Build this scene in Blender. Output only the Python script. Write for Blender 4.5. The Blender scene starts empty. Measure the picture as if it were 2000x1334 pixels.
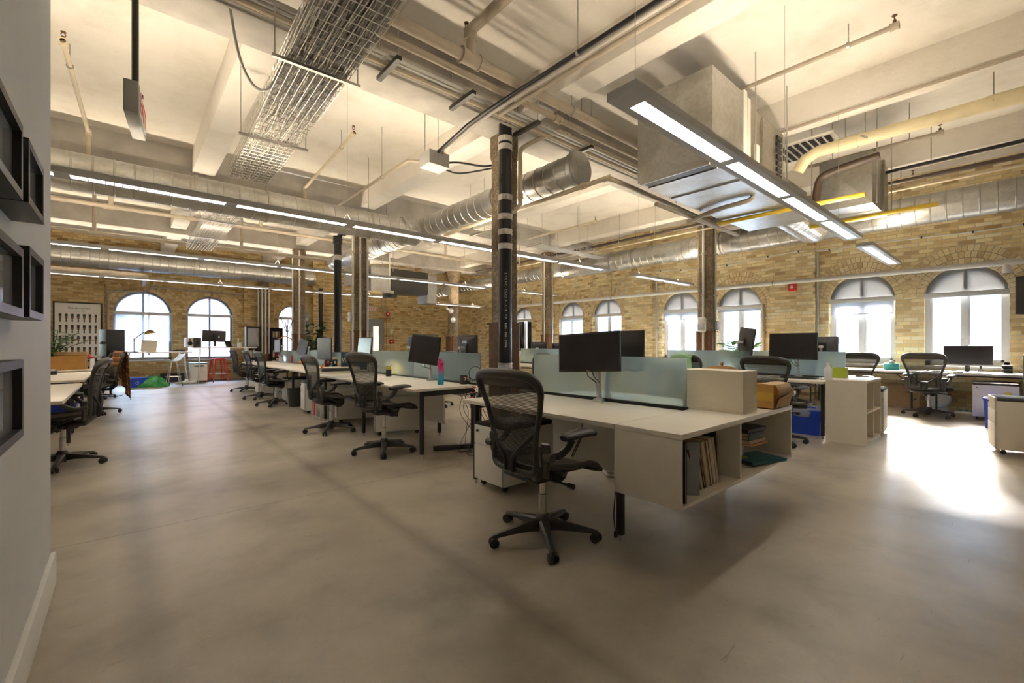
import bpy, bmesh, math, random
from mathutils import Vector, Matrix
PI = math.pi
rnd = random.Random(11)
S = bpy.context.scene
COL = S.collection

# ---------------------------------------------------------------- camera
FPX, HOR, EYE = 867.0, 672.0, 1.2            # focal length and horizon in pixels of the 2000 x 1334 frame, eye height
TH = math.atan2(996, 867); CT, ST = math.cos(TH), math.sin(TH)
cd = bpy.data.cameras.new('camera'); cam = bpy.data.objects.new('camera', cd); COL.objects.link(cam)
cd.sensor_width = 36; cd.lens = FPX / 2000 * 36; cd.shift_y = 0.0025; cd.clip_end = 300; cd.clip_start = .05
cam.location = (0, 0, EYE); cam.rotation_euler = (PI / 2, 0, -math.atan2(CT, ST))
S.camera = cam

# ---------------------------------------------------------------- sky, sun, exposure
W = bpy.data.worlds.new('sky'); S.world = W; W.use_nodes = True
nt = W.node_tree; bg = nt.nodes['Background']
sky = nt.nodes.new('ShaderNodeTexSky'); sky.sky_type = 'NISHITA'; sky.sun_disc = False
sky.sun_elevation = math.radians(32); sky.sun_rotation = math.radians(75); sky.air_density = 1.0; sky.dust_density = 3.0
nt.links.new(sky.outputs[0], bg.inputs[0]); bg.inputs[1].default_value = 4.2
sd = bpy.data.lights.new('sun', 'SUN'); sun = bpy.data.objects.new('sun', sd); COL.objects.link(sun)
sd.energy = 5; sd.angle = math.radians(.6); sd.color = (1, .93, .82)
sun.rotation_euler = Vector((-3.0, -.05, -1.6)).to_track_quat('-Z', 'Y').to_euler()
S.view_settings.view_transform = 'Standard'; S.view_settings.look = 'None'
S.view_settings.gamma = 1; S.view_settings.use_curve_mapping = False
S.view_settings.exposure = 1.7
cy = S.cycles
cy.max_bounces = 8; cy.diffuse_bounces = 5; cy.glossy_bounces = 4; cy.transmission_bounces = 6; cy.transparent_max_bounces = 12
cy.sample_clamp_indirect = 8; cy.caustics_reflective = False; cy.use_denoising = True
LAMP_UP, LAMP_DOWN = 18.0, 7.5               # emission of the linear fixtures

# ---------------------------------------------------------------- measuring helpers (a sight line meets a real plane)
def ray(px):
    a = (px - 1000) / FPX; return CT + a * ST, ST - a * CT
def fl(px, py, z=0.0):
    d = (EYE - z) * FPX / (py - HOR); r = ray(px); return r[0] * d, r[1] * d
def atx(px, X): r = ray(px); return X / r[0] * r[1]
def aty(px, Y): r = ray(px); return Y / r[1] * r[0]
def hgt(py, x, y): return EYE - (py - HOR) / FPX * (CT * x + ST * y)

# ---------------------------------------------------------------- mesh builder
def frames(pts, closed=False):
    n = len(pts); T = []
    for i in range(n):
        if closed: a, b = pts[i - 1], pts[(i + 1) % n]
        else: a, b = pts[max(i - 1, 0)], pts[min(i + 1, n - 1)]
        t = (b - a); T.append(t.normalized() if t.length > 1e-9 else Vector((0, 0, 1)))
    up = Vector((0, 0, 1)) if abs(T[0].z) < .9 else Vector((1, 0, 0))
    u = T[0].cross(up).normalized(); out = []
    for t in T:
        u = (u - t * u.dot(t))
        u = u.normalized() if u.length > 1e-6 else t.orthogonal().normalized()
        out.append((u, t.cross(u)))
    return out
def smooth_path(pts, n=6, closed=False):
    P = [Vector(p) for p in pts]; m = len(P); out = []
    for i in range(m if closed else m - 1):
        if closed: p0, p1, p2, p3 = P[i - 1], P[i], P[(i + 1) % m], P[(i + 2) % m]
        else: p0, p1, p2, p3 = P[max(i - 1, 0)], P[i], P[i + 1], P[min(i + 2, m - 1)]
        for k in range(n):
            t = k / n
            out.append(.5 * ((2 * p1) + (p2 - p0) * t + (2 * p0 - 5 * p1 + 4 * p2 - p3) * t * t + (3 * p1 - p0 - 3 * p2 + p3) * t ** 3))
    if not closed: out.append(P[-1])
    return out

class MB:
    def __init__(s): s.bm = bmesh.new(); s.mi = 0
    def _f(s, vs):
        try:
            f = s.bm.faces.new(vs); f.material_index = s.mi; return f
        except ValueError: return None
    def box(s, c, d, rz=0, rx=0, ry=0, bev=0):
        M = Matrix.Translation(c) @ Matrix.Rotation(rz, 4, 'Z') @ Matrix.Rotation(ry, 4, 'Y') @ Matrix.Rotation(rx, 4, 'X')
        v = [s.bm.verts.new(M @ Vector((x * d[0] / 2, y * d[1] / 2, z * d[2] / 2))) for x in (-1, 1) for y in (-1, 1) for z in (-1, 1)]
        fs = [s._f([v[i] for i in q]) for q in ((0, 1, 3, 2), (4, 6, 7, 5), (0, 4, 5, 1), (2, 3, 7, 6), (0, 2, 6, 4), (1, 5, 7, 3))]
        if bev:
            es = list({e for f in fs for e in f.edges})
            r = bmesh.ops.bevel(s.bm, geom=es, offset=min(bev, min(d) * .45), segments=2, affect='EDGES', profile=.5)
            for f in r['faces']: f.material_index = s.mi
        return s
    def bx(s, x0, x1, y0, y1, z0, z1, bev=0): return s.box(((x0 + x1) / 2, (y0 + y1) / 2, (z0 + z1) / 2), (abs(x1 - x0), abs(y1 - y0), abs(z1 - z0)), bev=bev)
    def tube(s, pts, r, seg=8, closed=False, cap=True, sx=1, sy=1):
        P = [Vector(p) for p in pts]; F = frames(P, closed); n = len(P)
        rr = r if isinstance(r, (list, tuple)) else [r] * n
        rings = [[s.bm.verts.new(P[i] + F[i][0] * (math.cos(2 * PI * k / seg) * rr[i] * sx) + F[i][1] * (math.sin(2 * PI * k / seg) * rr[i] * sy)) for k in range(seg)] for i in range(n)]
        for i in range(n if closed else n - 1):
            a, b = rings[i], rings[(i + 1) % n]
            for k in range(seg): s._f((a[k], a[(k + 1) % seg], b[(k + 1) % seg], b[k]))
        if cap and not closed: s._f(rings[0][::-1]); s._f(rings[-1])
        return s
    def cyl(s, a, b, r, r2=None, seg=16): return s.tube([a, b], [r, r if r2 is None else r2], seg)
    def lathe(s, prof, seg=20, M=None):
        M = M or Matrix(); rings = []
        for r, z in prof:
            rings.append([s.bm.verts.new(M @ Vector((0, 0, z)))] if r < 1e-6 else [s.bm.verts.new(M @ Vector((r * math.cos(2 * PI * k / seg), r * math.sin(2 * PI * k / seg), z))) for k in range(seg)])
        for a, b in zip(rings, rings[1:]):
            for k in range(seg):
                k2 = (k + 1) % seg
                if len(a) == 1 and len(b) > 1: s._f((a[0], b[k2], b[k]))
                elif len(b) == 1 and len(a) > 1: s._f((a[k], a[k2], b[0]))
                elif len(a) > 1: s._f((a[k], a[k2], b[k2], b[k]))
        return s
    def rev(s, prof, p0, d, seg=24):                     # revolve (t, r) pairs about the axis p0 + t d
        d = Vector(d).normalized()
        M = Matrix.Translation(p0) @ d.to_track_quat('Z', 'Y').to_matrix().to_4x4()
        return s.lathe([(r, t) for t, r in prof], seg, M)
    def sphere(s, c, r, seg=12, rings=8, sc=(1, 1, 1)):
        M = Matrix.Translation(c) @ Matrix.Diagonal((sc[0], sc[1], sc[2], 1))
        return s.lathe([(r * math.sin(PI * i / rings) if 0 < i < rings else 0, -r * math.cos(PI * i / rings)) for i in range(rings + 1)], seg, M)
    def prism(s, poly, t0, t1, f):                       # f(u, v, t) -> point; poly of (u, v)
        a = [s.bm.verts.new(f(u, v, t0)) for u, v in poly]; b = [s.bm.verts.new(f(u, v, t1)) for u, v in poly]; n = len(poly)
        s._f(a[::-1]); s._f(b)
        for i in range(n): s._f((a[i], a[(i + 1) % n], b[(i + 1) % n], b[i]))
        return s
    def sheet(s, rows):
        V = [[s.bm.verts.new(p) for p in r] for r in rows]
        for a, b in zip(V, V[1:]):
            for k in range(len(a) - 1): s._f((a[k], a[k + 1], b[k + 1], b[k]))
        return s
    def build(s, name, mats, parent=None, label=None, sharp=38, solid=0):
        bmesh.ops.recalc_face_normals(s.bm, faces=s.bm.faces[:])
        me = bpy.data.meshes.new(name); s.bm.to_mesh(me); s.bm.free()
        for m in (mats if isinstance(mats, (list, tuple)) else [mats]): me.materials.append(M_[m] if isinstance(m, str) else m)
        me.polygons.foreach_set('use_smooth', [True] * len(me.polygons)); me.set_sharp_from_angle(angle=math.radians(sharp))
        o = bpy.data.objects.new(name, me); COL.objects.link(o)
        if parent: o.parent = parent
        if label: o['label'] = label
        if solid:
            md = o.modifiers.new('thickness', 'SOLIDIFY'); md.thickness = solid; md.offset = 0
        return o

def thing(name, label, cat, loc=(0, 0, 0), rz=0, group=None, kind=None):
    o = bpy.data.objects.new(name, None); COL.objects.link(o); o.empty_display_size = .1
    o.location = loc; o.rotation_euler = (0, 0, rz); o['label'] = label; o['category'] = cat
    if group: o['group'] = group
    if kind: o['kind'] = kind
    return o
def tag(o, label, cat, group=None, kind=None):
    o['label'] = label; o['category'] = cat
    if group: o['group'] = group
    if kind: o['kind'] = kind
    return o
def dup(o, loc=None, rz=None, label=None, group=None, parent=None):
    c = o.copy(); COL.objects.link(c)
    if parent: c.parent = parent
    if loc is not None: c.location = loc
    if rz is not None: c.rotation_euler = (0, 0, rz)
    if label: c['label'] = label
    if group: c['group'] = group
    for ch in o.children: dup(ch, parent=c)
    return c
def text(name, body, size, mat, parent, loc, rot, ext=.0005, align='CENTER'):
    cu = bpy.data.curves.new(name, 'FONT'); cu.body = body; cu.size = size; cu.extrude = ext; cu.align_x = align; cu.align_y = 'CENTER'
    t_ = bpy.data.objects.new(name, cu); COL.objects.link(t_); me = bpy.data.meshes.new_from_object(t_.evaluated_get(bpy.context.evaluated_depsgraph_get()))
    bpy.data.objects.remove(t_); me.materials.clear(); me.materials.append(M_[mat]); o = bpy.data.objects.new(name, me); COL.objects.link(o); o.parent = parent
    o.location = loc; o.rotation_euler = rot; return o

# ---------------------------------------------------------------- materials
M_ = {}
def nodes(name):
    m = bpy.data.materials.new(name); m.use_nodes = True; M_[name] = m
    n = m.node_tree.nodes; l = m.node_tree.links
    return m, n, l, n['Principled BSDF']
def N(n, t, **kw):
    x = n.new(t)
    for k, v in kw.items():
        if k in ('operation', 'data_type', 'blend_type', 'feature', 'noise_dimensions', 'bands_direction', 'wave_type', 'interpolation', 'use_clamp'): setattr(x, k, v)
        else: x.inputs[k.replace('_', ' ')].default_value = v
    return x
def ramp(n, l, src, stops):
    r = n.new('ShaderNodeValToRGB'); e = r.color_ramp.elements
    while len(e) < len(stops): e.new(.5)
    for i, (p, c) in enumerate(stops): e[i].position = p; e[i].color = (*c, 1) if len(c) == 3 else c
    l.new(src, r.inputs[0]); return r
def mixc(n, l, fac, a, b, mode='MIX'):
    x = n.new('ShaderNodeMix'); x.data_type = 'RGBA'; x.blend_type = mode
    for s_, v in ((0, fac), (6, a), (7, b)):
        if hasattr(v, 'is_linked') or isinstance(v, bpy.types.NodeSocket): l.new(v, x.inputs[s_])
        elif s_ == 0: x.inputs[0].default_value = v
        else: x.inputs[s_].default_value = (*v, 1)
    return x.outputs[2]
def mth(n, l, op, a, b=0.0, c=None):
    x = n.new('ShaderNodeMath'); x.operation = op
    for i, v in enumerate((a, b, c)):
        if v is None: continue
        if isinstance(v, bpy.types.NodeSocket): l.new(v, x.inputs[i])
        else: x.inputs[i].default_value = v
    return x.outputs[0]
def pm(name, col, rough=.5, metal=0.0, var=.1, scale=6.0, bump=0.0, spec=.5, rvar=.08, coat=0):
    m, n, l, b = nodes(name)
    tc = n.new('ShaderNodeTexCoord'); no = N(n, 'ShaderNodeTexNoise', Scale=scale, Detail=4.0); l.new(tc.outputs['Object'], no.inputs['Vector'])
    r = ramp(n, l, no.outputs['Fac'], [(.25, tuple(c * (1 - var) for c in col)), (.75, tuple(min(1, c * (1 + var)) for c in col))])
    l.new(r.outputs[0], b.inputs['Base Color']); b.inputs['Metallic'].default_value = metal
    rr = N(n, 'ShaderNodeMapRange'); l.new(no.outputs['Fac'], rr.inputs[0]); rr.inputs[3].default_value = max(0, rough - rvar); rr.inputs[4].default_value = min(1, rough + rvar)
    l.new(rr.outputs[0], b.inputs['Roughness']); b.inputs['Specular IOR Level'].default_value = spec; b.inputs['Coat Weight'].default_value = coat
    if bump:
        bu = N(n, 'ShaderNodeBump', Strength=bump, Distance=.01); n2 = N(n, 'ShaderNodeTexNoise', Scale=scale * 12, Detail=3.0); l.new(tc.outputs['Object'], n2.inputs['Vector'])
        l.new(n2.outputs['Fac'], bu.inputs['Height']); l.new(bu.outputs[0], b.inputs['Normal'])
    return m
def glow(name, col, s):
    m, n, l, b = nodes(name); tc = n.new('ShaderNodeTexCoord'); no = N(n, 'ShaderNodeTexNoise', Scale=9.0); l.new(tc.outputs['Object'], no.inputs['Vector'])
    r = ramp(n, l, no.outputs['Fac'], [(.2, tuple(c * .96 for c in col)), (.8, col)])
    b.inputs['Base Color'].default_value = (*col, 1); l.new(r.outputs[0], b.inputs['Emission Color']); b.inputs['Emission Strength'].default_value = s
    return m

# painted concrete ceiling
m, n, l, b = nodes('ceiling_paint'); tc = n.new('ShaderNodeTexCoord')
n1 = N(n, 'ShaderNodeTexNoise', Scale=1.3, Detail=8.0, Roughness=.65); l.new(tc.outputs['Object'], n1.inputs['Vector'])
n2 = N(n, 'ShaderNodeTexNoise', Scale=30.0, Detail=4.0); l.new(tc.outputs['Object'], n2.inputs['Vector'])
r1 = ramp(n, l, n1.outputs['Fac'], [(.25, (.66, .61, .54)), (.5, (.80, .76, .70)), (.8, (.86, .83, .78))]); l.new(r1.outputs[0], b.inputs['Base Color'])
b.inputs['Roughness'].default_value = .75; bu = N(n, 'ShaderNodeBump', Strength=.35, Distance=.01); l.new(n2.outputs['Fac'], bu.inputs['Height']); l.new(bu.outputs[0], b.inputs['Normal'])

pm('shaded_girder_paint', (.50, .475, .44), .75, var=.22, scale=3.0, bump=.15)  # dull grey ceiling paint, with the girders' shade also put into the colour
# polished concrete floor: mottling, specks, broad worn bands, joint lines and cracks
m, n, l, b = nodes('floor_concrete'); tc = n.new('ShaderNodeTexCoord'); V = tc.outputs['Object']
n1 = N(n, 'ShaderNodeTexNoise', Scale=.9, Detail=5.0, Roughness=.55); l.new(V, n1.inputs['Vector'])
n2 = N(n, 'ShaderNodeTexNoise', Scale=55.0, Detail=5.0, Roughness=.7); l.new(V, n2.inputs['Vector'])
vo = N(n, 'ShaderNodeTexVoronoi', Scale=26.0); l.new(V, vo.inputs['Vector'])
r1 = ramp(n, l, n1.outputs['Fac'], [(.28, (.20, .172, .128)), (.42, (.36, .312, .236)), (.56, (.45, .395, .305)), (.78, (.53, .47, .37))])
r2 = ramp(n, l, n2.outputs['Fac'], [(.22, (.35, .34, .33)), (.36, (.97, .97, .97)), (.7, (1.05, 1.05, 1.05))])
c = mixc(n, l, .8, r1.outputs[0], r2.outputs[0], 'MULTIPLY')
rs = ramp(n, l, vo.outputs['Distance'], [(.02, (.4, .38, .35)), (.045, (1, 1, 1))]); c = mixc(n, l, .6, c, rs.outputs[0], 'MULTIPLY')
sp = n.new('ShaderNodeSeparateXYZ'); l.new(V, sp.inputs[0])
wob = N(n, 'ShaderNodeTexNoise', Scale=.7, Detail=6.0); l.new(V, wob.inputs['Vector'])
def band(sock, at, half, soft, amount, col, wobble=.12):
    global c
    d = mth(n, l, 'ABSOLUTE', mth(n, l, 'ADD', mth(n, l, 'SUBTRACT', sock, at), mth(n, l, 'MULTIPLY', mth(n, l, 'SUBTRACT', wob.outputs['Fac'], .5), wobble)))
    k = mth(n, l, 'MULTIPLY', mth(n, l, 'SUBTRACT', 1.0, mth(n, l, 'SMOOTH_MAX', 0.0, mth(n, l, 'MINIMUM', 1.0, mth(n, l, 'DIVIDE', mth(n, l, 'SUBTRACT', d, half), soft)), .05)), amount)
    c = mixc(n, l, k, c, col, 'MULTIPLY')
band(sp.outputs[1], 4.55, .02, .3, .4, (.55, .53, .5)); band(sp.outputs[0], 1.36, .0, .1, .6, (.45, .42, .39), .05); band(sp.outputs[0], 1.1, .05, .35, .3, (.55, .53, .5), .3)
band(sp.outputs[1], 1.1, .05, .45, .4, (.5, .48, .46)); band(sp.outputs[1], 3.72, 0, .014, .5, (.35, .33, .3), .03)
band(sp.outputs[0], .07, .02, .1, .5, (.45, .42, .4), .06); band(sp.outputs[0], 3.9, .1, .5, .35, (.5, .48, .46)); band(sp.outputs[1], 4.35, .3, .5, .25, (.55, .53, .5), .5)
band(sp.outputs[1], 7.2, 0, .018, .55, (.35, .33, .3), .08); band(sp.outputs[1], 9.6, 0, .02, .5, (.4, .38, .35), .1); band(sp.outputs[0], 6.1, .1, .3, .3, (.5, .48, .46), .4)
# scuffs and hairline scratches
n5 = N(n, 'ShaderNodeTexNoise', Scale=2.2, Detail=5.0, Roughness=.6); l.new(V, n5.inputs['Vector']); r5 = ramp(n, l, n5.outputs['Fac'], [(.25, (.6, .58, .55)), (.5, (1, 1, 1))]); c = mixc(n, l, .5, c, r5.outputs[0], 'MULTIPLY')
mp = n.new('ShaderNodeMapping'); mp.inputs['Rotation'].default_value = (0, 0, .9); mp.inputs['Scale'].default_value = (1.2, 14, 1); l.new(V, mp.inputs[0])
n6 = N(n, 'ShaderNodeTexNoise', Scale=3.0, Detail=3.0, Distortion=.6); l.new(mp.outputs[0], n6.inputs['Vector']); r6 = ramp(n, l, n6.outputs['Fac'], [(.265, (.4, .38, .36)), (.285, (1, 1, 1))]); c = mixc(n, l, .45, c, r6.outputs[0], 'MULTIPLY')
l.new(c, b.inputs['Base Color'])
rr = ramp(n, l, n1.outputs['Fac'], [(.3, (.40,) * 3), (.55, (.31,) * 3), (.8, (.42,) * 3)])
rm = mixc(n, l, .25, rr.outputs[0], n2.outputs['Color'], 'ADD'); l.new(mth(n, l, 'MULTIPLY', rr.outputs[0], mth(n, l, 'ADD', .72, mth(n, l, 'MULTIPLY', n2.outputs['Fac'], .6))), b.inputs['Roughness'])
b.inputs['Specular IOR Level'].default_value = .5
bu = N(n, 'ShaderNodeBump', Strength=.06, Distance=.01); l.new(n2.outputs['Fac'], bu.inputs['Height']); l.new(bu.outputs[0], b.inputs['Normal'])

# yellow brick, courses in the wall's own x-z plane
def brickmat(name, tint, dark=1.0):
    m, n, l, b = nodes(name); tc = n.new('ShaderNodeTexCoord'); sp = n.new('ShaderNodeSeparateXYZ'); l.new(tc.outputs['Object'], sp.inputs[0])
    co = n.new('ShaderNodeCombineXYZ'); l.new(mth(n, l, 'ADD', sp.outputs[0], sp.outputs[1]), co.inputs[0]); l.new(sp.outputs[2], co.inputs[1])
    wv = N(n, 'ShaderNodeTexNoise', Scale=3.0, Detail=2.0); l.new(co.outputs[0], wv.inputs['Vector'])
    ad = n.new('ShaderNodeVectorMath'); ad.operation = 'MULTIPLY_ADD'; l.new(wv.outputs['Color'], ad.inputs[0]); ad.inputs[1].default_value = (.02, .014, 0); l.new(co.outputs[0], ad.inputs[2])
    br = n.new('ShaderNodeTexBrick'); l.new(ad.outputs[0], br.inputs['Vector']); br.inputs['Scale'].default_value = 1
    br.inputs['Brick Width'].default_value = .215; br.inputs['Row Height'].default_value = .0716; br.inputs['Mortar Size'].default_value = .006; br.inputs['Mortar Smooth'].default_value = .3
    br.inputs['Bias'].default_value = 0; br.inputs['Color1'].default_value = (0, 0, 0, 1); br.inputs['Color2'].default_value = (1, 1, 1, 1); br.inputs['Mortar'].default_value = (.5, .5, .5, 1)
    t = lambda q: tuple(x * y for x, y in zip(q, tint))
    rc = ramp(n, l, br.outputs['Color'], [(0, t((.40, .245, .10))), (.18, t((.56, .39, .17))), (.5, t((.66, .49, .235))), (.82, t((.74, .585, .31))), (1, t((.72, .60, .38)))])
    no = N(n, 'ShaderNodeTexNoise', Scale=1.6, Detail=8.0, Roughness=.7); l.new(co.outputs[0], no.inputs['Vector'])
    rn = ramp(n, l, no.outputs['Fac'], [(.3, (.66, .6, .52)), (.5, (1, 1, 1)), (.75, (1.06, 1.05, 1.0))]); c = mixc(n, l, .75, rc.outputs[0], rn.outputs[0], 'MULTIPLY')
    n3 = N(n, 'ShaderNodeTexNoise', Scale=70.0, Detail=3.0); l.new(co.outputs[0], n3.inputs['Vector'])
    r3 = ramp(n, l, n3.outputs['Fac'], [(.25, (.6, .57, .5)), (.42, (1, 1, 1))]); c = mixc(n, l, .5, c, r3.outputs[0], 'MULTIPLY')
    c = mixc(n, l, br.outputs['Fac'], c, t((.40 * dark, .33 * dark, .21 * dark))); l.new(c, b.inputs['Base Color']); b.inputs['Roughness'].default_value = .85; b.inputs['Specular IOR Level'].default_value = .25
    h = mth(n, l, 'ADD', mth(n, l, 'MULTIPLY', br.outputs['Fac'], -1.0), mth(n, l, 'MULTIPLY', n3.outputs['Fac'], .3)); bu = N(n, 'ShaderNodeBump', Strength=.6, Distance=.008); l.new(h, bu.inputs['Height']); l.new(bu.outputs[0], b.inputs['Normal'])
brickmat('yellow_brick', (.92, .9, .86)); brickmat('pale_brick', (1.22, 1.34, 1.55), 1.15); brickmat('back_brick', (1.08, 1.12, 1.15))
# single wedge bricks of the arches, each its own shade
def islandmat(name, stops):
    m, n, l, b = nodes(name); g = n.new('ShaderNodeNewGeometry'); r = ramp(n, l, g.outputs['Random Per Island'], stops)
    tc = n.new('ShaderNodeTexCoord'); no = N(n, 'ShaderNodeTexNoise', Scale=40.0, Detail=4.0); l.new(tc.outputs['Object'], no.inputs['Vector'])
    r3 = ramp(n, l, no.outputs['Fac'], [(.3, (.65, .62, .55)), (.5, (1, 1, 1))]); l.new(mixc(n, l, .5, r.outputs[0], r3.outputs[0], 'MULTIPLY'), b.inputs['Base Color']); b.inputs['Roughness'].default_value = .85
    return m
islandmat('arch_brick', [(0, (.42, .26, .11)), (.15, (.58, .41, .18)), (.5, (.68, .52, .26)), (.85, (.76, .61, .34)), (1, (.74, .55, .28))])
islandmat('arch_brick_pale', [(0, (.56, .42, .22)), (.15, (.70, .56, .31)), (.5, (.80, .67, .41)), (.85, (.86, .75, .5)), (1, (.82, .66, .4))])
pm('mortar', (.42, .35, .23), .9, var=.15, scale=20)
# old bare concrete columns, rusty speckle
m, n, l, b = nodes('column_concrete'); tc = n.new('ShaderNodeTexCoord'); n1 = N(n, 'ShaderNodeTexNoise', Scale=5.0, Detail=9.0, Roughness=.7); l.new(tc.outputs['Object'], n1.inputs['Vector'])
n2 = N(n, 'ShaderNodeTexNoise', Scale=38.0, Detail=5.0); l.new(tc.outputs['Object'], n2.inputs['Vector'])
r1 = ramp(n, l, n1.outputs['Fac'], [(.3, (.13, .095, .06)), (.5, (.24, .185, .12)), (.7, (.34, .275, .19))]); r2 = ramp(n, l, n2.outputs['Fac'], [(.3, (.5, .45, .4)), (.55, (1, 1, 1)), (.72, (2.0, 1.9, 1.7))])
l.new(mixc(n, l, .8, r1.outputs[0], r2.outputs[0], 'MULTIPLY'), b.inputs['Base Color']); b.inputs['Roughness'].default_value = .7
bu = N(n, 'ShaderNodeBump', Strength=.7, Distance=.01); l.new(n2.outputs['Fac'], bu.inputs['Height']); l.new(bu.outputs[0], b.inputs['Normal'])
# galvanised sheet
def galv(name, col, rough):
    m, n, l, b = nodes(name); tc = n.new('ShaderNodeTexCoord'); vo = N(n, 'ShaderNodeTexVoronoi', Scale=30.0); l.new(tc.outputs['Object'], vo.inputs['Vector'])
    no = N(n, 'ShaderNodeTexNoise', Scale=3.0, Detail=6.0); l.new(tc.outputs['Object'], no.inputs['Vector'])
    r = ramp(n, l, vo.outputs['Color'], [(0, tuple(x * .82 for x in col)), (1, col)]); r2 = ramp(n, l, no.outputs['Fac'], [(.3, (.72, .66, .58)), (.55, (1, 1, 1))])
    l.new(mixc(n, l, .7, r.outputs[0], r2.outputs[0], 'MULTIPLY'), b.inputs['Base Color']); b.inputs['Metallic'].default_value = 1.0
    rr = N(n, 'ShaderNodeMapRange'); l.new(no.outputs['Fac'], rr.inputs[0]); rr.inputs[3].default_value = rough - .06; rr.inputs[4].default_value = rough + .08; l.new(rr.outputs[0], b.inputs['Roughness'])
galv('galvanised', (.58, .585, .57), .37); galv('galvanised_dull', (.50, .48, .43), .45)
# glass
m, n, l, b = nodes('window_glass'); o = n['Material Output']; tr = n.new('ShaderNodeBsdfTransparent'); tr.inputs[0].default_value = (.95, .98, 1, 1)
gl = n.new('ShaderNodeBsdfGlossy'); gl.inputs['Roughness'].default_value = .02; fr = n.new('ShaderNodeFresnel'); fr.inputs[0].default_value = 1.45
mx = n.new('ShaderNodeMixShader'); l.new(fr.outputs[0], mx.inputs[0]); l.new(tr.outputs[0], mx.inputs[1]); l.new(gl.outputs[0], mx.inputs[2]); l.new(mx.outputs[0], o.inputs[0])
m, n, l, b = nodes('frosted_glass'); o = n['Material Output']; re = n.new('ShaderNodeBsdfRefraction'); re.inputs['Color'].default_value = (.84, .94, .96, 1); re.inputs['Roughness'].default_value = .2; re.inputs['IOR'].default_value = 1.12
tl = n.new('ShaderNodeBsdfTranslucent'); tl.inputs[0].default_value = (.66, .79, .84, 1); df = n.new('ShaderNodeBsdfDiffuse'); df.inputs[0].default_value = (.56, .66, .70, 1)
tc = n.new('ShaderNodeTexCoord'); no = N(n, 'ShaderNodeTexNoise', Scale=2.0); l.new(tc.outputs['Object'], no.inputs['Vector'])
m1 = n.new('ShaderNodeMixShader'); m1.inputs[0].default_value = .42; l.new(tl.outputs[0], m1.inputs[1]); l.new(df.outputs[0], m1.inputs[2])
m2 = n.new('ShaderNodeMixShader'); l.new(mth(n, l, 'ADD', mth(n, l, 'MULTIPLY', no.outputs['Fac'], .1), .27), m2.inputs[0]); l.new(re.outputs[0], m2.inputs[1]); l.new(m1.outputs[0], m2.inputs[2])
l.new(m2.outputs[0], o.inputs[0])
def clear(name, col, rough=.05, alpha=.25):
    m, n, l, b = nodes(name); o = n['Material Output']; tr = n.new('ShaderNodeBsdfTransparent'); tr.inputs[0].default_value = (*col, 1); tc = n.new('ShaderNodeTexCoord')
    no = N(n, 'ShaderNodeTexNoise', Scale=14.0); l.new(tc.outputs['Object'], no.inputs['Vector']); l.new(mth(n, l, 'MULTIPLY', no.outputs['Fac'], rough * 2), b.inputs['Roughness'])
    b.inputs['Base Color'].default_value = (*col, 1); mx = n.new('ShaderNodeMixShader'); mx.inputs[0].default_value = alpha; l.new(tr.outputs[0], mx.inputs[1]); l.new(b.outputs[0], mx.inputs[2]); l.new(mx.outputs[0], o.inputs[0])
clear('clear_plastic', (.88, .93, .97), .2, .4); clear('picture_glass', (1, 1, 1), .02, .22)
def cloth(name, col, tfac, thr):
    m, n, l, b = nodes(name); o = n['Material Output']; tl = n.new('ShaderNodeBsdfTranslucent'); tl.inputs[0].default_value = (*col, 1); df = n.new('ShaderNodeBsdfDiffuse'); df.inputs[0].default_value = (*col, 1)
    tr = n.new('ShaderNodeBsdfTransparent'); m1 = n.new('ShaderNodeMixShader'); m1.inputs[0].default_value = tfac; l.new(df.outputs[0], m1.inputs[1]); l.new(tl.outputs[0], m1.inputs[2])
    tc = n.new('ShaderNodeTexCoord'); wv = N(n, 'ShaderNodeTexNoise', Scale=160.0); l.new(tc.outputs['Object'], wv.inputs['Vector'])
    m2 = n.new('ShaderNodeMixShader'); l.new(mth(n, l, 'MULTIPLY', wv.outputs['Fac'], thr * 2), m2.inputs[0]); l.new(m1.outputs[0], m2.inputs[1]); l.new(tr.outputs[0], m2.inputs[2]); l.new(m2.outputs[0], o.inputs[0])
cloth('blind_fabric', (.50, .52, .55), .45, .10); cloth('blind_fabric_sheer', (.55, .57, .6), .6, .45); cloth('arch_fabric', (.30, .30, .30), .3, .035)
# woven suspension mesh of the chairs: fine dark weave, see-through between the strands
m, n, l, b = nodes('chair_mesh'); o = n['Material Output']; tr = n.new('ShaderNodeBsdfTransparent'); tc = n.new('ShaderNodeTexCoord'); sp = n.new('ShaderNodeSeparateXYZ'); l.new(tc.outputs['Object'], sp.inputs[0])
b.inputs['Base Color'].default_value = (.022, .02, .017, 1); b.inputs['Roughness'].default_value = .45
st = mth(n, l, 'SINE', mth(n, l, 'MULTIPLY', sp.outputs[2], 2 * PI / .0085)); s2 = mth(n, l, 'SINE', mth(n, l, 'MULTIPLY', sp.outputs[1], 2 * PI / .005))
k = mth(n, l, 'ADD', mth(n, l, 'MULTIPLY', mth(n, l, 'GREATER_THAN', st, -.1), .5), mth(n, l, 'MULTIPLY', mth(n, l, 'GREATER_THAN', s2, 0), .24)); k = mth(n, l, 'MINIMUM', mth(n, l, 'ADD', k, .36), 1.0)
mx = n.new('ShaderNodeMixShader'); l.new(k, mx.inputs[0]); l.new(tr.outputs[0], mx.inputs[1]); l.new(b.outputs[0], mx.inputs[2]); l.new(mx.outputs[0], o.inputs[0])

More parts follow.
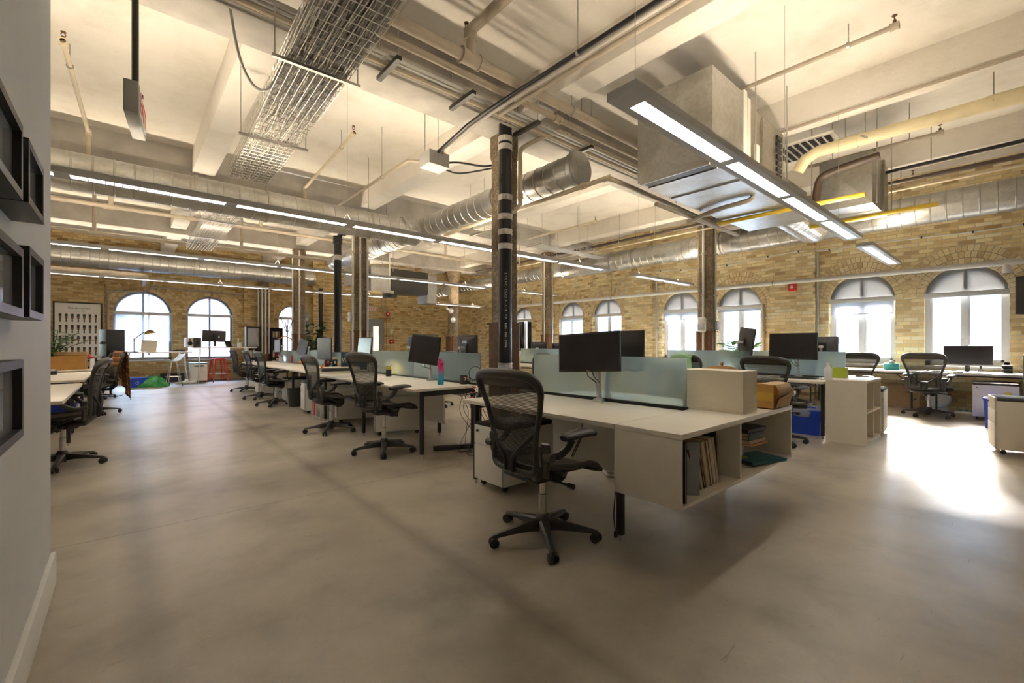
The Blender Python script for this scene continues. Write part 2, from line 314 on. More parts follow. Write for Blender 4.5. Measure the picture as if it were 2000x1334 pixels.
for nm, col, ro, kw in [
 ('white_wall', (.72, .73, .74), .6, dict(var=.03, bump=.05)), ('white_trim', (.85, .84, .80), .45, dict(var=.03)), ('rear_wall', (.7, .68, .64), .7, dict(var=.05)),
 ('black_plastic', (.022, .021, .019), .42, dict(var=.2, scale=30)), ('black_metal', (.02, .02, .02), .4, dict(var=.15)), ('graphite', (.045, .042, .036), .36, dict(var=.15, scale=12)), ('screen', (.028, .025, .026), .22, dict(var=.1, rvar=.03)),
 ('screen_grey', (.11, .12, .14), .2, dict(var=.15, rvar=.03)), ('monitor_black', (.026, .024, .022), .38, dict(var=.15)), ('monitor_grey', (.10, .10, .10), .4, dict(var=.1)),
 ('chrome', (.72, .7, .66), .18, dict(metal=1, var=.04)), ('steel', (.55, .53, .5), .32, dict(metal=1, var=.08)), ('brass', (.55, .36, .12), .28, dict(metal=1)),
 ('laminate', (.80, .74, .62), .35, dict(var=.03, scale=3, rvar=.04)), ('laminate_side', (.78, .71, .59), .45, dict(var=.03, bump=.04, scale=9)), ('cabinet_white', (.80, .77, .71), .4, dict(var=.03)), ('cushion_grey', (.075, .085, .095), .85, dict(var=.15, bump=.2, scale=20)), ('cushion_dark', (.04, .034, .03), .85, dict(var=.15, bump=.2, scale=20)),
 ('cladding_brown', (.14, .065, .026), .55, dict(var=.35, scale=14, bump=.2)), ('pipe_cream', (.66, .57, .42), .5, dict(var=.08)), ('pipe_tan', (.42, .36, .28), .5, dict(var=.12)), ('pipe_white', (.82, .82, .80), .4, dict(var=.04)), ('pipe_grey', (.50, .47, .42), .45, dict(var=.1)), ('conduit', (.62, .62, .60), .35, dict(metal=.6, var=.08)), ('pipe_black', (.018, .019, .022), .3, dict(var=.2, scale=10)), ('pipe_brown', (.075, .05, .035), .45, dict(var=.3)),
 ('fixture_grey', (.50, .50, .49), .45, dict(var=.04)), ('louvre', (.85, .85, .84), .3, dict(var=.03)), ('wire', (.62, .60, .55), .35, dict(metal=.85, var=.1)), ('cable_grey', (.36, .34, .31), .5, dict(var=.25, scale=40)), ('cable_black', (.015, .015, .015), .5, dict(var=.2)), ('cable_white', (.75, .73, .68), .5, dict(var=.05)),
 ('window_white', (.74, .77, .80), .4, dict(var=.03)), ('window_grey', (.36, .38, .41), .4, dict(var=.05)), ('blind_bar', (.62, .63, .62), .4, dict(var=.03)), ('stone_sill', (.6, .58, .54), .6, dict(var=.1)),
 ('red_paint', (.55, .03, .02), .35, dict(var=.08)), ('red_plastic', (.62, .05, .03), .35, dict()), ('blue_plastic', (.015, .07, .55), .35, dict(var=.1)), ('green_bag', (.015, .28, .06), .35, dict(var=.25, scale=9)), ('green_cloth', (.40, .72, .42), .8, dict(var=.1)), ('white_plastic', (.80, .79, .76), .35, dict(var=.04)), ('grey_plastic', (.45, .47, .48), .4, dict(var=.06)), ('teal_plastic', (.03, .28, .27), .4, dict()),
 ('cardboard', (.50, .27, .07), .75, dict(var=.1, bump=.08)), ('cardboard_tan', (.50, .34, .18), .8, dict(var=.1, bump=.08)), ('tape', (.62, .38, .07), .25, dict(var=.06)), ('foam', (.80, .72, .55), .6, dict(var=.07, scale=4, bump=.1)), ('wood_crate', (.40, .20, .045), .5, dict(var=.2, scale=5)), ('wood_light', (.58, .38, .18), .5, dict(var=.15)), ('wood_orange', (.50, .26, .09), .4, dict(var=.2, scale=7)),
 ('paper', (.82, .80, .74), .7, dict(var=.05)), ('paper_cream', (.72, .60, .42), .75, dict(var=.1)), ('book_black', (.03, .028, .026), .5, dict()), ('book_dark', (.07, .03, .03), .5, dict(var=.2)), ('book_red', (.25, .03, .03), .5, dict()), ('book_brown', (.28, .15, .07), .6, dict(var=.15)), ('book_blue', (.02, .10, .15), .4, dict(var=.1)), ('book_teal', (.03, .17, .22), .4, dict()), ('book_green', (.05, .10, .05), .5, dict()), ('book_cream', (.65, .52, .34), .6, dict(var=.12)), ('book_orange', (.62, .24, .06), .5, dict()), ('lime', (.42, .52, .04), .5, dict()), ('cover_sky', (.35, .36, .36), .4, dict(var=.3, scale=4)), ('cover_sea', (.07, .10, .13), .4, dict(var=.5, scale=12)),
 ('leaf', (.06, .20, .03), .35, dict(var=.45, scale=9)), ('leaf_bright', (.22, .48, .06), .4, dict(var=.3, scale=9)), ('leaf_dark', (.02, .075, .015), .4, dict(var=.4, scale=9)), ('stem', (.10, .16, .04), .5, dict()), ('soil', (.04, .025, .015), .9, dict()), ('pot', (.55, .5, .42), .5, dict()), ('pink', (.78, .30, .28), .6, dict(var=.2, scale=30)), ('bottle_pink', (.72, .03, .20), .3, dict()), ('bottle_blue', (.01, .36, .60), .25, dict()), ('sign_blue', (.01, .055, .10), .5, dict(var=.1)), ('amber', (.38, .13, .02), .2, dict()), ('orange', (.75, .20, .03), .5, dict()), ('purple', (.12, .03, .14), .5, dict()), ('yellow', (.70, .55, .03), .5, dict()), ('yellow_gas', (.72, .52, .05), .45, dict(var=.1)), ('insulation', (.80, .70, .46), .6, dict(var=.1)), ('rust', (.16, .07, .03), .7, dict(var=.3)), ('sign_red', (.72, .03, .03), .45, dict()), ('skin_wood', (.62, .33, .18), .6, dict(var=.15)),
 ('building_red', (.46, .30, .27), .8, dict(var=.12, scale=1.5)), ('building_grey', (.36, .38, .36), .8, dict(var=.15, scale=.6)), ('building_pale', (.62, .62, .60), .8, dict(var=.06, scale=.6)), ('building_window', (.10, .13, .17), .15, dict(var=.3, scale=.7)), ('asphalt', (.12, .12, .12), .9, dict(var=.1, scale=.5)), ('fan_blue', (.55, .62, .66), .4, dict())]:
    pm(nm, col, ro, **kw)
glow('lamp_down', (1.0, .96, .90), LAMP_DOWN); glow('lamp_up', (1.0, .84, .62), LAMP_UP)
# plaid blanket
m, n, l, b = nodes('plaid'); tc = n.new('ShaderNodeTexCoord'); sp = n.new('ShaderNodeSeparateXYZ'); l.new(tc.outputs['UV'], sp.inputs[0])
def stripes(sock, stops, per):
    r = ramp(n, l, mth(n, l, 'FRACT', mth(n, l, 'MULTIPLY', sock, per)), stops); r.color_ramp.interpolation = 'CONSTANT'; return r.outputs[0]
sa = stripes(sp.outputs[0], [(0, (.20, .07, .02)), (.2, (.5, .06, .02)), (.3, (.62, .36, .10)), (.38, (.10, .04, .02)), (.6, (.68, .45, .16)), (.68, (.42, .05, .02)), (.8, (.16, .09, .03))], 3.0)
sb = stripes(sp.outputs[1], [(0, (.16, .07, .03)), (.25, (.6, .33, .1)), (.33, (.10, .05, .02)), (.6, (.5, .08, .03)), (.72, (.62, .42, .16)), (.8, (.14, .08, .03))], 4.0)
l.new(mixc(n, l, .5, sa, sb), b.inputs['Base Color']); b.inputs['Roughness'].default_value = .9
# two-colour water bottle: pink lid end fading to blue
m, n, l, b = nodes('bottle_fade'); tc = n.new('ShaderNodeTexCoord'); sp = n.new('ShaderNodeSeparateXYZ'); l.new(tc.outputs['Object'], sp.inputs[0])
r = ramp(n, l, mth(n, l, 'DIVIDE', sp.outputs[2], .24), [(.1, (.0, .30, .52)), (.42, (.05, .42, .66)), (.6, (.42, .25, .55)), (.78, (.72, .08, .30))]); l.new(r.outputs[0], b.inputs['Base Color']); b.inputs['Roughness'].default_value = .25
# ================================================================ STRUCTURE
XR, YL, XC = 11.45, 18.1, 5.6                          # brick wall with the street windows; brick wall with the standing desks
SLAB, BEAM, GIRD = 4.46, 4.08, 3.95
pt = lambda u, v, t: Vector((u, t, v))        # polygon in x-z, extruded along y
fb = MB(); fb.bx(-7, XR + .6, -5, YL + .6, -.25, 0); f = fb.build('floor', 'floor_concrete'); f['kind'] = 'structure'; f['label'] = 'polished concrete floor with dark worn bands'
cb = MB(); cb.bx(-7.2, XR + .6, -5.2, YL + .6, SLAB, SLAB + .25); ceil = cb.build('ceiling', 'ceiling_paint'); ceil['kind'] = 'structure'; ceil['label'] = 'painted concrete ceiling slab'
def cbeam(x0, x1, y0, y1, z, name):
    b_ = MB(); b_.bx(x0, x1, y0, y1, z, SLAB + .02, bev=.015); o = b_.build(name, 'shaded_girder_paint' if name == 'girder' else 'ceiling_paint', ceil); return o
GY = (-.35, 4.45, 9.4, 14.1)
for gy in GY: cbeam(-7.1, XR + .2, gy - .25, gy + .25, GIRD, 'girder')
ys = [-5.1] + [v for gy in GY for v in (gy - .25, gy + .25)] + [YL + .2]
for bxm in (-4.75, -1.88, 1.0, 3.88, 6.78, 9.6):
    for k in range(0, len(ys), 2): cbeam(bxm - .16, bxm + .16, ys[k], ys[k + 1], BEAM, 'beam')

def wall(name, loc, rz, x0, x1, ops, mat, label, H=SLAB, T=.42):
    b_ = MB(); ops = sorted(ops, key=lambda o: o[0]); cur = x0
    for (a, e, zs, zh, arch) in ops:
        b_.bx(cur, a, 0, T, 0, H)
        if zs > 0: b_.bx(a, e, 0, T, 0, zs)
        if arch:
            r = (e - a) / 2; c = (a + e) / 2; poly = [(c - r * math.cos(PI * k / 24), zh + r * arch * math.sin(PI * k / 24)) for k in range(25)]
        else: poly = [(a, zh), (e, zh)]
        b_.prism(poly + [(e, H), (a, H)], 0, T, pt); cur = e
    b_.bx(cur, x1, 0, T, 0, H)
    o = b_.build(name, mat); o.location = loc; o.rotation_euler = (0, 0, rz); o['kind'] = 'structure'; o['label'] = label
    return o
def arches(w, ops, rings, limit, bm_='arch_brick'):
    b_ = MB(); ops = sorted(ops)
    for i, (a, e, zs, zh, arch) in enumerate(ops):
        if not arch: continue
        R_ = (e - a) / 2; c = (a + e) / 2
        lo = (ops[i - 1][1] + a) / 2 if i else a - limit; hi = (e + ops[i + 1][0]) / 2 if i < len(ops) - 1 else e + limit
        lo = max(lo, a - limit); hi = min(hi, e + limit)
        b_.mi = 1
        for k in range(24):
            t0, t1 = PI * k / 24, PI * (k + 1) / 24; tm = (t0 + t1) / 2; ro = R_ + .005
            rr = R_ + rings * .118
            if not lo < c + rr * math.cos(tm) < hi: rr = R_ + .118
            b_.prism([(c + q * math.cos(t), zh + q * arch * math.sin(t)) for q, t in ((ro, t0), (rr, t0), (rr, t1), (ro, t1))], -.004, .03, pt)
        b_.mi = 0
        for k in range(rings):
            r0 = R_ + .006 + k * .118; r1 = r0 + .107; n_ = int(PI * (r0 + r1) / 2 / .078)
            for j in range(n_):
                t0 = PI * (j + .06) / n_; t1 = PI * (j + .94) / n_; tm = (t0 + t1) / 2
                if not lo + .02 < c + (r0 + r1) / 2 * math.cos(tm) < hi - .02: continue
                y0 = -.012 + rnd.uniform(-.003, .003)
                b_.prism([(c + q * math.cos(t), zh + q * arch * math.sin(t)) for q, t in ((r0, t0), (r1, t0), (r1, t1), (r0, t1))], y0, .02, pt)
    o = b_.build('brick_arch', [bm_, 'mortar'], w, sharp=20); return o

def window(name, w, op, frame='window_white', shade=None, blind=0, bmat='blind_fabric', glassbars=True, label='', sill=True, yf=.16):
    a, e, zs, zh, arch = op; r = (e - a) / 2; c = (a + e) / 2
    o = bpy.data.objects.new(name, None); COL.objects.link(o); o.location = w.location; o.rotation_euler = w.rotation_euler; o['kind'] = 'structure'; o['label'] = label
    b_ = MB(); g = .065; top = zh + r
    b_.bx(a, a + g, yf, yf + .1, zs, zh); b_.bx(e - g, e, yf, yf + .1, zs, zh); b_.bx(a, e, yf, yf + .1, zs, zs + .08)
    b_.bx(a, e, yf, yf + .09, zh - .03, zh + .04)
    n_ = 20
    for k in range(n_):
        t0, t1 = PI * k / n_, PI * (k + 1) / n_
        b_.prism([(c + q * math.cos(t), zh + q * math.sin(t)) for q, t in ((r - g, t0), (r, t0), (r, t1), (r - g, t1))], yf, yf + .1, pt)
    b_.bx(c - .03, c + .03, yf - .01, yf + .09, zs, top - .03)
    b_.build('frame', frame, o)
    if glassbars:
        b_ = MB()
        for x0_, x1_ in ((a + g, c - .03), (c + .03, e - g)):
            b_.bx(x0_, x0_ + .035, yf + .02, yf + .07, zs + .08, zh - .03); b_.bx(x1_ - .035, x1_, yf + .02, yf + .07, zs + .08, zh - .03); b_.bx(x0_, x1_, yf + .02, yf + .07, zs + .08, zs + .12)
        b_.build('casement_sash', frame, o)
    b_ = MB(); poly = [(a + .02, zs + .02), (e - .02, zs + .02)] + [(c + (r - .02) * math.cos(PI * k / 24), zh + (r - .02) * math.sin(PI * k / 24)) for k in range(25)]
    b_.prism(poly, yf + .045, yf + .051, pt); b_.build('glass_pane', 'window_glass', o)
    b_ = MB(); b_.bx(a - .005, e + .005, -.005, .075, zh - .035, zh + .055, bev=.008); b_.build('blind_cassette', 'blind_bar', o)
    if shade:
        b_ = MB(); poly = [(c + (r - .01) * math.cos(PI * k / 24), zh + .05 + (r - .06) * math.sin(PI * k / 24)) for k in range(25)]
        b_.prism(poly, yf - .04, yf - .037, pt); b_.build('arch_shade', shade, o)
    if blind:
        b_ = MB(); b_.bx(a + .03, e - .03, .035, .0385, zh - .03 - blind, zh - .03); b_.build('roller_blind', bmat, o)
        b_ = MB(); b_.bx(a + .03, e - .03, .028, .045, zh - .045 - blind, zh - .03 - blind); b_.build('blind_hem_bar', 'blind_bar', o)
    if sill:
        b_ = MB(); b_.bx(a - .0, e + .0, -.03, yf, zs - .05, zs - .001, bev=.006); b_.build('window_sill', 'stone_sill', o)
    return o

ZS, ZH = .80, 2.10
RW = [(.14, 1.22), (1.64, 2.74), (4.08, 5.15), (5.62, 6.70), (8.06, 9.19), (9.56, 10.64), (12.05, 13.1), (-2.5, -1.42), (-4.0, -2.92)]
rops = [(-y1, -y0, ZS, ZH, 1.0) for y0, y1 in RW]
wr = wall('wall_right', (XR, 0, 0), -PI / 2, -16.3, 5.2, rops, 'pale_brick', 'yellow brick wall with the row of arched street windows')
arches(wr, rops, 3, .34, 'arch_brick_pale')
for (y0, y1, d) in ((2.97, 3.86, .13), (6.98, 7.86, .13), (10.85, 11.85, .13), (-1.2, -.28, .0)):
    if d: b_ = MB(); b_.bx(-y1, -y0, -d, .01, 0, SLAB); b_.build('pilaster', 'pale_brick', wr)
kw = [dict(shade='arch_fabric'), dict(shade='arch_fabric', blind=.24), dict(shade='arch_fabric', blind=.05), dict(shade='arch_fabric', blind=.2), dict(shade='arch_fabric', glassbars=True), dict(shade='arch_fabric', blind=1.2), dict(shade='arch_fabric'), dict(shade='arch_fabric', blind=1.22), dict(shade='arch_fabric', blind=1.1)]  # blinds lowered on the two out-of-view windows are added to hold back sun
wl = ['widest window beside the wall loudspeaker', 'window with short lowered blind behind the mesh chair', 'window right of the wall column', 'window left of the wall column', 'small far window with clear panes', 'window with blind fully down', 'far window partly behind the near column', 'window beyond the frame', 'second window beyond the frame']
for i, op in enumerate(rops): window('window_%d' % (i + 1), wr, op, label=wl[i], **kw[i])

LW = [(-.29, 1.13), (1.51, 2.83), (4.27, 5.33), (-4.3, -3.0)]
lops = [(x0, x1, .70, 2.15, 1.0) for i, (x0, x1) in enumerate(LW)]
wlft = wall('wall_left', (0, YL, 0), 0, -7.2, XC + .02, lops, 'yellow_brick', 'brown-yellow brick wall behind the standing desks')
arches(wlft, lops, 3, .36)
b_ = MB(); b_.bx(-2.5, -.475, -.16, .01, 0, SLAB); b_.build('pilaster', 'yellow_brick', wlft)
b_ = MB(); b_.bx(3.15, 4.08, -.14, .01, 0, SLAB); b_.build('pilaster', 'yellow_brick', wlft)
window('window_10', wlft, lops[0], frame='window_grey', shade='blind_fabric_sheer', blind=.83, bmat='blind_fabric_sheer', glassbars=False, label='arched window with half lowered sheer blind behind the desk lamp')
window('window_11', wlft, lops[1], frame='window_grey', shade='blind_fabric_sheer', glassbars=False, label='arched window behind the tilted desktop computer')
window('window_12', wlft, lops[2], frame='window_grey', shade='blind_fabric_sheer', glassbars=False, label='arched window behind the coat stand')
window('window_13', wlft, lops[3], frame='window_grey', glassbars=False, label='window beyond the partition')
# slanting brick wall between the two window walls
dx, dy = XR - XC, 16.0 - YL; L_ = math.hypot(dx, dy); ang = math.atan2(dy, dx); ex = Vector((dx / L_, dy / L_, 0)); ey = Vector((-ex.y, ex.x, 0))
def dg(px):                                   # distance along the slanting wall met by the sight line through px
    r = ray(px); k = (r[1] * XC - r[0] * YL) / (r[0] * ex.y - r[1] * ex.x); return k
d0, d1 = dg(719), dg(750)
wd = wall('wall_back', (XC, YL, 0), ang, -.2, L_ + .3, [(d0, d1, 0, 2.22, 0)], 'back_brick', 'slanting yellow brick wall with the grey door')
a_, e_ = dg(754.5), dg(768)
b_ = MB(); b_.bx(a_, e_, -.16, .01, 0, SLAB); b_.build('pilaster', 'back_brick', wd)
a_, e_ = dg(612), dg(628)
b_ = MB(); b_.bx(.3, a_, -.25, .01, 0, SLAB); b_.build('pilaster', 'back_brick', wd)
dr = bpy.data.objects.new('door_1', None); COL.objects.link(dr); dr.location = wd.location; dr.rotation_euler = wd.rotation_euler; dr['kind'] = 'structure'; dr['label'] = 'dark grey door with a tall glass light'
b_ = MB(); b_.bx(d0, d0 + .07, .05, .2, 0, 2.22); b_.bx(d1 - .07, d1, .05, .2, 0, 2.22); b_.bx(d0, d1, .05, .2, 2.14, 2.22); b_.build('door_frame', 'window_grey', dr)
b_ = MB(); m0, m1 = d0 + .07, d1 - .07; b_.bx(m0, m0 + .14, .1, .15, 0, 2.14); b_.bx(m1 - .14, m1, .1, .15, 0, 2.14); b_.bx(m0, m1, .1, .15, 0, .35); b_.bx(m0, m1, .1, .15, 1.92, 2.14); b_.build('door_leaf', 'window_grey', dr)
b_ = MB(); b_.bx(m0 + .14, m1 - .14, .12, .127, .35, 1.92); b_.build('glass_pane', 'window_glass', dr)
b_ = MB(); b_.bx(m1 - .1, m1 - .05, .06, .1, 1.0, 1.2, bev=.01); b_.build('door_handle', 'steel', dr)
b_ = MB(); b_.bx(d0 - .3, d1 + .3, .9, .95, 0, 3); o = b_.build('wall_stairwell', 'pale_brick'); o.location = wd.location; o.rotation_euler = wd.rotation_euler; o['kind'] = 'structure'; o['label'] = 'brick wall seen through the door glass'
# the remaining sides of the floor, behind and beside the camera
for nm, q in (('wall_rear', (-7.2, XR + .4, -5.3, -5.0, 0, SLAB)), ('wall_far_left', (-7.3, -7.0, -5.2, YL + .4, 0, SLAB))):
    b_ = MB(); b_.bx(*q); o = b_.build(nm, 'rear_wall'); o['kind'] = 'structure'; o['label'] = 'plain painted ' + nm.replace('_', ' ')
# white partition with the picture frames
PX, PY = -.283, 3.19
b_ = MB(); b_.bx(PX - .14, PX, -3.2, PY, 0, SLAB - .0); part_ = b_.build('wall_partition', 'white_wall'); part_['kind'] = 'structure'; part_['label'] = 'smooth white partition wall carrying picture frames'
b_ = MB(); b_.bx(PX, PX + .02, -3.2, PY + .012, .0, .155, bev=.004); o = b_.build('baseboard_left', 'white_trim'); o['kind'] = 'structure'; o['label'] = 'white baseboard along the partition'

# ---------------------------------------------------------------- columns
HC = 1.485
def column(name, x, y, w, label, clad=True, top=GIRD, rnd_=False):
    c = bpy.data.objects.new(name, None); COL.objects.link(c); c.location = (x, y, 0); c['kind'] = 'structure'; c['label'] = label
    b_ = MB(); k = w * .22; h = w / 2
    def octo(h, k): return [(h - k, -h), (h, -h + k), (h, h - k), (h - k, h), (-h + k, h), (-h, h - k), (-h, -h + k), (-h + k, -h)]
    up = lambda u, v, t: Vector((u, v, t))
    if rnd_: b_.lathe([(h, 0), (h, top - .3), (h * 1.5, top), (0, top)], 20)
    else:
        b_.prism(octo(h, k), 0, top - .28, up)
        b_.prism(octo(h * 1.08, k), top - .28, top + .01, up)
    b_.build('column_shaft', 'column_concrete', c)
    if clad:
        b_ = MB(); h2 = h + .022; b_.prism(octo(h2, k * .9), 0, HC - .02, up); b_.build('base_cladding', 'cladding_brown', c)
        b_ = MB(); b_.prism(octo(h2 + .022, k), HC - .02, HC, up); b_.build('cladding_cap', 'cladding_brown', c)
    return c
ca = column('column_near', 3.83, 4.556, .30, 'rough concrete column behind the thick black drain pipe')
cb_ = column('column_window', 9.635, 4.556, .31, 'concrete column with white dispenser near the street windows')
cc = column('column_middle', 3.83, 9.42, .30, 'concrete column with three white conduits beside the WELCOME sign')
cdm = column('column_clipboard', 9.63, 9.42, .30, 'concrete column with a paper clipboard')
ce = column('column_far', 3.83, 13.9, .30, 'concrete column with two white conduits by the tall plant')
cf = column('column_round', *[v * 17.0 for v in ray(885)], .42, 'round concrete column before the slanting brick wall', rnd_=True)
cg = column('column_bookcase', 3.74, YL - .24, .30, 'half column with four white conduits between bookcases')

# ---------------------------------------------------------------- what stands outside the windows
def block(name, x0, x1, y0, y1, z0, z1, wallm, label, rows, cols, face, first=.6, pitch=3.0, wh=1.7):
    t = thing(name, label, 'building', ((x0 + x1) / 2, (y0 + y1) / 2, z0)); hx, hy, H = abs(x1 - x0) / 2, abs(y1 - y0) / 2, z1 - z0
    b_ = MB(); b_.bx(-hx, hx, -hy, hy, 0, H); b_.build('facade', wallm, t)
    b_ = MB(); b_.bx(-hx - .1, hx + .1, -hy - .1, hy + .1, H, H + .4); b_.build('parapet', wallm, t)
    for i in range(rows):
        for j in range(cols):
            z = first + i * pitch; b_ = MB()
            if face == 'x': w_ = 2 * hy / cols; y = -hy + (j + .5) * w_; b_.bx(-hx - .03, -hx + .05, y - w_ * .38, y + w_ * .38, z, z + wh)
            else: w_ = 2 * hx / cols; x = -hx + (j + .5) * w_; b_.bx(x - w_ * .3, x + w_ * .3, -hy - .03, -hy + .05, z, z + wh)
            b_.build('window_band', 'building_window', t)
block('street_building', 38, 50, -16, 22, -9, 9, 'building_pale', 'pale apartment block across the street outside the windows', 6, 7, 'x', 1.2, 3.0, 1.1)
block('office_building', 40, 52, 24, 70, -9, 7.5, 'building_pale', 'pale office block further along the street', 5, 6, 'x', 1.2, 3.1, 1.8)
block('brick_building', 1.15, 14, 30, 40, -9, 6.4, 'building_red', 'red brick building outside the standing desk windows', 3, 3, 'y', 1.0, 3.0, 1.5)
block('grey_building', -12, .9, 36, 46, -9, 6.2, 'building_grey', 'grey building beside the red brick one outside', 3, 3, 'y', 9.2, 2.2, 1.1)
b_ = MB(); b_.bx(-60, 120, -80, 120, -9.3, -9.0); o = b_.build('ground', 'asphalt'); o['kind'] = 'structure'; o['label'] = 'street far below the windows'
for i, (x, y, h, lab) in enumerate(((24, -1.2, 9.2, 'bushy street tree outside beside the wall loudspeaker'), (25, 4.2, 8.0, 'lower street tree outside behind the mesh chair'))):
    t = thing('street_tree', lab, 'tree', (x, y, -9), 0, 'street trees outside the windows')
    b_ = MB(); b_.cyl((0, 0, 0), (0, 0, h), .18, .08); b_.build('trunk', 'rust', t)
    b_ = MB()
    for k in range(420):
        q = Vector((rnd.gauss(0, 1), rnd.gauss(0, 1), rnd.gauss(0, 1))).normalized() * (1.7 * rnd.random() ** .4); p = q + Vector((0, 0, h + .6)); s_ = rnd.uniform(.12, .24)
        b_.box(p, (s_, s_ * .7, .01), rnd.random() * 6, rnd.random() * 6, rnd.random() * 6)
    b_.build('crown', 'leaf_bright', t)
# ================================================================ OVERHEAD SERVICES
def along(ax, a, p, q):                        # points on a line along world axis ax
    return (Vector((p, a[0], a[1])), Vector((q, a[0], a[1]))) if ax == 'x' else (Vector((a[0], p, a[1])), Vector((a[0], q, a[1])))
def duct(name, label, p, q, r, mat='galvanised', seam=.19, flanges=(), rods=(), ends=(True, True)):
    p, q = Vector(p), Vector(q); d = (q - p); L = d.length; dn = d.normalized(); o = thing(name, label, 'duct', p)
    prof = [(0, 0)] if ends[0] else []
    prof += [(0, r)]; t = seam * .5
    while t < L - .05: prof += [(t, r), (t + .006, r + .007), (t + .014, r + .007), (t + .02, r)]; t += seam
    prof += [(L, r)] + ([(L, 0)] if ends[1] else [])
    b_ = MB(); b_.rev(prof, (0, 0, 0), dn, 40); b_.build('spiral_pipe', mat, o)
    for f_ in flanges:
        b_ = MB(); b_.rev([(f_, r), (f_, r + .022), (f_ + .05, r + .022), (f_ + .05, r)], (0, 0, 0), dn, 40); b_.build('flange', mat, o)
    for f_ in rods:
        c_ = dn * f_; b_ = MB(); b_.rev([(f_ - .015, r + .004), (f_ - .015, r + .012), (f_ + .015, r + .012), (f_ + .015, r + .004)], (0, 0, 0), dn, 40)
        b_.cyl(c_ + Vector((0, 0, r)), c_ + Vector((0, 0, SLAB - p.z)), .007, seg=6); b_.build('hanger_strap', 'galvanised_dull', o)
    return o
duct('air_duct', 'long spiral duct beside the hanging EXIT sign, joining the capped duct', (-4.2, 7.5, 3.28), (4.12, 7.5, 3.28), .225, flanges=(4.9, 8.0), rods=(3.2, 5.8, 7.4))
duct('air_duct', 'round duct with a flat end cap behind the near column', (4.3, 3.62, 3.4), (4.3, 12.3, 3.4), .2, flanges=(.02, 3.5, 4.3, 6.4), rods=(1.6, 5.5))
duct('air_duct', 'fat spiral duct high above the street windows', (10.3, -4.8, 3.5), (10.3, 9.35, 3.5), .25, flanges=(6.9, 12.3, 14.05), rods=(6.2, 9.3, 11.6))
duct('air_duct', 'narrower far length of the duct above the street windows', (10.3, 9.3, 3.5), (10.3, 16.2, 3.5), .205, flanges=(3.0,), rods=(1.5,))
duct('air_duct', 'spiral duct along the wall above the standing desks', (-1.6, 17.06, 3.6), (5.2, 17.06, 3.6), .265, flanges=(.25, 4.2), rods=(3.2,))
x_, y_ = [v * 16.2 for v in ray(872)]
duct('air_duct', 'short duct stub between the far grey air unit and the round column', (8.8, 13.7, 3.13), (8.8, 15.1, 3.13), .17, flanges=(.5,))

def pipe(name, label, cat, runs, r, mat, seg=10, rods=(), smooth=0, fit=(), group=None, rodz=None):
    o = thing(name, label, cat, runs[0][0], 0, group); off = Vector(runs[0][0]); b_ = MB()
    for run in runs:
        P = [Vector(p) - off for p in run]
        b_.tube(smooth_path(P, smooth) if smooth else P, r, seg)
    b_.build('pipe_run', mat, o)
    for p, d, rr, ln in fit:
        b_ = MB(); p = Vector(p) - off; d = Vector(d).normalized(); b_.rev([(-ln / 2, r), (-ln / 2, rr), (-ln / 2 + .02, rr), (-ln / 2 + .02, (rr + r) / 2 + .004), (ln / 2 - .02, (rr + r) / 2 + .004), (ln / 2 - .02, rr), (ln / 2, rr), (ln / 2, r)], p, d, 14); b_.build('pipe_fitting', mat, o)
    for p in rods:
        b_ = MB(); p = Vector(p) - off; b_.cyl(p, (p.x, p.y, (rodz or SLAB) - off.z), .006, seg=6); b_.rev([(-.012, r), (-.012, r + .008), (.012, r + .008), (.012, r)], p, (Vector(runs[0][1]) - Vector(runs[0][0])), 12); b_.build('pipe_hanger', 'galvanised_dull', o)
    return o
def head(o, p, up=1):                          # sprinkler head
    p = Vector(p) - o.location; b_ = MB(); s_ = up
    b_.cyl(p, p + Vector((0, 0, .03 * s_)), .014, seg=8); b_.tube([p + Vector((-.014, 0, .03 * s_)), p + Vector((-.018, 0, .05 * s_)), p + Vector((0, 0, .07 * s_))], .004, 6); b_.tube([p + Vector((.014, 0, .03 * s_)), p + Vector((.018, 0, .05 * s_)), p + Vector((0, 0, .07 * s_))], .004, 6)
    b_.cyl(p + Vector((0, 0, .07 * s_)), p + Vector((0, 0, .076 * s_)), .022, seg=12); b_.build('sprinkler_head', 'rust', o)
# sprinkler mains and branches
sm = pipe('sprinkler_pipe', 'thick cream sprinkler main with a tee, above the near column', 'pipe', [[(-1.5, 3.43, 3.9), (8.6, 3.43, 3.9)], [(2.46, 3.43, 3.9), (2.46, 3.43, 4.17)], [(2.46, 3.45, 4.17), (2.46, .3, 4.17)]], .05, 'pipe_tan', 14, rods=[(1.2, 3.43, 3.9), (3.9, 3.43, 3.9)], fit=[((2.46, 3.43, 3.9), (1, 0, 0), .075, .22), ((2.46, 3.43, 4.12), (0, 0, 1), .062, .1)])
head(sm, (2.46, 3.49, 4.2))
pipe('sprinkler_pipe', 'thinner cream pipe running just beside the thick sprinkler main', 'pipe', [[(-1.5, 3.7, 3.93), (8.6, 3.7, 3.93)]], .034, 'pipe_tan', 12, rods=[(1.4, 3.7, 3.93), (4.4, 3.7, 3.93)], fit=[((3.95, 3.7, 3.93), (1, 0, 0), .05, .12)])
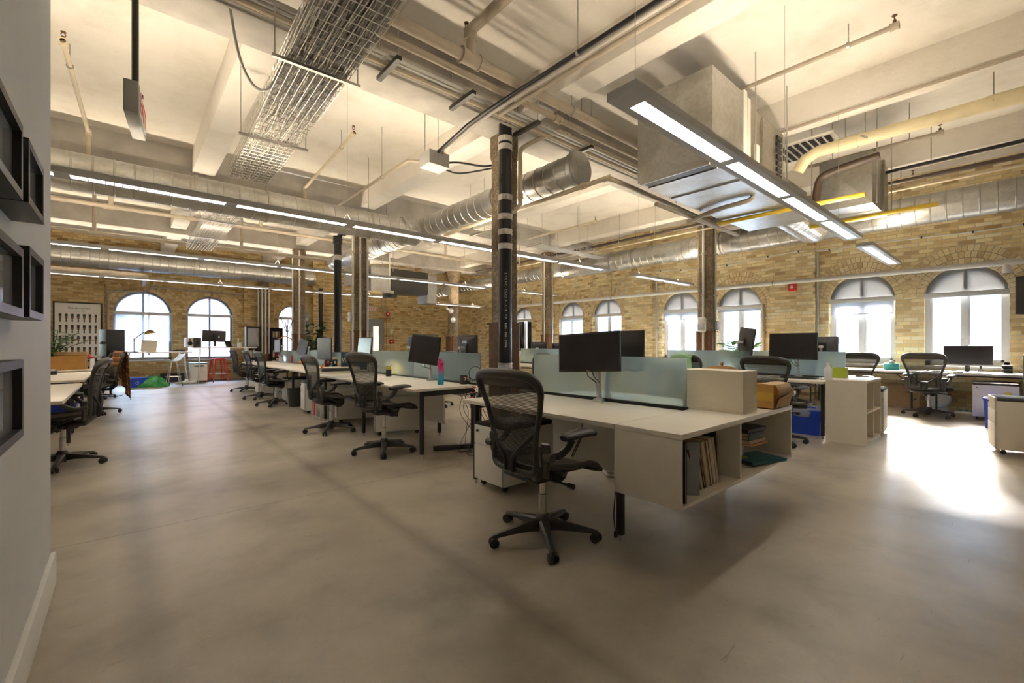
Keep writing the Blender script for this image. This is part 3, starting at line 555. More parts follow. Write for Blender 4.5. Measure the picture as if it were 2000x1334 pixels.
for (lab, p, q, dn, mt) in (('sprinkler branch beside the hanging EXIT sign, turning down at its far end', (-.47, 6.3, 4.22), (-.4, 8.75, 4.22), 3.55, 'pipe_cream'), ('sprinkler branch between the wire tray and the near column', (2.45, 6.25, 4.2), (2.6, 9.05, 4.2), 3.95, 'pipe_cream'),
        ('sprinkler branch above the hanging air handler', (5.55, .8, 4.24), (5.55, 2.6, 4.24), None, 'pipe_tan'), ('short sprinkler branch above the sheet metal transition box', (8.0, .7, 3.95), (8.0, 2.2, 3.95), None, 'pipe_tan'),
        ('sprinkler branch over the middle desks behind the near column', (8.1, 6.4, 4.0), (8.1, 9.0, 4.0), 3.4, 'pipe_cream'), ('thin sprinkler branch above the fat street side duct', (9.95, 1.2, 4.0), (9.95, 3.4, 4.0), None, 'pipe_cream')):
    runs = [[p, q]]
    if dn: runs.append([q, (q[0], q[1], dn)])
    o = pipe('sprinkler_pipe', lab, 'pipe', runs, .024, mt, 10, rods=[((p[0] * .8 + q[0] * .2), (p[1] * .8 + q[1] * .2), p[2])], fit=[(p, (Vector(q) - Vector(p)), .036, .07)] + ([(q, (0, 0, 1), .034, .08)] if dn else []))
    head(o, (p[0], p[1], p[2] + .03))
pipe('sprinkler_pipe', 'tan pipe with risers running beyond the long duct', 'pipe', [[(-4, 10.8, 3.68), (9.3, 10.8, 3.68)]] + [[(x, 10.8, 3.68), (x, 10.8, SLAB)] for x in (-.2, 2.2, 6.9)], .038, 'pipe_tan', 10, fit=[((x, 10.8, 3.68), (1, 0, 0), .055, .2) for x in (-.2, 2.2, 6.9)])
pipe('sprinkler_pipe', 'brown pipe with small risers just above the second row of lights', 'pipe', [[(-4, 12.9, 3.55), (6.5, 12.9, 3.55)]] + [[(x, 12.9, 3.55), (x, 12.9, SLAB)] for x in (-.5, 2.2, 5.5)], .036, 'pipe_tan', 10, fit=[((x, 12.9, 3.55), (1, 0, 0), .05, .16) for x in (-.5, 2.2, 5.5)])
pipe('conduit', 'thin conduit with clips along the girder above the far lights', 'conduit', [[(-4, 13.75, 3.76), (7.5, 13.75, 3.76)]], .018, 'pipe_grey', 8, fit=[((x, 13.75, 3.76), (1, 0, 0), .03, .06) for x in (-1, .3, 1.6, 3.0, 4.4, 5.8)])
pipe('drain_pipe', 'tan drain pipe below the duct, ending in an elbow near the first arched window', 'pipe', [[(-3.5, 15.6, 3.06), (.3, 15.6, 3.06), (.42, 15.72, 3.06), (.42, 18.1, 3.06)]], .06, 'pipe_tan', 12, fit=[((.0, 15.6, 3.06), (1, 0, 0), .072, .12)])
pipe('conduit', 'grey pipe running along the wall over the arched windows', 'conduit', [smooth_path([(-.4, 18.05, 2.2), (-.4, 18.05, 2.72), (-.36, 18.05, 2.78), (.45, 18.05, 2.85), (.62, 18.05, 2.98), (.8, 18.05, 3.0), (3.1, 18.05, 2.94)], 3), [(-.4, 18.05, .6), (-.4, 18.05, 2.25)]], .03, 'pipe_tan', 8)
wd_ = pipe('drain_pipe', 'long white drain pipe passing in front of the street windows', 'pipe', [[(10.75, -3.0, 2.5), (10.75, 12.6, 2.585)], [(10.75, .16, 2.52), (10.75, .16, 2.42)]], .046, 'pipe_white', 16, rods=[(10.75, 7.9, 2.56), (10.75, 3.6, 2.54)], rodz=3.27, fit=[((10.75, .16, 2.52), (0, 1, 0), .06, .18), ((10.75, .16, 2.39), (0, 0, 1), .058, .07), ((10.75, 8.0, 2.56), (0, 1, 0), .056, .1)])
pipe('conduit', 'dark brown pipe crossing from the near window column to the far ceiling', 'conduit', [[(9.3, -3, 3.8), (9.3, 12.6, 3.74)]], .036, 'pipe_brown', 10, rods=[(9.3, 2.2, 3.8), (9.3, 5.6, 3.78), (9.3, 6.6, 3.77), (9.3, 7.6, 3.76), (9.3, 8.7, 3.76)])
pipe('conduit', 'cream conduit slung beneath the dark brown ceiling pipe', 'conduit', [[(9.42, -3, 3.7), (9.42, 12.0, 3.66)]], .02, 'pipe_cream', 8)
for k, (yy, r_, mt, zz) in enumerate(((3.86, .016, 'conduit', 3.88), (3.93, .013, 'conduit', 3.88), (3.995, .02, 'pipe_cream', 3.87), (4.06, .013, 'conduit', 3.88), (4.125, .016, 'pipe_grey', 3.88))):
    pipe('conduit', ['metal conduit nearest the sprinkler pipes in the bundle along the girder', 'second metal conduit from the sprinkler pipes in the girder bundle', 'cream pipe in the middle of the conduit bundle along the girder', 'thin metal conduit between the cream pipe and the girder', 'grey conduit closest to the girder in the conduit bundle'][k], 'conduit', [[(-1.5, yy, zz), (8.6, yy, zz)]], r_, mt, 8)
for k, x in enumerate((1.9, 2.75, 3.7, 4.7)):
    o = thing('strut_hanger', ['steel strut carrying the conduits by the wire tray', 'steel strut carrying the conduits left of the near column', 'steel strut carrying the conduits above the near column', 'steel strut carrying the conduits beside the air handler'][k], 'bracket', (x, 4.0, 3.835), 0, 'strut hangers under the conduit bundle')
    b_ = MB(); b_.bx(-.025, .025, -.24, .2, -.02, .02); b_.build('strut_channel', 'graphite', o)
    b_ = MB(); [b_.cyl((0, y, 0), (0, y, SLAB - 3.835), .006, seg=6) for y in (-.22, .17)]; b_.build('threaded_rod', 'steel', o)
for k, (x, r_, mt, y1) in enumerate(((3.04, .02, 'pipe_black', 4.95), (3.1, .024, 'pipe_grey', 4.95), (3.2, .026, 'pipe_tan', 3.6))):
    pipe('conduit', ['black conduit rising from the ceiling junction box toward the camera', 'grey conduit rising from the ceiling junction box toward the camera', 'tan pipe parallel to the conduits of the ceiling junction box'][k], 'conduit', [[(x, -1.5, 3.80), (x, 3.9, 3.80)] + ([(x, 4.3, 3.78), (x, y1, 3.68)] if y1 > 4 else [])], r_, mt, 10, rods=[(x, 1.6, 3.8), (x, 2.6, 3.8)] if k == 0 else ())
jb = thing('junction_box', 'grey electrical junction box hanging left of the near column', 'junction box', (3.06, 5.06, 3.6))
b_ = MB(); b_.bx(-.15, .15, -.12, .14, -.09, .09, bev=.006); b_.build('box_body', 'fixture_grey', jb); b_ = MB(); [b_.cyl((x, y, .09), (x, y, SLAB - 3.6), .006, seg=6) for x, y in ((-.1, .08), (.1, .08))]; b_.build('hanger_rod', 'steel', jb)
b_ = MB(); b_.tube(smooth_path([(.15, .02, .02), (.35, -.05, .06), (.6, -.3, .0), (.75, -.45, .05)], 6), .014, 8); b_.tube(smooth_path([(.15, .06, -.03), (.4, .0, -.06), (.75, -.4, .0)], 6), .012, 8); b_.build('flexible_cable', 'cable_black', jb)
pipe('conduit', 'grey conduit leading from the junction box to the long duct', 'conduit', [[(2.98, 5.2, 3.62), (2.9, 5.5, 3.7), (2.9, 8.4, 3.7)]], .02, 'pipe_tan', 8, rods=[(2.9, 6.3, 3.7)])
pipe('conduit', 'bent conduit hanging off the girder beside the wire tray', 'conduit', [smooth_path([(.62, 4.15, 3.95), (.72, 4.3, 3.6), (.85, 4.35, 3.42), (.96, 4.2, 3.45), (1.06, 3.8, 3.9)], 5)], .012, 'conduit', 8)
pipe('drain_pipe', 'cream pipe bending down the near column into the black drain pipe', 'pipe', [smooth_path([(6.3, 3.95, 3.96), (4.5, 3.95, 3.96), (4.22, 3.98, 3.95), (3.9, 4.2, 3.76), (3.83, 4.24, 3.66), (3.83, 4.24, 3.55)], 4), [(3.83, 4.24, 3.56), (3.83, 4.24, 3.0), (3.75, 4.25, 2.9), (3.66, 4.28, 2.86)]], .03, 'pipe_cream', 10, fit=[((3.83, 4.24, 3.1), (0, 0, 1), .042, .07), ((4.4, 3.95, 3.96), (1, 0, 0), .042, .07)])
pipe('drain_pipe', 'cream pipe slung under the capped duct, turning toward the air handler', 'pipe', [smooth_path([(4.2, 6.6, 3.1), (4.2, 3.4, 3.12), (4.26, 3.22, 3.13), (4.5, 3.14, 3.12), (7.0, 3.14, 3.06)], 5)], .028, 'pipe_cream', 10, fit=[((4.2, 3.5, 3.12), (0, 1, 0), .04, .07)])
pipe('gas_pipe', 'cream yellow insulated pipe running past the vent grille', 'pipe', [[(7.05, 2.05, 3.6), (7.05, 1.95, 3.74), (7.05, 1.8, 3.8), (7.05, -4.0, 3.8)]], .075, 'insulation', 16, rods=[(7.05, 1.3, 3.8), (7.05, .2, 3.8)], fit=[((7.05, 1.5, 3.8), (0, 1, 0), .083, .25), ((7.05, .1, 3.8), (0, 1, 0), .083, .3)])
pipe('conduit', 'cream conduit fixed to the underside of the ceiling beam', 'conduit', [[(6.62, 2.2, 4.04), (6.62, -4, 4.04)]], .022, 'pipe_tan', 8)
pipe('conduit', 'cream cable run near the sheet metal transition box', 'conduit', [[(8.7, 1.75, 3.7), (8.66, 1.4, 3.78), (8.66, -4, 3.78)]], .02, 'pipe_cream', 8, rods=[(8.66, .85, 3.78)])
pipe('conduit', 'black cable run beside the cream one near the transition box', 'conduit', [smooth_path([(8.6, 1.9, 3.62), (8.58, 1.6, 3.68), (8.56, 1.2, 3.76), (8.56, -4, 3.78)], 4)], .026, 'cable_black', 8)
pipe('gas_pipe', 'dark insulated elbow pipe dropping beside the transition box', 'pipe', [smooth_path([(7.3, 1.2, 3.62), (7.3, 1.7, 3.56), (7.3, 1.86, 3.46), (7.3, 1.9, 3.1)], 5)], .05, 'pipe_brown', 12)
pipe('gas_pipe', 'bright yellow gas pipe under the hanging air handler', 'pipe', [[(6.5, 2.9, 2.95), (6.5, 1.2, 2.95)]], .028, 'yellow_gas', 10)
pipe('gas_pipe', 'yellow gas pipe under the sheet metal transition box', 'pipe', [[(8.3, 2.3, 3.08), (8.3, 1.1, 3.1), (8.3, .75, 3.1)]], .03, 'yellow_gas', 10)
pipe('drain_pipe', 'cream pipe with elbow below the air handler', 'pipe', [smooth_path([(6.0, 3.1, 2.93), (5.75, 2.6, 2.93), (5.7, 2.2, 2.94), (5.7, 2.12, 2.98)], 4), [(5.0, 3.0, 2.95), (7.4, 3.0, 2.95)]], .028, 'pipe_tan', 10)

# black cast drain pipes
bp = thing('drain_pipe', 'thick black drain pipe with steel clamps in front of the near column', 'pipe', (3.60, 4.265, 0))
b_ = MB(); b_.cyl((0, 0, 0), (0, 0, 4.0), .083, seg=28); b_.build('pipe_run', 'pipe_black', bp)
for z in (3.76, 3.66, 3.03, 2.79, 2.6, 2.42, .93):
    b_ = MB(); b_.lathe([(.084, z - .035), (.09, z - .035), (.09, z - .012), (.087, z - .01), (.087, z + .01), (.09, z + .012), (.09, z + .035), (.084, z + .035)], 28); b_.box((-.06, -.075, z), (.035, .03, .03)); b_.build('pipe_clamp', 'steel' if z < 3.5 else 'cable_white', bp)
rdir = math.atan2(-ST * .95, -CT)
nv = Vector((math.cos(rdir + .1), math.sin(rdir + .1), 0)); xv = Vector((0, 0, -1)); yv = nv.cross(xv)
tx = text('pipe_lettering', 'S Y R F C - CLASS A - 5 I R - V P    4 IN - MH - 07/96', .042, 'paper', bp, nv * .084 + Vector((0, 0, 1.62)), (0, 0, 0), .0004)
tx.rotation_euler = Matrix((xv, yv, nv)).transposed().to_euler()
x_, y_ = [v * 9.0 for v in ray(659.5)]
bp2 = thing('drain_pipe', 'black drain pipe standing before the column by the WELCOME sign', 'pipe', (x_, y_, 0))
b_ = MB(); b_.cyl((0, 0, 0), (0, 0, 3.32), .072, seg=24); b_.build('pipe_run', 'pipe_black', bp2); b_ = MB(); b_.lathe([(.074, 3.22), (.09, 3.22), (.09, 3.38), (.074, 3.38)], 20); b_.tube([(0, 0, 3.3), (.1, .1, 3.48), (.2, .2, 3.5)], .05, 12); b_.build('pipe_elbow', 'pipe_black', bp2); b_ = MB(); b_.lathe([(.074, 2.9), (.08, 2.9), (.08, 3.0), (.074, 3.0)], 20); b_.build('pipe_clamp', 'steel', bp2)
x_, y_ = [v * 16.0 for v in ray(626.5)]
bp3 = thing('drain_pipe', 'thin black drain pipe in the corner behind the tall plant', 'pipe', (x_, y_, 0)); b_ = MB(); b_.cyl((0, 0, 0), (0, 0, 3.2), .075, seg=16); b_.build('pipe_run', 'pipe_black', bp3)

# conduits on the columns
def vcond(lab, col, dx_, dy_, r_, z1, mt='conduit', z0=.05):
    o = thing('conduit', lab, 'conduit', (col[0] + dx_, col[1] + dy_, z0)); b_ = MB(); b_.cyl((0, 0, 0), (0, 0, z1 - z0), r_, seg=10); b_.build('pipe_run', mt, o)
    b_ = MB()
    for z in (1.0, 2.2, 3.1): b_.box((0, 0, z), (r_ * 3.2, r_ * 3.2, .03))
    b_.build('conduit_strap', 'steel', o)
C_ = (3.83, 9.42); h = .19
vcond('leftmost of three light conduits on the column by the WELCOME sign', C_, -h + .0, -.1, .02, 3.9, 'pipe_white'); vcond('middle one of three conduits on the column by the WELCOME sign', C_, -.07, -h, .02, 3.9, 'pipe_white'); vcond('last of three conduits on the column by the WELCOME sign', C_, .09, -h, .022, 3.9, 'pipe_white')
C_ = (3.83, 13.9); vcond('left one of two white conduits on the column by the tall plant', C_, -h + .02, -.02, .022, 3.9, 'pipe_white'); vcond('second white conduit on the column by the tall plant', C_, -.04, -h, .022, 3.9, 'pipe_white')
for k in range(4): vcond(['first', 'second', 'third', 'fourth'][k] + ' white conduit counted from the poster side on the half column between bookcases', (3.74, YL - .24), [-.19, -.09, .02, .13][k], [-.09, -h, -h, -h][k], .024, 3.2, 'pipe_white', .85)
C_ = (9.63, 9.42); vcond('left conduit on the column with the clipboard', C_, -h, -.05, .022, 3.9, 'pipe_white'); vcond('corner conduit on the column with the clipboard', C_, .0, -h, .022, 3.9)
C_ = (9.635, 4.556); vcond('white conduit running through the dispenser on the window column', C_, -h, -.02, .024, 3.9, 'pipe_white'); vcond('corner conduit of the window column', C_, .02, -h, .024, 3.9)
ds = thing('soap_dispenser', 'white wall dispenser mounted on the window column', 'dispenser', (9.635 - .21, 4.556 - .01, 1.62)); b_ = MB(); b_.bx(-.07, .03, -.09, .09, -.17, .17, bev=.045); b_.build('dispenser_body', 'white_plastic', ds); b_ = MB(); b_.bx(-.073, -.06, -.08, .08, -.12, .02, bev=.005); b_.build('dispenser_window', 'grey_plastic', ds)
sw = thing('wall_switch', 'grey electrical box beside the dispenser on the window column', 'switch box', (9.635 + .06, 4.556 - .2, 1.6)); b_ = MB(); b_.bx(-.05, .05, -.035, .03, -.1, .1, bev=.006); b_.build('box_body', 'grey_plastic', sw)
x_, y_ = 3.83 - .17, 9.42 + .05; th_ = thing('thermostat', 'small white thermostat on the column by the WELCOME sign', 'thermostat', (x_ - .03, y_, 1.78)); b_ = MB(); b_.bx(-.025, .02, -.06, .06, -.1, .1, bev=.006); b_.build('cover', 'white_plastic', th_); b_ = MB(); b_.bx(-.03, -.024, -.03, .03, -.02, .05); b_.build('display', 'grey_plastic', th_)
sc = thing('security_camera', 'small twin-lens camera on the round column', 'camera', Vector((ray(881)[0], ray(881)[1], 0)) * 16.7 + Vector((0, 0, 2.45))); b_ = MB(); b_.sphere((0, 0, 0), .1); b_.cyl((0, 0, 0), (-.2, .02, .1), .04); b_.build('camera_body', 'white_plastic', sc); b_ = MB(); b_.sphere((.06, -.05, -.35), .1); b_.build('sensor_dome', 'white_plastic', sc)

# linear lights
def light(lab, x0, x1, y, z, n_, w=.2, wires=None):
    L = x1 - x0; o = thing('linear_light', lab, 'light', (x0, y, z), 0, None); hz = .05
    b_ = MB(); rim = .05; b_.bx(.161, L - .101, -w / 2, -w / 2 + rim, 0, hz - .0125); b_.bx(.161, L - .101, w / 2 - rim, w / 2, 0, hz - .0125); b_.bx(0, .16, -w / 2, w / 2, 0, hz - .0125); b_.bx(L - .1, L, -w / 2, w / 2, 0, hz - .0125); b_.bx(0, L, -w / 2, w / 2, hz - .012, hz)
    m_ = (L - .26) / n_
    for k in range(1, n_): b_.bx(.16 + k * m_ - .05, .16 + k * m_ + .05, -w / 2 + rim + .0005, w / 2 - rim - .0005, .0, hz - .0125)
    b_.build('housing', 'fixture_grey', o)
    for k in range(n_):
        a = .16 + k * m_ + (.05 if k else 0); e = .16 + (k + 1) * m_ - (.05 if k < n_ - 1 else 0); q = MB()
        q.bx(a, e, -w / 2 + rim + .001, w / 2 - rim - .001, hz - .02, hz - .0135); lp = q.build('lamp_panel', 'lamp_down', o)
        q = MB(); c_ = int((e - a) / .055)
        for j in range(1, c_): q.box((a + (e - a) * j / c_, 0, .012), (.006, w - 2 * rim, .024))
        q.build('louvre_blades', 'louvre', lp)
    q = MB(); q.bx(.2, L - .15, -.045, .045, hz + .001, hz + .006); q.build('uplight_panel', 'lamp_up', o)
    q = MB()
    for x in wires or (.14, L * .5, L - .75): q.cyl((x, 0, hz), (x, 0, SLAB - z), .0025, seg=5); q.tube([(x - .05, 0, hz), (x, 0, hz + .09), (x + .05, 0, hz)], .003, 5)
    q.build('suspension_wire', 'steel', o)
    return o
light('large grey linear light nearest the camera, hanging before the air handler', 2.13, 7.45, 1.5, 2.62, 4)
light('short linear light hanging before the two nearest street windows', 8.05, 10.35, 1.5, 2.62, 2, wires=(.85, 1.7))
light('long linear light under the long spiral duct, ending past the near column', -3.0, 7.0, 5.3, 2.62, 8)
light('short linear light hanging left of the dispenser column', 7.95, 10.35, 5.3, 2.62, 2, wires=(.2, 1.8))
light('long linear light in the second row from the EXIT sign', -3.0, 7.6, 9.8, 2.745, 8)
light('short linear light crossing the clipboard column', 8.8, 10.4, 9.8, 2.745, 2, wires=(.2, 1.15))
light('long linear light nearest the arched windows of the standing desks', -3.0, 6.9, 14.4, 2.8, 8)
light('short linear light in front of the slanting wall by the round column', 8.2, 10.4, 13.72, 2.62, 2, wires=(.2, 1.75))

# wire basket trays
def tray(lab, L, w, ax, loc, z, ncab, rz=0):
    o = thing('cable_tray', lab, 'cable tray', loc, rz if ax == 'y' else -PI / 2); h_ = .15
    b_ = MB(); n_ = int(L / .1)
    for k in range(n_ + 1):
        y = L * k / n_; b_.tube([(-w / 2, y, h_), (-w / 2, y, 0), (w / 2, y, 0), (w / 2, y, h_)], .0035, 5)
    for x, z_ in [(-w / 2 + w * j / 8, -.004) for j in range(9)] + [(-w / 2, .05), (-w / 2, .1), (-w / 2, h_), (w / 2, .05), (w / 2, .1), (w / 2, h_)]: b_.tube([(x, 0, z_), (x, L, z_)], .0035, 5)
    b_.build('wire_basket', 'wire', o)
    if ncab:
        b_ = MB()
        for k in range(ncab):
            x = rnd.uniform(-w / 2 + .02, w / 2 - .02); zz = .012 + .08 * rnd.random() ** 1.7; P = [(max(-w / 2 + .012, min(w / 2 - .012, x + rnd.gauss(0, .02))), L * j / 12, max(.01, zz + rnd.gauss(0, .008))) for j in range(13)]
            b_.mi = 0 if rnd.random() < .8 else 1; b_.tube(smooth_path(P, 2), .0045, 5, cap=False)
        c_ = b_.build('cable_bundle', ['cable_grey', 'cable_white'], o); c_['kind'] = 'stuff'
    for y in [.6 + 1.6 * j for j in range(int(L / 1.6))]:
        b_ = MB(); b_.bx(-w / 2 - .1, w / 2 + .1, y - .015, y + .015, -.03, -.008)
        for x in (-w / 2 - .08, w / 2 + .08): b_.cyl((x, y, -.03), (x, y, SLAB - z), .006, seg=6)
        b_.build('trapeze_hanger', 'steel', o)
    return o
tray('wide wire basket tray stuffed with grey cables, nearest the camera', 5.35, .47, 'y', (1.10, 1.5, 3.4), 3.4, 170, -.03)
tray('far wire basket tray with loose cables beyond the long duct', 3.9, .46, 'y', (1.3, 8.9, 3.42), 3.42, 40)
tray('narrow wire tray crossing behind the near column', 4.6, .3, 'x', (4.7, 7.15, 3.42), 3.42, 8)

# air handler hung from the ceiling
ah = thing('air_handler', 'large galvanised air handler hanging behind the big linear light', 'air handler', (4.35, 2.0, 3.0))
def pyramid(b, w, h_, dep, x=0.0):
    q = [b.bm.verts.new(p) for p in ((x, 0, 0), (x, w, 0), (x, w, h_), (x, 0, h_))]; c0 = b.bm.verts.new((x - dep, w / 2, h_ / 2))
    for i in range(4): b._f((q[i], q[(i + 1) % 4], c0))
    b._f(q[::-1])
b_ = MB(); b_.bx(.0012, .72, 0, .84, 0, .95); pyramid(b_, .84, .95, .022)
b_.build('supply_plenum', 'galvanised', ah, sharp=1)
b_ = MB(); b_.bx(.02, .16, .05, .79, -.012, .0); b_.build('slot_diffuser', 'black_metal', ah)
b_ = MB()
for x in (.0, .17): b_.bx(x, x + .02, .03, .81, -.02, .0)
b_.build('diffuser_rim', 'steel', ah)
b_ = MB(); b_.bx(.72, .80, -.02, .86, .0, .97); b_.bx(.84, .92, -.01, .85, .02, .93); b_.build('flange_panel', 'cabinet_white', ah)
b_ = MB(); b_.bx(.92, 2.05, .02, .82, .02, .9, bev=.01); b_.bx(1.3, 1.32, .0, .03, .05, .87); b_.build('unit_casing', 'galvanised_dull', ah)
b_ = MB()
for k in range(9): b_.bx(1.78, 1.94, .0, .021, .12 + k * .08, .17 + k * .08)
b_.build('louvre_slots', 'black_metal', ah)
b_ = MB(); b_.bx(1.1, 1.2, .0, .022, .3, .5); b_.build('switch_plate', 'cabinet_white', ah)
b_ = MB(); b_.bx(.72, 3.1, .02, .84, -.015, .02); b_.build('drip_pan', 'galvanised', ah)
b_ = MB(); b_.bx(2.05, 3.1, .05, .8, .02, .4); b_.build('return_duct', 'galvanised', ah)
b_ = MB(); [b_.cyl((x, y, .0), (x, y, SLAB - 3), .008, seg=6) for x, y in ((.95, -.05), (1.95, -.05), (.95, .9), (1.95, .9), (3.0, -.04), (3.0, .9))]; b_.build('hanger_rod', 'steel', ah)
fd = thing('flexible_duct', 'white ribbed flexible duct joining the fat street side duct', 'duct', (7.9, 2.4, 3.2)); b_ = MB(); P = smooth_path([(-.4, 0, 0), (.5, 0, -.03), (1.3, .05, 0), (2.1, .2, .2)], 12)
b_.tube(P, [.2 if i % 2 else .188 for i in range(len(P))], 24); b_.build('ribbed_hose', 'steel', fd, sharp=10)
tp = thing('transition_box', 'sheet metal transition box hanging beyond the air handler', 'duct', (7.75, 1.35, 3.15)); b_ = MB(); b_.bx(.0012, .62, 0, .62, 0, .72); pyramid(b_, .62, .72, .03)
b_.build('cross_broken_sheet', 'galvanised', tp, sharp=1); b_ = MB(); b_.bx(.62, .7, -.03, .65, -.03, .75); b_.bx(.7, 1.0, -.01, .63, -.01, .73); b_.build('end_flange', 'galvanised_dull', tp); b_ = MB(); [b_.cyl((x, y, 0), (x, y, SLAB - 3.15), .008, seg=6) for x, y in ((.05, -.04), (.95, -.06), (.95, .68))]; b_.build('hanger_rod', 'steel', tp)
vg = thing('vent_grille', 'perforated grey vent grille hanging above the insulated pipe', 'vent', (7.35, 2.02, 3.98)); b_ = MB(); b_.bx(-.35, .35, -.4, .4, .006, .03); b_.build('grille_frame', 'cabinet_white', vg); b_ = MB()
for i in range(9):
    for j in range(8): b_.box((-.28 + i * .07, -.31 + j * .09, -.002), (.042, .06, .01))
b_.build('grille_slots', 'black_metal', vg); b_ = MB(); [b_.cyl((x, y, .03), (x, y, SLAB - 3.98), .006, seg=6) for x in (-.33, .33) for y in (-.38, .38)]; b_.build('hanger_rod', 'steel', vg)
# second, far air unit
x_, y_ = [v * 13.6 for v in ray(790)]
a2 = thing('air_handler', 'dark grey air unit hanging before the slanting wall', 'air handler', (x_, y_, 2.72)); b_ = MB(); b_.bx(-.62, .62, -.35, .35, 0, .68, bev=.01); b_.build('unit_casing', 'graphite', a2); b_ = MB(); b_.bx(-1.2, -.62, -.3, .3, .0, .7); b_.bx(-1.75, -1.3, -.28, .28, .12, .66); b_.build('supply_plenum', 'galvanised', a2); b_ = MB(); b_.bx(.62, .95, -.3, .3, -.25, .62); b_.build('return_plenum', 'galvanised', a2); b_ = MB(); [b_.cyl((x, y, .6), (x, y, SLAB - 2.72), .008, seg=6) for x in (-.55, .55) for y in (-.36, .36)]; b_.build('hanger_rod', 'steel', a2)
pj = thing('projector', 'small black projector hanging under the far air unit', 'projector', Vector((ray(761)[0], ray(761)[1], 0)) * 12.3 + Vector((0, 0, 2.48))); b_ = MB(); b_.bx(-.16, .16, -.13, .13, 0, .11, bev=.015); b_.build('projector_body', 'black_plastic', pj); b_ = MB(); b_.cyl((-.06, -.13, .055), (-.06, -.16, .055), .04); b_.build('lens', 'screen', pj); b_ = MB(); b_.cyl((0, 0, .11), (0, 0, SLAB - 2.5), .02); b_.bx(-.2, .1, -.05, .1, .12, .2); b_.build('ceiling_mount', 'cabinet_white', pj)
# EXIT signs
def exitsign(lab, loc, rz, L, h_, d_, pole):
    o = thing('exit_sign', lab, 'exit sign', loc, rz); b_ = MB(); b_.bx(-L / 2, L / 2, -d_ / 2, d_ / 2, -h_ / 2, h_ / 2, bev=.006); b_.build('sign_housing', 'fixture_grey', o)
    b_ = MB(); b_.bx(-L / 2 + .02, L / 2 - .02, -d_ / 2 - .004, -d_ / 2 + .002, -h_ / 2 + .02, h_ / 2 - .02); f_ = b_.build('sign_face', 'paper', o); text('exit_lettering', 'EXIT', h_ * .85, 'sign_red', f_, (0, -d_ / 2 - .005, -.005), (PI / 2, 0, 0), .001).scale = (1.05 * L / (h_ * 2.35), 1, 1)
    if pole: b_ = MB(); b_.cyl((0, 0, h_ / 2), (0, 0, pole - loc[2]), .022, seg=12); b_.lathe([(.0, h_ / 2), (.05, h_ / 2), (.05, h_ / 2 + .02), (.02, h_ / 2 + .03)], 14); b_.build('ceiling_stem', 'graphite', o)
    return o
exitsign('grey EXIT sign hanging on a stem beside the partition wall', (.055, 4.42, 2.965), PI / 2 - .1, .54, .23, .085, SLAB)
e2 = exitsign('far EXIT sign above the door in the slanting wall', Vector((XC, YL, 2.62)) + ex * dg(726.5) - ey * .1, ang, .34, .22, .06, None)
# fire alarm devices and conduits on the slanting wall pier
for nm, lab, px, z, rr, mt, cat in (('fire_bell', 'red fire bell on the brick pier beside the door', 757, 2.42, .1, 'red_paint', 'fire alarm'), ('fire_pull_station', 'red fire pull station on the brick pier beside the door', 764, 1.3, .09, 'red_paint', 'fire alarm')):
    o = thing(nm, lab, cat, Vector((XC, YL, z)) + ex * dg(px) - ey * .165, ang); b_ = MB(); b_.rev([(0, 0), (0, rr), (-.0, rr), (.06, rr * .8), (.08, 0)], (0, 0, 0), (0, -1, 0), 20) if 'bell' in nm else b_.bx(-rr, rr, -.06, 0, -rr, rr, bev=.01); b_.build('housing', mt, o); b_ = MB(); b_.box((0, -.08 if 'bell' in nm else -.063, 0), (.07, .012, .05)); b_.build('cover_plate', 'white_plastic', o)
o = thing('conduit', 'grey conduit dropping down the brick pier beside the door', 'conduit', Vector((XC, YL, 0)) + ex * dg(763) - ey * .19, ang); b_ = MB(); b_.cyl((0, 0, .2), (0, 0, 2.3), .022, seg=8); b_.tube(smooth_path([(0, 0, 2.3), (-.05, 0, 2.4), (-.35, 0, 2.7), (-.35, 0, 3.1)], 4), .02, 8); b_.build('pipe_run', 'pipe_grey', o); b_ = MB(); b_.bx(-.05, .06, -.04, .03, 1.62, 1.8, bev=.006); b_.build('outlet_box', 'white_plastic', o)
# things fixed to the street window wall
fa = thing('fire_pull_station', 'red fire alarm on the brick pier between street windows', 'fire alarm', (XR - .14, atx(1548, XR - .13), hgt(561, XR - .13, atx(1548, XR - .13)))); b_ = MB(); b_.bx(-.05, .01, -.085, .085, -.085, .085, bev=.012); b_.build('housing', 'red_paint', fa); b_ = MB(); b_.sphere((-.055, 0, 0), .035, sc=(.4, 1, 1)); b_.build('strobe_lens', 'white_plastic', fa)
P = [];
for px, py in ((2030, 433), (2000, 437), (1900, 452), (1800, 463), (1700, 475), (1620, 487), (1560, 492), (1500, 502), (1420, 518), (1330, 527), (1290, 529), (1240, 537)):
    y = atx(px, XR - .03 if not 1495 < px < 1590 else XR - .16); P.append((XR - .03 if not 1480 < px < 1600 else XR - .16, y, hgt(py, XR - .1, y)))
o = thing('wall_cable', 'white cable clipped along the brick above the street windows', 'cable', P[0]); b_ = MB(); b_.tube(smooth_path([Vector(p) - Vector(P[0]) for p in P], 5), .014, 6); b_.build('cable_run', 'cable_white', o); b_ = MB()
for k in range(1, len(P) - 1): b_.box(Vector(P[k]) - Vector(P[0]), (.05, .025, .035))
b_.build('cable_clip', 'cable_black', o)
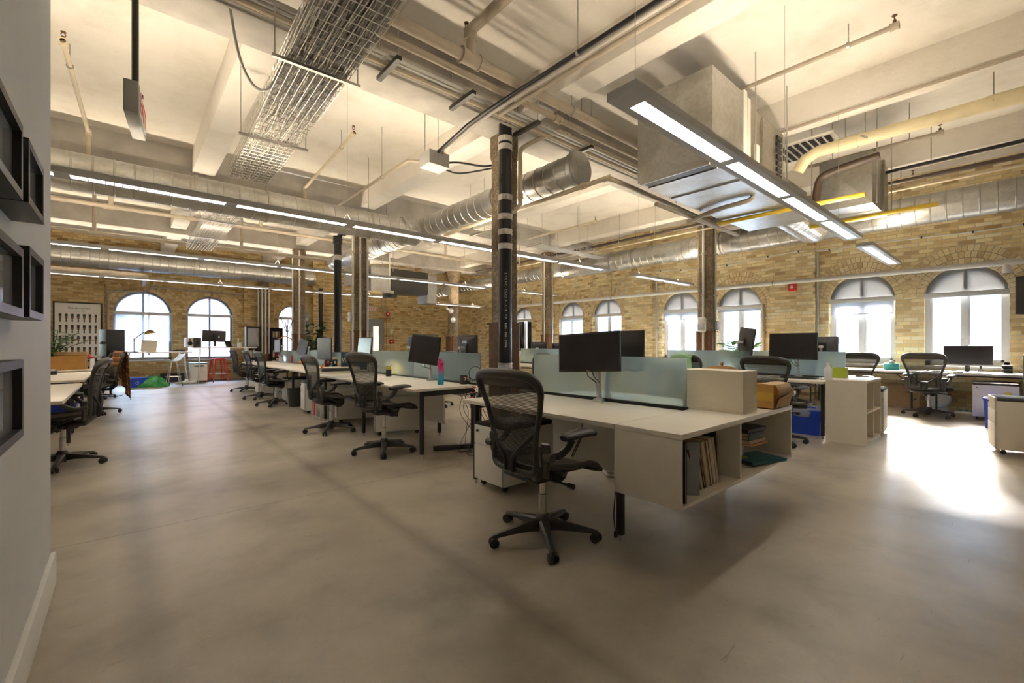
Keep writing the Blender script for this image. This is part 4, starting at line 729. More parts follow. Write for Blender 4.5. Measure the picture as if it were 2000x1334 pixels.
for k, (px, z0, z1, X_, mt) in enumerate(((1597, .1, 3.2, XR - .05, 'conduit'), (1282, .1, 3.2, XR - .05, 'conduit'), (1491, .8, 2.15, XR - .04, 'pipe_tan'))):
    o = thing('conduit', ['metal conduit down the brick beside the second street window', 'metal conduit down the brick left of the dispenser column', 'short tan conduit down the brick behind the mesh chair plant'][k], 'conduit', (X_, atx(px, X_), z0)); b_ = MB(); b_.cyl((0, 0, 0), (0, 0, z1 - z0), .026, seg=10); b_.build('pipe_run', mt, o); b_ = MB(); b_.box((.01, 0, (z1 - z0) * .5), (.07, .09, .03)); b_.box((.01, 0, (z1 - z0) * .8), (.07, .09, .03)); b_.build('conduit_strap', 'steel', o)
o = thing('cable_coil', 'white coil of cable hanging on the brick left of the dispenser column', 'cable', (XR - .17, atx(1215, XR - .15), 2.92)); b_ = MB()
for k in range(3): b_.tube([(0, .17 * math.cos(2 * PI * j / 24) * (1 + .06 * k), .16 * math.sin(2 * PI * j / 24) - .02 * k) for j in range(24)], .007, 6, closed=True)
b_.build('coil_loops', 'cable_white', o)
def loudspeaker(lab, loc, rz, w, d, h, stand=None, bracket=False, nm='loudspeaker'):
    o = thing(nm, lab, 'loudspeaker', loc, rz); b_ = MB(); b_.prism([(-d / 2, -w / 2 * .7), (-d / 2 + d * .3, -w / 2), (d / 2, -w / 2), (d / 2, w / 2), (-d / 2 + d * .3, w / 2), (-d / 2, w / 2 * .7)], 0, h, lambda u, v, t: Vector((u, v, t))); b_.build('cabinet', 'black_plastic', o)
    b_ = MB(); b_.bx(d / 2, d / 2 + .012, -w / 2 + .015, w / 2 - .015, .02, h - .02, bev=.006); b_.build('grille', 'monitor_black', o); b_ = MB(); b_.box((d / 2 + .014, 0, .06), (.006, .045, .03)); b_.build('badge', 'grey_plastic', o)
    b_ = MB(); b_.bx(-.05, .05, -w / 2 - .008, -w / 2 + .004, h * .45, h * .55, bev=.003); b_.build('carry_handle', 'graphite', o)
    if bracket: b_ = MB(); b_.tube(smooth_path([(0, 0, h), (-.0, 0, h + .06), (-.3, 0, h + .08), (-.42, 0, h)], 4), .02, 8); b_.build('wall_bracket', 'steel', o)
    if stand: b_ = MB(); b_.cyl((0, 0, -stand), (0, 0, 0), .022); b_.lathe([(.0, -stand), (.2, -stand), (.2, -stand + .015), (.03, -stand + .03)], 20); b_.build('stand_pole', 'black_metal', o)
    return o
loudspeaker('black loudspeaker mounted high on the brick beside the street windows', (10.9, -.16, 1.68), PI - .25, .38, .36, .6, bracket=True)
x_, y_ = [v * 10.2 for v in ray(216)]; loudspeaker('dark loudspeaker on a stand beside the paintbrush poster', (x_, y_, .93), -PI / 2 + .55, .36, .36, .6, stand=.93)
# paintbrush poster
x0, x1 = aty(103, YL - .2), aty(200, YL - .2); po = thing('framed_poster', 'white poster of rows of paintbrushes in a black frame', 'poster', ((x0 + x1) / 2, YL - .166, 1.55)); w_ = (x1 - x0); h_ = 1.72
b_ = MB(); f_ = .035; b_.bx(-w_ / 2, w_ / 2, -.03, .0, h_ / 2 - f_, h_ / 2); b_.bx(-w_ / 2, w_ / 2, -.03, 0, -h_ / 2, -h_ / 2 + f_); b_.bx(-w_ / 2, -w_ / 2 + f_, -.03, 0, -h_ / 2, h_ / 2); b_.bx(w_ / 2 - f_, w_ / 2, -.03, 0, -h_ / 2, h_ / 2); b_.build('poster_frame', 'black_metal', po)
b_ = MB(); b_.bx(-w_ / 2 + f_, w_ / 2 - f_, -.012, -.008, -h_ / 2 + f_, h_ / 2 - f_); pp = b_.build('poster_sheet', 'white_plastic', po)
b_ = MB()
for r_ in range(5):
    for c in range(7):
        cx_ = -w_ * .36 + c * w_ * .72 / 6; cz_ = h_ / 2 - .42 - r_ * .32
        b_.mi = 0; b_.box((cx_, -.0135, cz_ + .04), (.055, .003, .075)); b_.mi = 1; b_.box((cx_, -.0135, cz_ - .015), (.055, .003, .035)); b_.mi = 2; b_.prism([(cx_ - .027, cz_ - .033), (cx_ + .027, cz_ - .033), (cx_ + .011, cz_ - .075), (cx_ + .018, cz_ - .13), (cx_, cz_ - .17), (cx_ - .018, cz_ - .13), (cx_ - .011, cz_ - .075)], -.015, -.012, pt)
b_.build('printed_brushes', ['book_black', 'book_brown', 'pipe_brown'], pp)
text('poster_title', 'Ou-au-nu-ou!', .085, 'book_black', pp, (.02, -.0135, h_ / 2 - .17), (PI / 2, 0, 0)); text('poster_subtitle', 'paintbrush study', .035, 'book_black', pp, (.02, -.0135, h_ / 2 - .26), (PI / 2, 0, 0))
# picture frames on the partition
def picframe(lab, y0, y1, z0, z1, dep=.075):
    o = thing('picture_frame', lab, 'picture frame', (PX, (y0 + y1) / 2, (z0 + z1) / 2)); hy, hz, t = (y1 - y0) / 2, (z1 - z0) / 2, .022
    b_ = MB(); b_.bx(0, dep, -hy, -hy + t, -hz, hz); b_.bx(0, dep, hy - t, hy, -hz, hz); b_.bx(0, dep, -hy + t, hy - t, -hz, -hz + t); b_.bx(0, dep, -hy + t, hy - t, hz - t, hz); b_.build('box_frame', 'black_metal', o)
    b_ = MB(); b_.bx(dep - .05, dep - .042, -hy + t, hy - t, -hz + t, hz - t); b_.build('mount_board', 'paper', o)
    b_ = MB(); b_.bx(dep - .042, dep - .04, -hy * .6, hy * .6, -hz * .62, hz * .62); b_.build('picture_print', 'pipe_tan', o)
    b_ = MB(); b_.bx(dep - .02, dep - .017, -hy + t, hy - t, -hz + t, hz - t); b_.build('glass_pane', 'picture_glass', o)
FX = PX + .075
def fy(px): return atx(px, FX)
def fz(py, px): return hgt(py, FX, fy(px))
for lab, p0, p1, t1, b1 in (('uppermost framed picture on the partition, cut by the photo edge', -8, 45, 247, 392), ('framed picture overlapped by the uppermost one on the partition', 56, 86, 333, 439), ('middle framed picture on the partition, cut by the photo edge', -8, 46, 488, 620), ('framed picture between the middle ones, nearest the room', 58, 86, 509, 627), ('lowest framed picture on the partition wall', -8, 46, 702, 851)):
    picframe(lab, fy(p0), fy(p1), fz(b1, p1), fz(t1, p1))
# ================================================================ OFFICE CHAIRS
def make_chair(label):
    t = thing('office_chair', label, 'office chair', (0, 0, 0), 0, 'black mesh swivel chairs')
    for k in range(5):
        a = 2 * PI * k / 5 + .35; u = Vector((math.cos(a), math.sin(a), 0)); v = Vector((-u.y, u.x, 0)); b_ = MB()
        rows = []
        for s_, w_, zt, zb in ((.03, .034, .125, .06), (.10, .03, .118, .066), (.2, .024, .098, .066), (.29, .021, .082, .06), (.325, .02, .074, .056), (.338, .012, .068, .058)):
            c = u * s_; rows.append([c + v * w_ + Vector((0, 0, zb)), c + v * w_ * .95 + Vector((0, 0, zt - .012)), c + v * w_ * .5 + Vector((0, 0, zt)), c - v * w_ * .5 + Vector((0, 0, zt)), c - v * w_ * .95 + Vector((0, 0, zt - .012)), c - v * w_ + Vector((0, 0, zb)), c + v * w_ + Vector((0, 0, zb))])
        b_.sheet(rows); b_._f([b_.bm.verts.new(p) for p in rows[-1][:-1]]); lg = b_.build('base_leg', 'graphite', t)
        b_ = MB(); c = u * .325; wa = a + PI / 2 + rnd.uniform(-.6, .6); ax = Vector((math.cos(wa), math.sin(wa), 0))
        for s_ in (-1, 1): b_.rev([(0, 0), (0, .022), (.004, .0285), (.018, .0285), (.022, .022), (.022, 0)], c + ax * (.006 if s_ > 0 else -.006) + Vector((0, 0, .0295)), ax * s_, 16)
        b_.cyl(c + Vector((0, 0, .03)), c + Vector((0, 0, .07)), .012, seg=8); b_.box(c + Vector((0, 0, .048)), (.03, .03, .024), bev=.008); b_.build('caster', 'black_plastic', lg)
    b_ = MB(); b_.lathe([(0, .04), (.03, .04), (.034, .06), (.046, .075), (.046, .128), (.036, .15), (.029, .155), (.0, .155)], 18); b_.build('base_hub', 'graphite', t)
    b_ = MB(); b_.lathe([(.024, .15), (.024, .26), (.027, .262), (.027, .275), (.019, .278), (.019, .46)], 16); b_.build('gas_column', 'chrome', t)
    # tilt mechanism, a rounded black lump under the seat
    b_ = MB(); b_.box((-.02, 0, .40), (.22, .12, .075), bev=.03); b_.rev([(-.075, 0), (-.075, .055), (-.05, .075), (.05, .075), (.075, .055), (.075, 0)], (.09, 0, .405), (0, 1, 0), 18); b_.box((-.13, 0, .415), (.14, .3, .035), bev=.015)
    for s_ in (-1, 1): b_.tube(smooth_path([(-.02, s_ * .06, .39), (-.03, s_ * .18, .39), (-.02, s_ * .25, .385)], 4), .008, 8); b_.cyl((-.02, s_ * .235, .385), (-.02, s_ * .275, .385), .016, seg=10)
    b_.build('tilt_mechanism', 'black_plastic', t)
    # seat: rim frame and woven mesh
    def sp_(u, v):                              # u -1..1 across, v 0 rear..1 front
        w_ = .255 * (1 - .10 * (1 - v) ** 2 - .06 * v ** 4); x = -.19 + .45 * v; z = .475 - .012 * math.sin(PI * min(1, v * 1.1)) - .055 * max(0, (v - .72) / .28) ** 2 + .03 * abs(u) ** 3 * (1 - .6 * v) + .012 * (1 - v)
        return Vector((x, u * w_, z))
    b_ = MB(); n_ = 12; b_.sheet([[sp_(-1 + 2 * i / n_, j / 14) for i in range(n_ + 1)] for j in range(15)]); b_.build('seat_mesh', 'graphite', t, solid=.006)
    loop = [sp_(-1 + 2 * i / 8, 0) for i in range(8)] + [sp_(1, j / 12) for j in range(12)] + [sp_(1 - 2 * i / 10, 1) for i in range(10)] + [sp_(-1, 1 - j / 12) for j in range(12)]
    b_ = MB(); b_.tube(loop, .016, 8, closed=True, sx=1.1, sy=1.0); [b_.tube(smooth_path([sp_(s_ * .98, .15) - Vector((0, 0, .01)), Vector((.0, s_ * .18, .435)), Vector((.08, s_ * .12, .43)), sp_(s_ * .9, .62) - Vector((0, 0, .012))], 4), .016, 8) for s_ in (-1, 1)]; b_.build('seat_frame', 'graphite', t)
    # back: rounded frame wide at the shoulders, narrow waist, woven mesh inside
    half = [(0, 0), (.10, 0), (.165, .012), (.188, .05), (.186, .13), (.192, .21), (.218, .31), (.250, .41), (.268, .475), (.262, .525), (.225, .558), (.15, .573), (0, .578)]
    def bp_(u, v):
        q = max(0, v / .578); x = -.215 - .045 * math.cos(q * PI * 1.15 + .2) * .55 - .135 * q ** 1.5 + .30 * u * u * (1 - .3 * q); return Vector((x, u, .465 + v * .985))
    oh = smooth_path([Vector((p[0], p[1], 0)) for p in half], 4); out = [(p.x, p.y) for p in oh] + [(-p.x, p.y) for p in oh[-2:0:-1]]
    b_ = MB(); pts = [bp_(u, v) for u, v in out]; rad = [.0165 + .013 * max(0, (v / .578 - .75) / .25) + .004 * max(0, 1 - v / .08) for u, v in out]
    b_.tube(pts, rad, 10, closed=True, sx=1, sy=1.0); b_.build('back_frame', 'graphite', t)
    b_ = MB(); rows = []
    vs = [.578 * j / 22 for j in range(23)]
    def wid(v):
        for (a, b) in zip(oh, oh[1:]):
            if a.y <= v <= b.y and b.y > a.y: return a.x + (b.x - a.x) * (v - a.y) / (b.y - a.y)
        return 0.0
    for v in vs:
        w_ = max(wid(min(max(v, .004), .574)), .02); rows.append([bp_(w_ * (-1 + 2 * i / 10), v) for i in range(11)])
    b_.sheet(rows); b_.build('back_mesh', 'chair_mesh', t)
    b_ = MB(); top = lambda q: Vector((-.012, 0, 0)) + q    # solid band under the top rail
    b_.sheet([[bp_(w_ * (-1 + 2 * i / 8), v) + Vector((-.004, 0, 0)) for i in range(9)] for v, w_ in ((.50, .25), (.535, .24), (.565, .2))]); b_.build('top_rail_pad', 'graphite', t, solid=.008)
    b_ = MB(); yb = Vector((-.035, 0, 0))        # Y-shaped lumbar brace
    for s_ in (-1, 1): b_.tube(smooth_path([bp_(s_ * .185, .235) + Vector((-.01, 0, 0)), bp_(s_ * .1, .15) + yb, bp_(s_ * .035, .085) + yb, bp_(s_ * .03, .0) + yb * .8], 4), .0125, 8)
    b_.box(bp_(0, .07) + yb + Vector((.012, 0, 0)), (.02, .10, .11), bev=.008); b_.build('lumbar_brace', 'black_plastic', t)
    b_ = MB()                                    # yoke that carries back and arms
    b_.tube(smooth_path([(-.205, .2, .50), (-.2, .17, .455), (-.17, .1, .425), (-.15, 0, .415), (-.17, -.1, .425), (-.2, -.17, .455), (-.205, -.2, .50)], 4), .022, 10); b_.build('back_yoke', 'graphite', t)
    for s_ in (-1, 1):
        b_ = MB(); b_.tube(smooth_path([(-.19, s_ * .215, .46), (-.2, s_ * .23, .55), (-.205, s_ * .235, .65)], 4), [.02] * 4 + [.024] * 4 + [.02], 10, sx=1.5, sy=.8)
        b_.tube(smooth_path([(-.2, s_ * .24, .575), (-.13, s_ * .262, .58), (-.07, s_ * .272, .61), (-.035, s_ * .275, .655)], 4), .02, 10, sx=.9, sy=1.1); b_.cyl((-.205, s_ * .235, .58), (-.205, s_ * .29, .58), .025, seg=12); ar = b_.build('arm_support', 'graphite', t)
        b_ = MB(); P = smooth_path([(-.105, s_ * .275, .672), (-.05, s_ * .275, .68), (.05, s_ * .272, .685), (.12, s_ * .268, .68), (.155, s_ * .266, .668)], 4); n_ = len(P); b_.tube(P, [.03 + .02 * max(0, math.sin(PI * i / (n_ - 1))) ** .5 for i in range(n_)], 12, sx=1.0, sy=.52); b_.build('arm_pad', 'black_plastic', ar)
    return t
CH = [('black mesh chair nearest the camera, at the white end shelf', 1.95, 1.95, -.02), ('black mesh chair at the desk with the pink and blue bottle', 2.17, 4.66, .14), ('black mesh chair beside the red binder', 2.13, 6.23, .02), ('black mesh chair third along the desk row from the red stool', 2.22, 9.6, .05), ('black mesh chair second along the desk row from the red stool', 2.25, 10.95, 0), ('black mesh chair of the desk row nearest the red stool', 2.32, 12.95, .05),
      ('black mesh chair at the desk beside the partition wall', -.47, 6.2, PI - .12), ('black mesh chair with the plaid blanket over its back', -.4, 10.4, PI + .35), ('black mesh chair before the folding table at the widest window', 10.08, 1.02, -.12), ('black mesh chair behind the torn cardboard box', 6.0, 1.98, -.1), ('black mesh chair behind the frosted panel near the second window', 8.9, 1.85, PI - .3), ('black mesh chair under the far street side desk', 10.0, 2.95, .6), ('black mesh chair partly hidden behind the near column', 4.62, 5.0, PI - .3), ('black mesh chair near the red cap by the poster wall', -.5, 13.3, PI + .5),
      ('black mesh chair on the far side of the middle desks', 4.5, 7.4, PI)]
proto = make_chair(CH[0][0])
for i, (lab, x, y, rz) in enumerate(CH):
    if i == 0: proto.location = (x, y, 0); proto.rotation_euler = (0, 0, rz)
    else:
        c_ = dup(proto, (x, y, 0), rz, lab)
        if i == 1:                              # this chair stands raised on its gas column
            for q in c_.children:
                if not q.name.startswith(('base_', 'gas_')): q.location.z += .055

# ================================================================ DESKS
DZ = .73
def bench(lab, x, y0, y1, halves=(0, 1), xs=(.80, .80), gap=.06, z=DZ, frame=True, group='white bench desks on black frames', leg_in=.02, basket=True):
    w = xs[0] + xs[1] + gap; o = thing('bench_desk', lab, 'desk', (x, y0, 0), 0, group); L = y1 - y0; n_ = max(1, round(L / 1.55))
    for h_ in halves:
        a = 0 if h_ == 0 else xs[0] + gap
        for k in range(n_):
            b_ = MB(); b_.bx(a, a + xs[h_], L * k / n_ + .002, L * (k + 1) / n_ - .002, z - .03, z, bev=.003); b_.build('tabletop', 'laminate', o)
    a = .1 if 0 in halves else xs[0] + gap; e = w - .1 if 1 in halves else xs[0]
    for k in range(n_ + 1):
        y = min(max(L * k / n_, leg_in + .0), L - leg_in - .035)
        b_ = MB(); b_.bx(a, e, y, y + .035, z - .085, z - .031); b_.build('frame_rail', 'black_metal', o)
        for x_ in (a, e - .036):
            b_ = MB(); b_.bx(x_, x_ + .036, y, y + .036, .035, z - .085); lg = b_.build('leg', 'black_metal', o); b_ = MB(); b_.cyl((x_ + .018, y + .018, 0), (x_ + .018, y + .018, .04), .012, seg=10); b_.build('levelling_foot', 'steel', lg)
    if not basket: return o
    b_ = MB(); c = xs[0] + gap / 2
    for x_ in (c - .17, c - .05, c + .05, c + .17): b_.tube([(x_, .1, z - .12), (x_, L - .1, z - .12)], .003, 5)
    for k in range(int(L / .08)): b_.tube([(c - .17, .1 + k * .08, z - .07), (c - .17, .1 + k * .08, z - .12), (c + .17, .1 + k * .08, z - .12), (c + .17, .1 + k * .08, z - .07)], .003, 5)
    b_.build('cable_basket', 'black_metal', o)
    return o
bench('white bench desk nearest the camera, joined to the end shelf', 2.17, 1.577, 3.14)
bench('long white bench desk carrying the pink and blue bottle', 2.24, 4.12, 7.2, halves=(0,))
bench('white bench desk half behind the near column, backing the bottle desk', 2.24, 5.0, 7.2, halves=(1,), xs=(.80, .8), basket=False)
bench('long white bench desk along the aisle toward the red stool', 2.3, 7.72, 13.4)
bench('white bench desk behind the tall open cube cabinet', 6.55, 1.62, 4.25)
bench('white bench desk far in the middle of the room', 6.6, 5.2, 8.3)
bench('white desk beside the partition carrying the wooden planter box', -2.07, 8.12, 11.6)
bench('low white desk close behind the partition wall', -2.05, 5.2, 7.42)
def divider(lab, x, y0, y1, z1=1.095, z0=DZ - .01, n_=1):
    o = thing('desk_divider', lab, 'desk divider', (x, y0, z0), 0, 'frosted glass desk dividers'); L = y1 - y0
    for k in range(n_):
        b_ = MB(); b_.bx(-.006, .006, L * k / n_ + .004, L * (k + 1) / n_ - .004, .02, z1 - z0, bev=.002); b_.build('glass_panel', 'frosted_glass', o)
    b_ = MB(); b_.bx(-.018, .018, .0, L, .0, .028); b_.build('base_channel', 'black_metal', o)
    return o
divider('frosted glass divider in front of the white foam block', 3.03, 1.573, 3.15, DZ + .37)
divider('long frosted glass divider behind the pink and blue bottle', 3.07, 4.07, 7.2, n_=2)
divider('frosted glass divider on the aisle desk toward the red stool', 3.13, 7.72, 13.2, 1.04, n_=4)
divider('frosted glass divider behind the tall open cube cabinet', 7.38, 1.57, 4.2, n_=2)
divider('frosted glass divider on the far middle desk', 7.43, 5.2, 8.2, n_=2)
divider('small frosted glass divider at the far street side desk', 9.23, 5.9, 8.7, 1.1, n_=2)
bench('white desk beyond the green cloth chair, near the street windows', 8.4, 5.9, 8.7)

# end shelf of the nearest desk
sh = thing('end_shelf', 'low white open end shelf holding books, nearest the camera', 'shelf', (2.17, 1.155, .333)); Wd, Dp, Ht = 1.68, .42, .397; tk = .018
b_ = MB(); b_.bx(0, Wd, 0, Dp, Ht - .03, Ht, bev=.003); b_.build('top_panel', 'laminate', sh)
for x_ in (0, Wd - tk): b_ = MB(); b_.bx(x_, x_ + tk, .004, Dp, 0, Ht - .031, bev=.0015); b_.build('side_panel', 'laminate_side', sh)
b_ = MB(); b_.bx(.74, .74 + tk, .006, Dp - .02, tk, Ht - .031); b_.build('middle_panel', 'laminate_side', sh)
b_ = MB(); b_.bx(tk, Wd - tk, .004, Dp, 0, tk, bev=.0015); b_.build('bottom_panel', 'laminate_side', sh)
b_ = MB(); b_.bx(tk, Wd - tk, Dp - .018, Dp, tk, Ht - .031); b_.build('back_panel', 'laminate_side', sh)
for x_ in (.23, .5, .86, 1.1, 1.36): b_ = MB(); b_.prism([(0, 0), (.045, 0), (.02, -.04)], x_, x_ + .05, lambda u, v, t: Vector((t, .1 + u, Ht - .031 + v))); b_.build('angle_bracket', 'grey_plastic', sh)
# books: leaning row in the first bay, stack in the second
def book(lab, x, y, z, th, h_, d_, mat, lean=0, turn=0, flat=False, page='paper_cream', group='books leaning in the end shelf', nm='book'):
    o = thing(nm, lab, 'book', (x, y, z), turn, group); M = Matrix.Rotation(lean, 4, 'Y'); b_ = MB()
    dims = (th, d_, h_) if not flat else (h_, d_, th)
    def bb(x0, x1, y0, y1, z0, z1, q): 
        k0 = len(q.bm.verts); q.box(((x0 + x1) / 2, (y0 + y1) / 2, (z0 + z1) / 2), (x1 - x0, y1 - y0, z1 - z0))
        for v in list(q.bm.verts)[k0:]: v.co = M @ v.co
    if not flat:
        bb(0, .003, 0, d_, 0, h_, b_); bb(th - .003, th, 0, d_, 0, h_, b_); bb(.003, th - .003, d_ - .004, d_, 0, h_, b_)
    else:
        bb(0, h_, 0, d_, 0, .003, b_); bb(0, h_, 0, d_, th - .003, th, b_); bb(0, h_, 0, .004, 0, th, b_)
    b_.build('cover', mat, o)
    b_ = MB()
    if not flat: bb(.003, th - .003, .004, d_ - .005, .003, h_ - .004, b_)
    else: bb(.003, h_ - .004, .005, d_ - .004, .003, th - .003, b_)
    b_.build('pages', page, o)
    return o
bz = .333 + tk + .0005
x = 2.196
for lab, th, h_, d_, mat, lean, y in (('thin tan book upright against the shelf side', .016, .325, .2, 'book_cream', 0, 1.19), ('cream book upright beside the tan one', .014, .325, .2, 'paper_cream', 0, 1.19), ('dark spiral notebook upright beside the cream book', .018, .325, .2, 'book_black', 0, 1.17)):
    book(lab, x, y, bz, th, h_, d_, mat, 0); x += th + .003
mg = book('magazine with a sea photo leaning open-faced in the shelf', 2.425, 1.185, bz, .006, .30, .15, 'cover_sky', -.02, .78)
x = 2.45
for lab, th, h_, d_, mat, lean, pg in (('dark red book with white lettering leaning in the shelf', .02, .27, .19, 'book_red', -.30, 'book_dark'), ('black paperback leaning beside the dark red book', .013, .27, .18, 'book_black', -.30, 'paper_cream'), ('thin cream paperback leaning after the black one', .012, .27, .18, 'paper_cream', -.29, 'paper_cream'), ('dark brown paperback leaning amid the cream ones', .012, .265, .18, 'book_dark', -.28, 'paper_cream'), ('broad cream book leaning in the shelf', .026, .285, .19, 'book_cream', -.26, 'book_cream'), ('brown book leaning after the broad cream one', .02, .285, .19, 'book_brown', -.25, 'paper_cream'), ('pale paperback leaning near the black folder', .014, .29, .19, 'paper', -.24, 'paper_cream'), ('tan paperback last in the leaning row', .014, .29, .19, 'book_cream', -.23, 'paper_cream')):
    book(lab, x, 1.22, bz, th * 1.5, h_, d_, mat, lean * 1.05, 0, page=pg); x += th * 1.5 + .014
fo = book('large black folder standing at the back of the leaning books', 2.885, 1.30, bz, .02, .31, .25, 'book_black', -.07, .0, page='book_black')
def stack(lab, x, y, z, w, d, t, mat, turn, pg='paper_cream'): return book(lab, x, y, z, t, w, d, mat, 0, turn, True, pg, 'books stacked in the end shelf')
z = bz
for lab, dx_, w, d, t, mat, tn, pg in (('grey blue folder lowest in the shelf stack', .02, .26, .30, .012, 'book_black', -.25, 'book_brown'), ('closed teal blue laptop sleeve with a lime mark', .0, .33, .24, .02, 'book_teal', -.35, 'book_blue')):
    stack(lab, 3.25 + dx_, 1.215, z, w, d, t, mat, tn, pg); z += t + .001
b_ = MB(); b_.box((3.36, 1.32, z), (.07, .06, .001), rz=.4); o = b_.build('sticker', 'lime'); lm2 = [q for q in COL.objects if q.get('label') == 'closed teal blue laptop sleeve with a lime mark'][0]; o.parent = lm2; o.matrix_parent_inverse = (Matrix.Translation(lm2.location) @ lm2.rotation_euler.to_matrix().to_4x4()).inverted()
b_ = MB(); b_.bx(0, .2, 0, .17, 0, .10); bx_ = tag(b_.build('storage_box', 'grey_plastic'), 'small grey box propping up the stacked books', 'box'); bx_.location = (3.22, 1.34, z + .0)
z += .10
for lab, w, d, t, mat, pg in (('orange paperback under the stacked books', .25, .2, .016, 'book_orange', 'paper'), ('cream book second from below in the propped stack', .24, .2, .022, 'book_cream', 'paper_cream'), ('olive book in the propped stack', .22, .19, .03, 'book_green', 'book_cream'), ('black book near the top of the propped stack', .22, .18, .02, 'book_black', 'paper_cream'), ('large black book on top of the propped stack', .27, .2, .024, 'book_black', 'book_dark')):
    stack(lab, 3.25 + rnd.uniform(0, .02), 1.24 + rnd.uniform(-.01, .01), z, w, d, t, mat, -.08 + rnd.uniform(-.04, .04), pg); z += t + .001

# pedestals
def pedestal(lab, x, y, rz, w=.38, d=.56, h_=.5, cush='cushion_dark', mat='cabinet_white', drawers=(.16, .30), lip=.05, label2=None):
    o = thing('drawer_pedestal', lab, 'drawer cabinet', (x, y, 0), rz, 'white drawer pedestals on casters')   # front faces local -x, front left corner at origin along +y
    b_ = MB(); b_.bx(.0, d, 0, w, .055, h_, bev=.003); b_.build('cabinet_body', mat, o); z_ = .06
    for dh in drawers[::-1]:
        b_ = MB(); b_.bx(-.018, -.001, .003, w - .003, z_, z_ + dh - .004, bev=.002); dw = b_.build('drawer', mat, o); z_ += dh
        b_ = MB(); b_.bx(-.02, -.01, .003, .012, z_ - dh, z_ - .005); b_.build('drawer_pull', 'grey_plastic', dw)
    b_ = MB(); b_.cyl((-.019, w - .05, h_ - .03), (-.03, w - .05, h_ - .03), .01, seg=10); b_.build('lock', 'black_plastic', o)
    if cush: b_ = MB(); b_.bx(-.015, d, .0, w, h_, h_ + .04, bev=.018); b_.build('seat_cushion', cush, o)
    for x_, y_ in ((.05, .05), (.05, w - .05), (d - .05, .05), (d - .05, w - .05)):
        b_ = MB(); b_.rev([(-.012, 0), (-.012, .024), (.012, .024), (.012, 0)], (x_, y_, .025), (0, 1, 0), 14); b_.box((x_, y_, .046), (.03, .028, .018)); b_.build('caster', 'black_plastic', o)
    return o
pedestal('white pedestal with dark cushion behind the nearest chair', 2.27, 2.70, 0)
pedestal('white pedestal behind the chair of the bottle desk', 2.45, 5.5, -.38, w=.36, d=.58, h_=.5, cush=None)
pedestal('white pedestal with its side toward the chair beside the red binder', 2.42, 6.78, -.25, w=.3, d=.62, h_=.5, cush=None)
pedestal('two drawer pedestal with grey cushion beside the dark waste bin', 2.33, 8.05, -.1, w=.38, d=.56, h_=.52, cush='cushion_grey')
pedestal('white pedestal second along the aisle beyond the waste bin', 2.38, 9.35, 0)
pedestal('white pedestal far along the aisle near the red stool', 2.38, 11.8, 0)
pedestal('white pedestal with grey cushion behind the open cube cabinet', 7.38, 1.17, .08, w=.36, d=.5, h_=.58, cush='cushion_grey')
pedestal('grey pedestal with yellow note under the folding table', 10.2, .02, .06, w=.5, d=.6, h_=.55, cush='cushion_dark', mat='cabinet_white', drawers=(.2, .3))
pd = [q for q in COL.objects if q.get('label') == 'grey pedestal with yellow note under the folding table'][0]
b_ = MB(); b_.box((-.0195, .12, .42), (.001, .08, .07)); b_.build('sticky_note', 'yellow', pd); b_ = MB(); b_.box((-.0195, .3, .4), (.001, .03, .02)); b_.build('red_label', 'red_plastic', pd)
x_, y_ = fl(1948, 888)
pedestal('tan sided pedestal with grey cushion cut by the photo edge', x_ + .01, y_ - .0, -PI / 2 + .16, w=.42, d=.56, h_=.58, cush='cushion_grey', mat='laminate_side', drawers=(.14, .14, .28))
pedestal('white pedestal far left under the planter desk', -1.0, 8.75, PI, w=.38, d=.5, h_=.5, cush=None)
pedestal('low white pedestal behind the chair at the partition wall', -1.02, 7.0, PI, w=.42, d=.55, h_=.45, cush=None)
# open cube cabinet
cbn = thing('cube_cabinet', 'tall white cube cabinet with open cells on its side', 'cabinet', (6.55, 1.19, 0)); w, d, H_ = .79, .41, .765
b_ = MB(); b_.bx(0, w, 0, d, H_ - .03, H_, bev=.003); b_.build('top_panel', 'laminate', cbn)
for x_ in (0, w - tk): b_ = MB(); b_.bx(x_, x_ + tk, .004, d, 0, H_ - .031); b_.build('side_panel', 'laminate_side', cbn)
b_ = MB(); b_.bx(w / 2 - tk / 2, w / 2 + tk / 2, .006, d - .02, tk, H_ - .031); b_.build('middle_panel', 'laminate_side', cbn)
for z_ in (.03, .375): b_ = MB(); b_.bx(tk, w - tk, .006, d - .02, z_, z_ + tk); b_.build('shelf_board', 'laminate_side', cbn)
b_ = MB(); b_.bx(tk, w - tk, .006, d, 0, .03); b_.build('plinth', 'laminate_side', cbn); b_ = MB(); b_.bx(tk, w - tk, d - .018, d, tk, H_ - .031); b_.build('back_panel', 'laminate_side', cbn)
b_ = MB(); b_.bx(0, .14, 0, .26, 0, .24); b_.bx(.002, .138, -.002, 0, .01, .23); o = tag(b_.build('file_box', 'paper'), 'white file box in the upper cell of the cube cabinet', 'box'); o.location = (6.575, 1.25, .394)
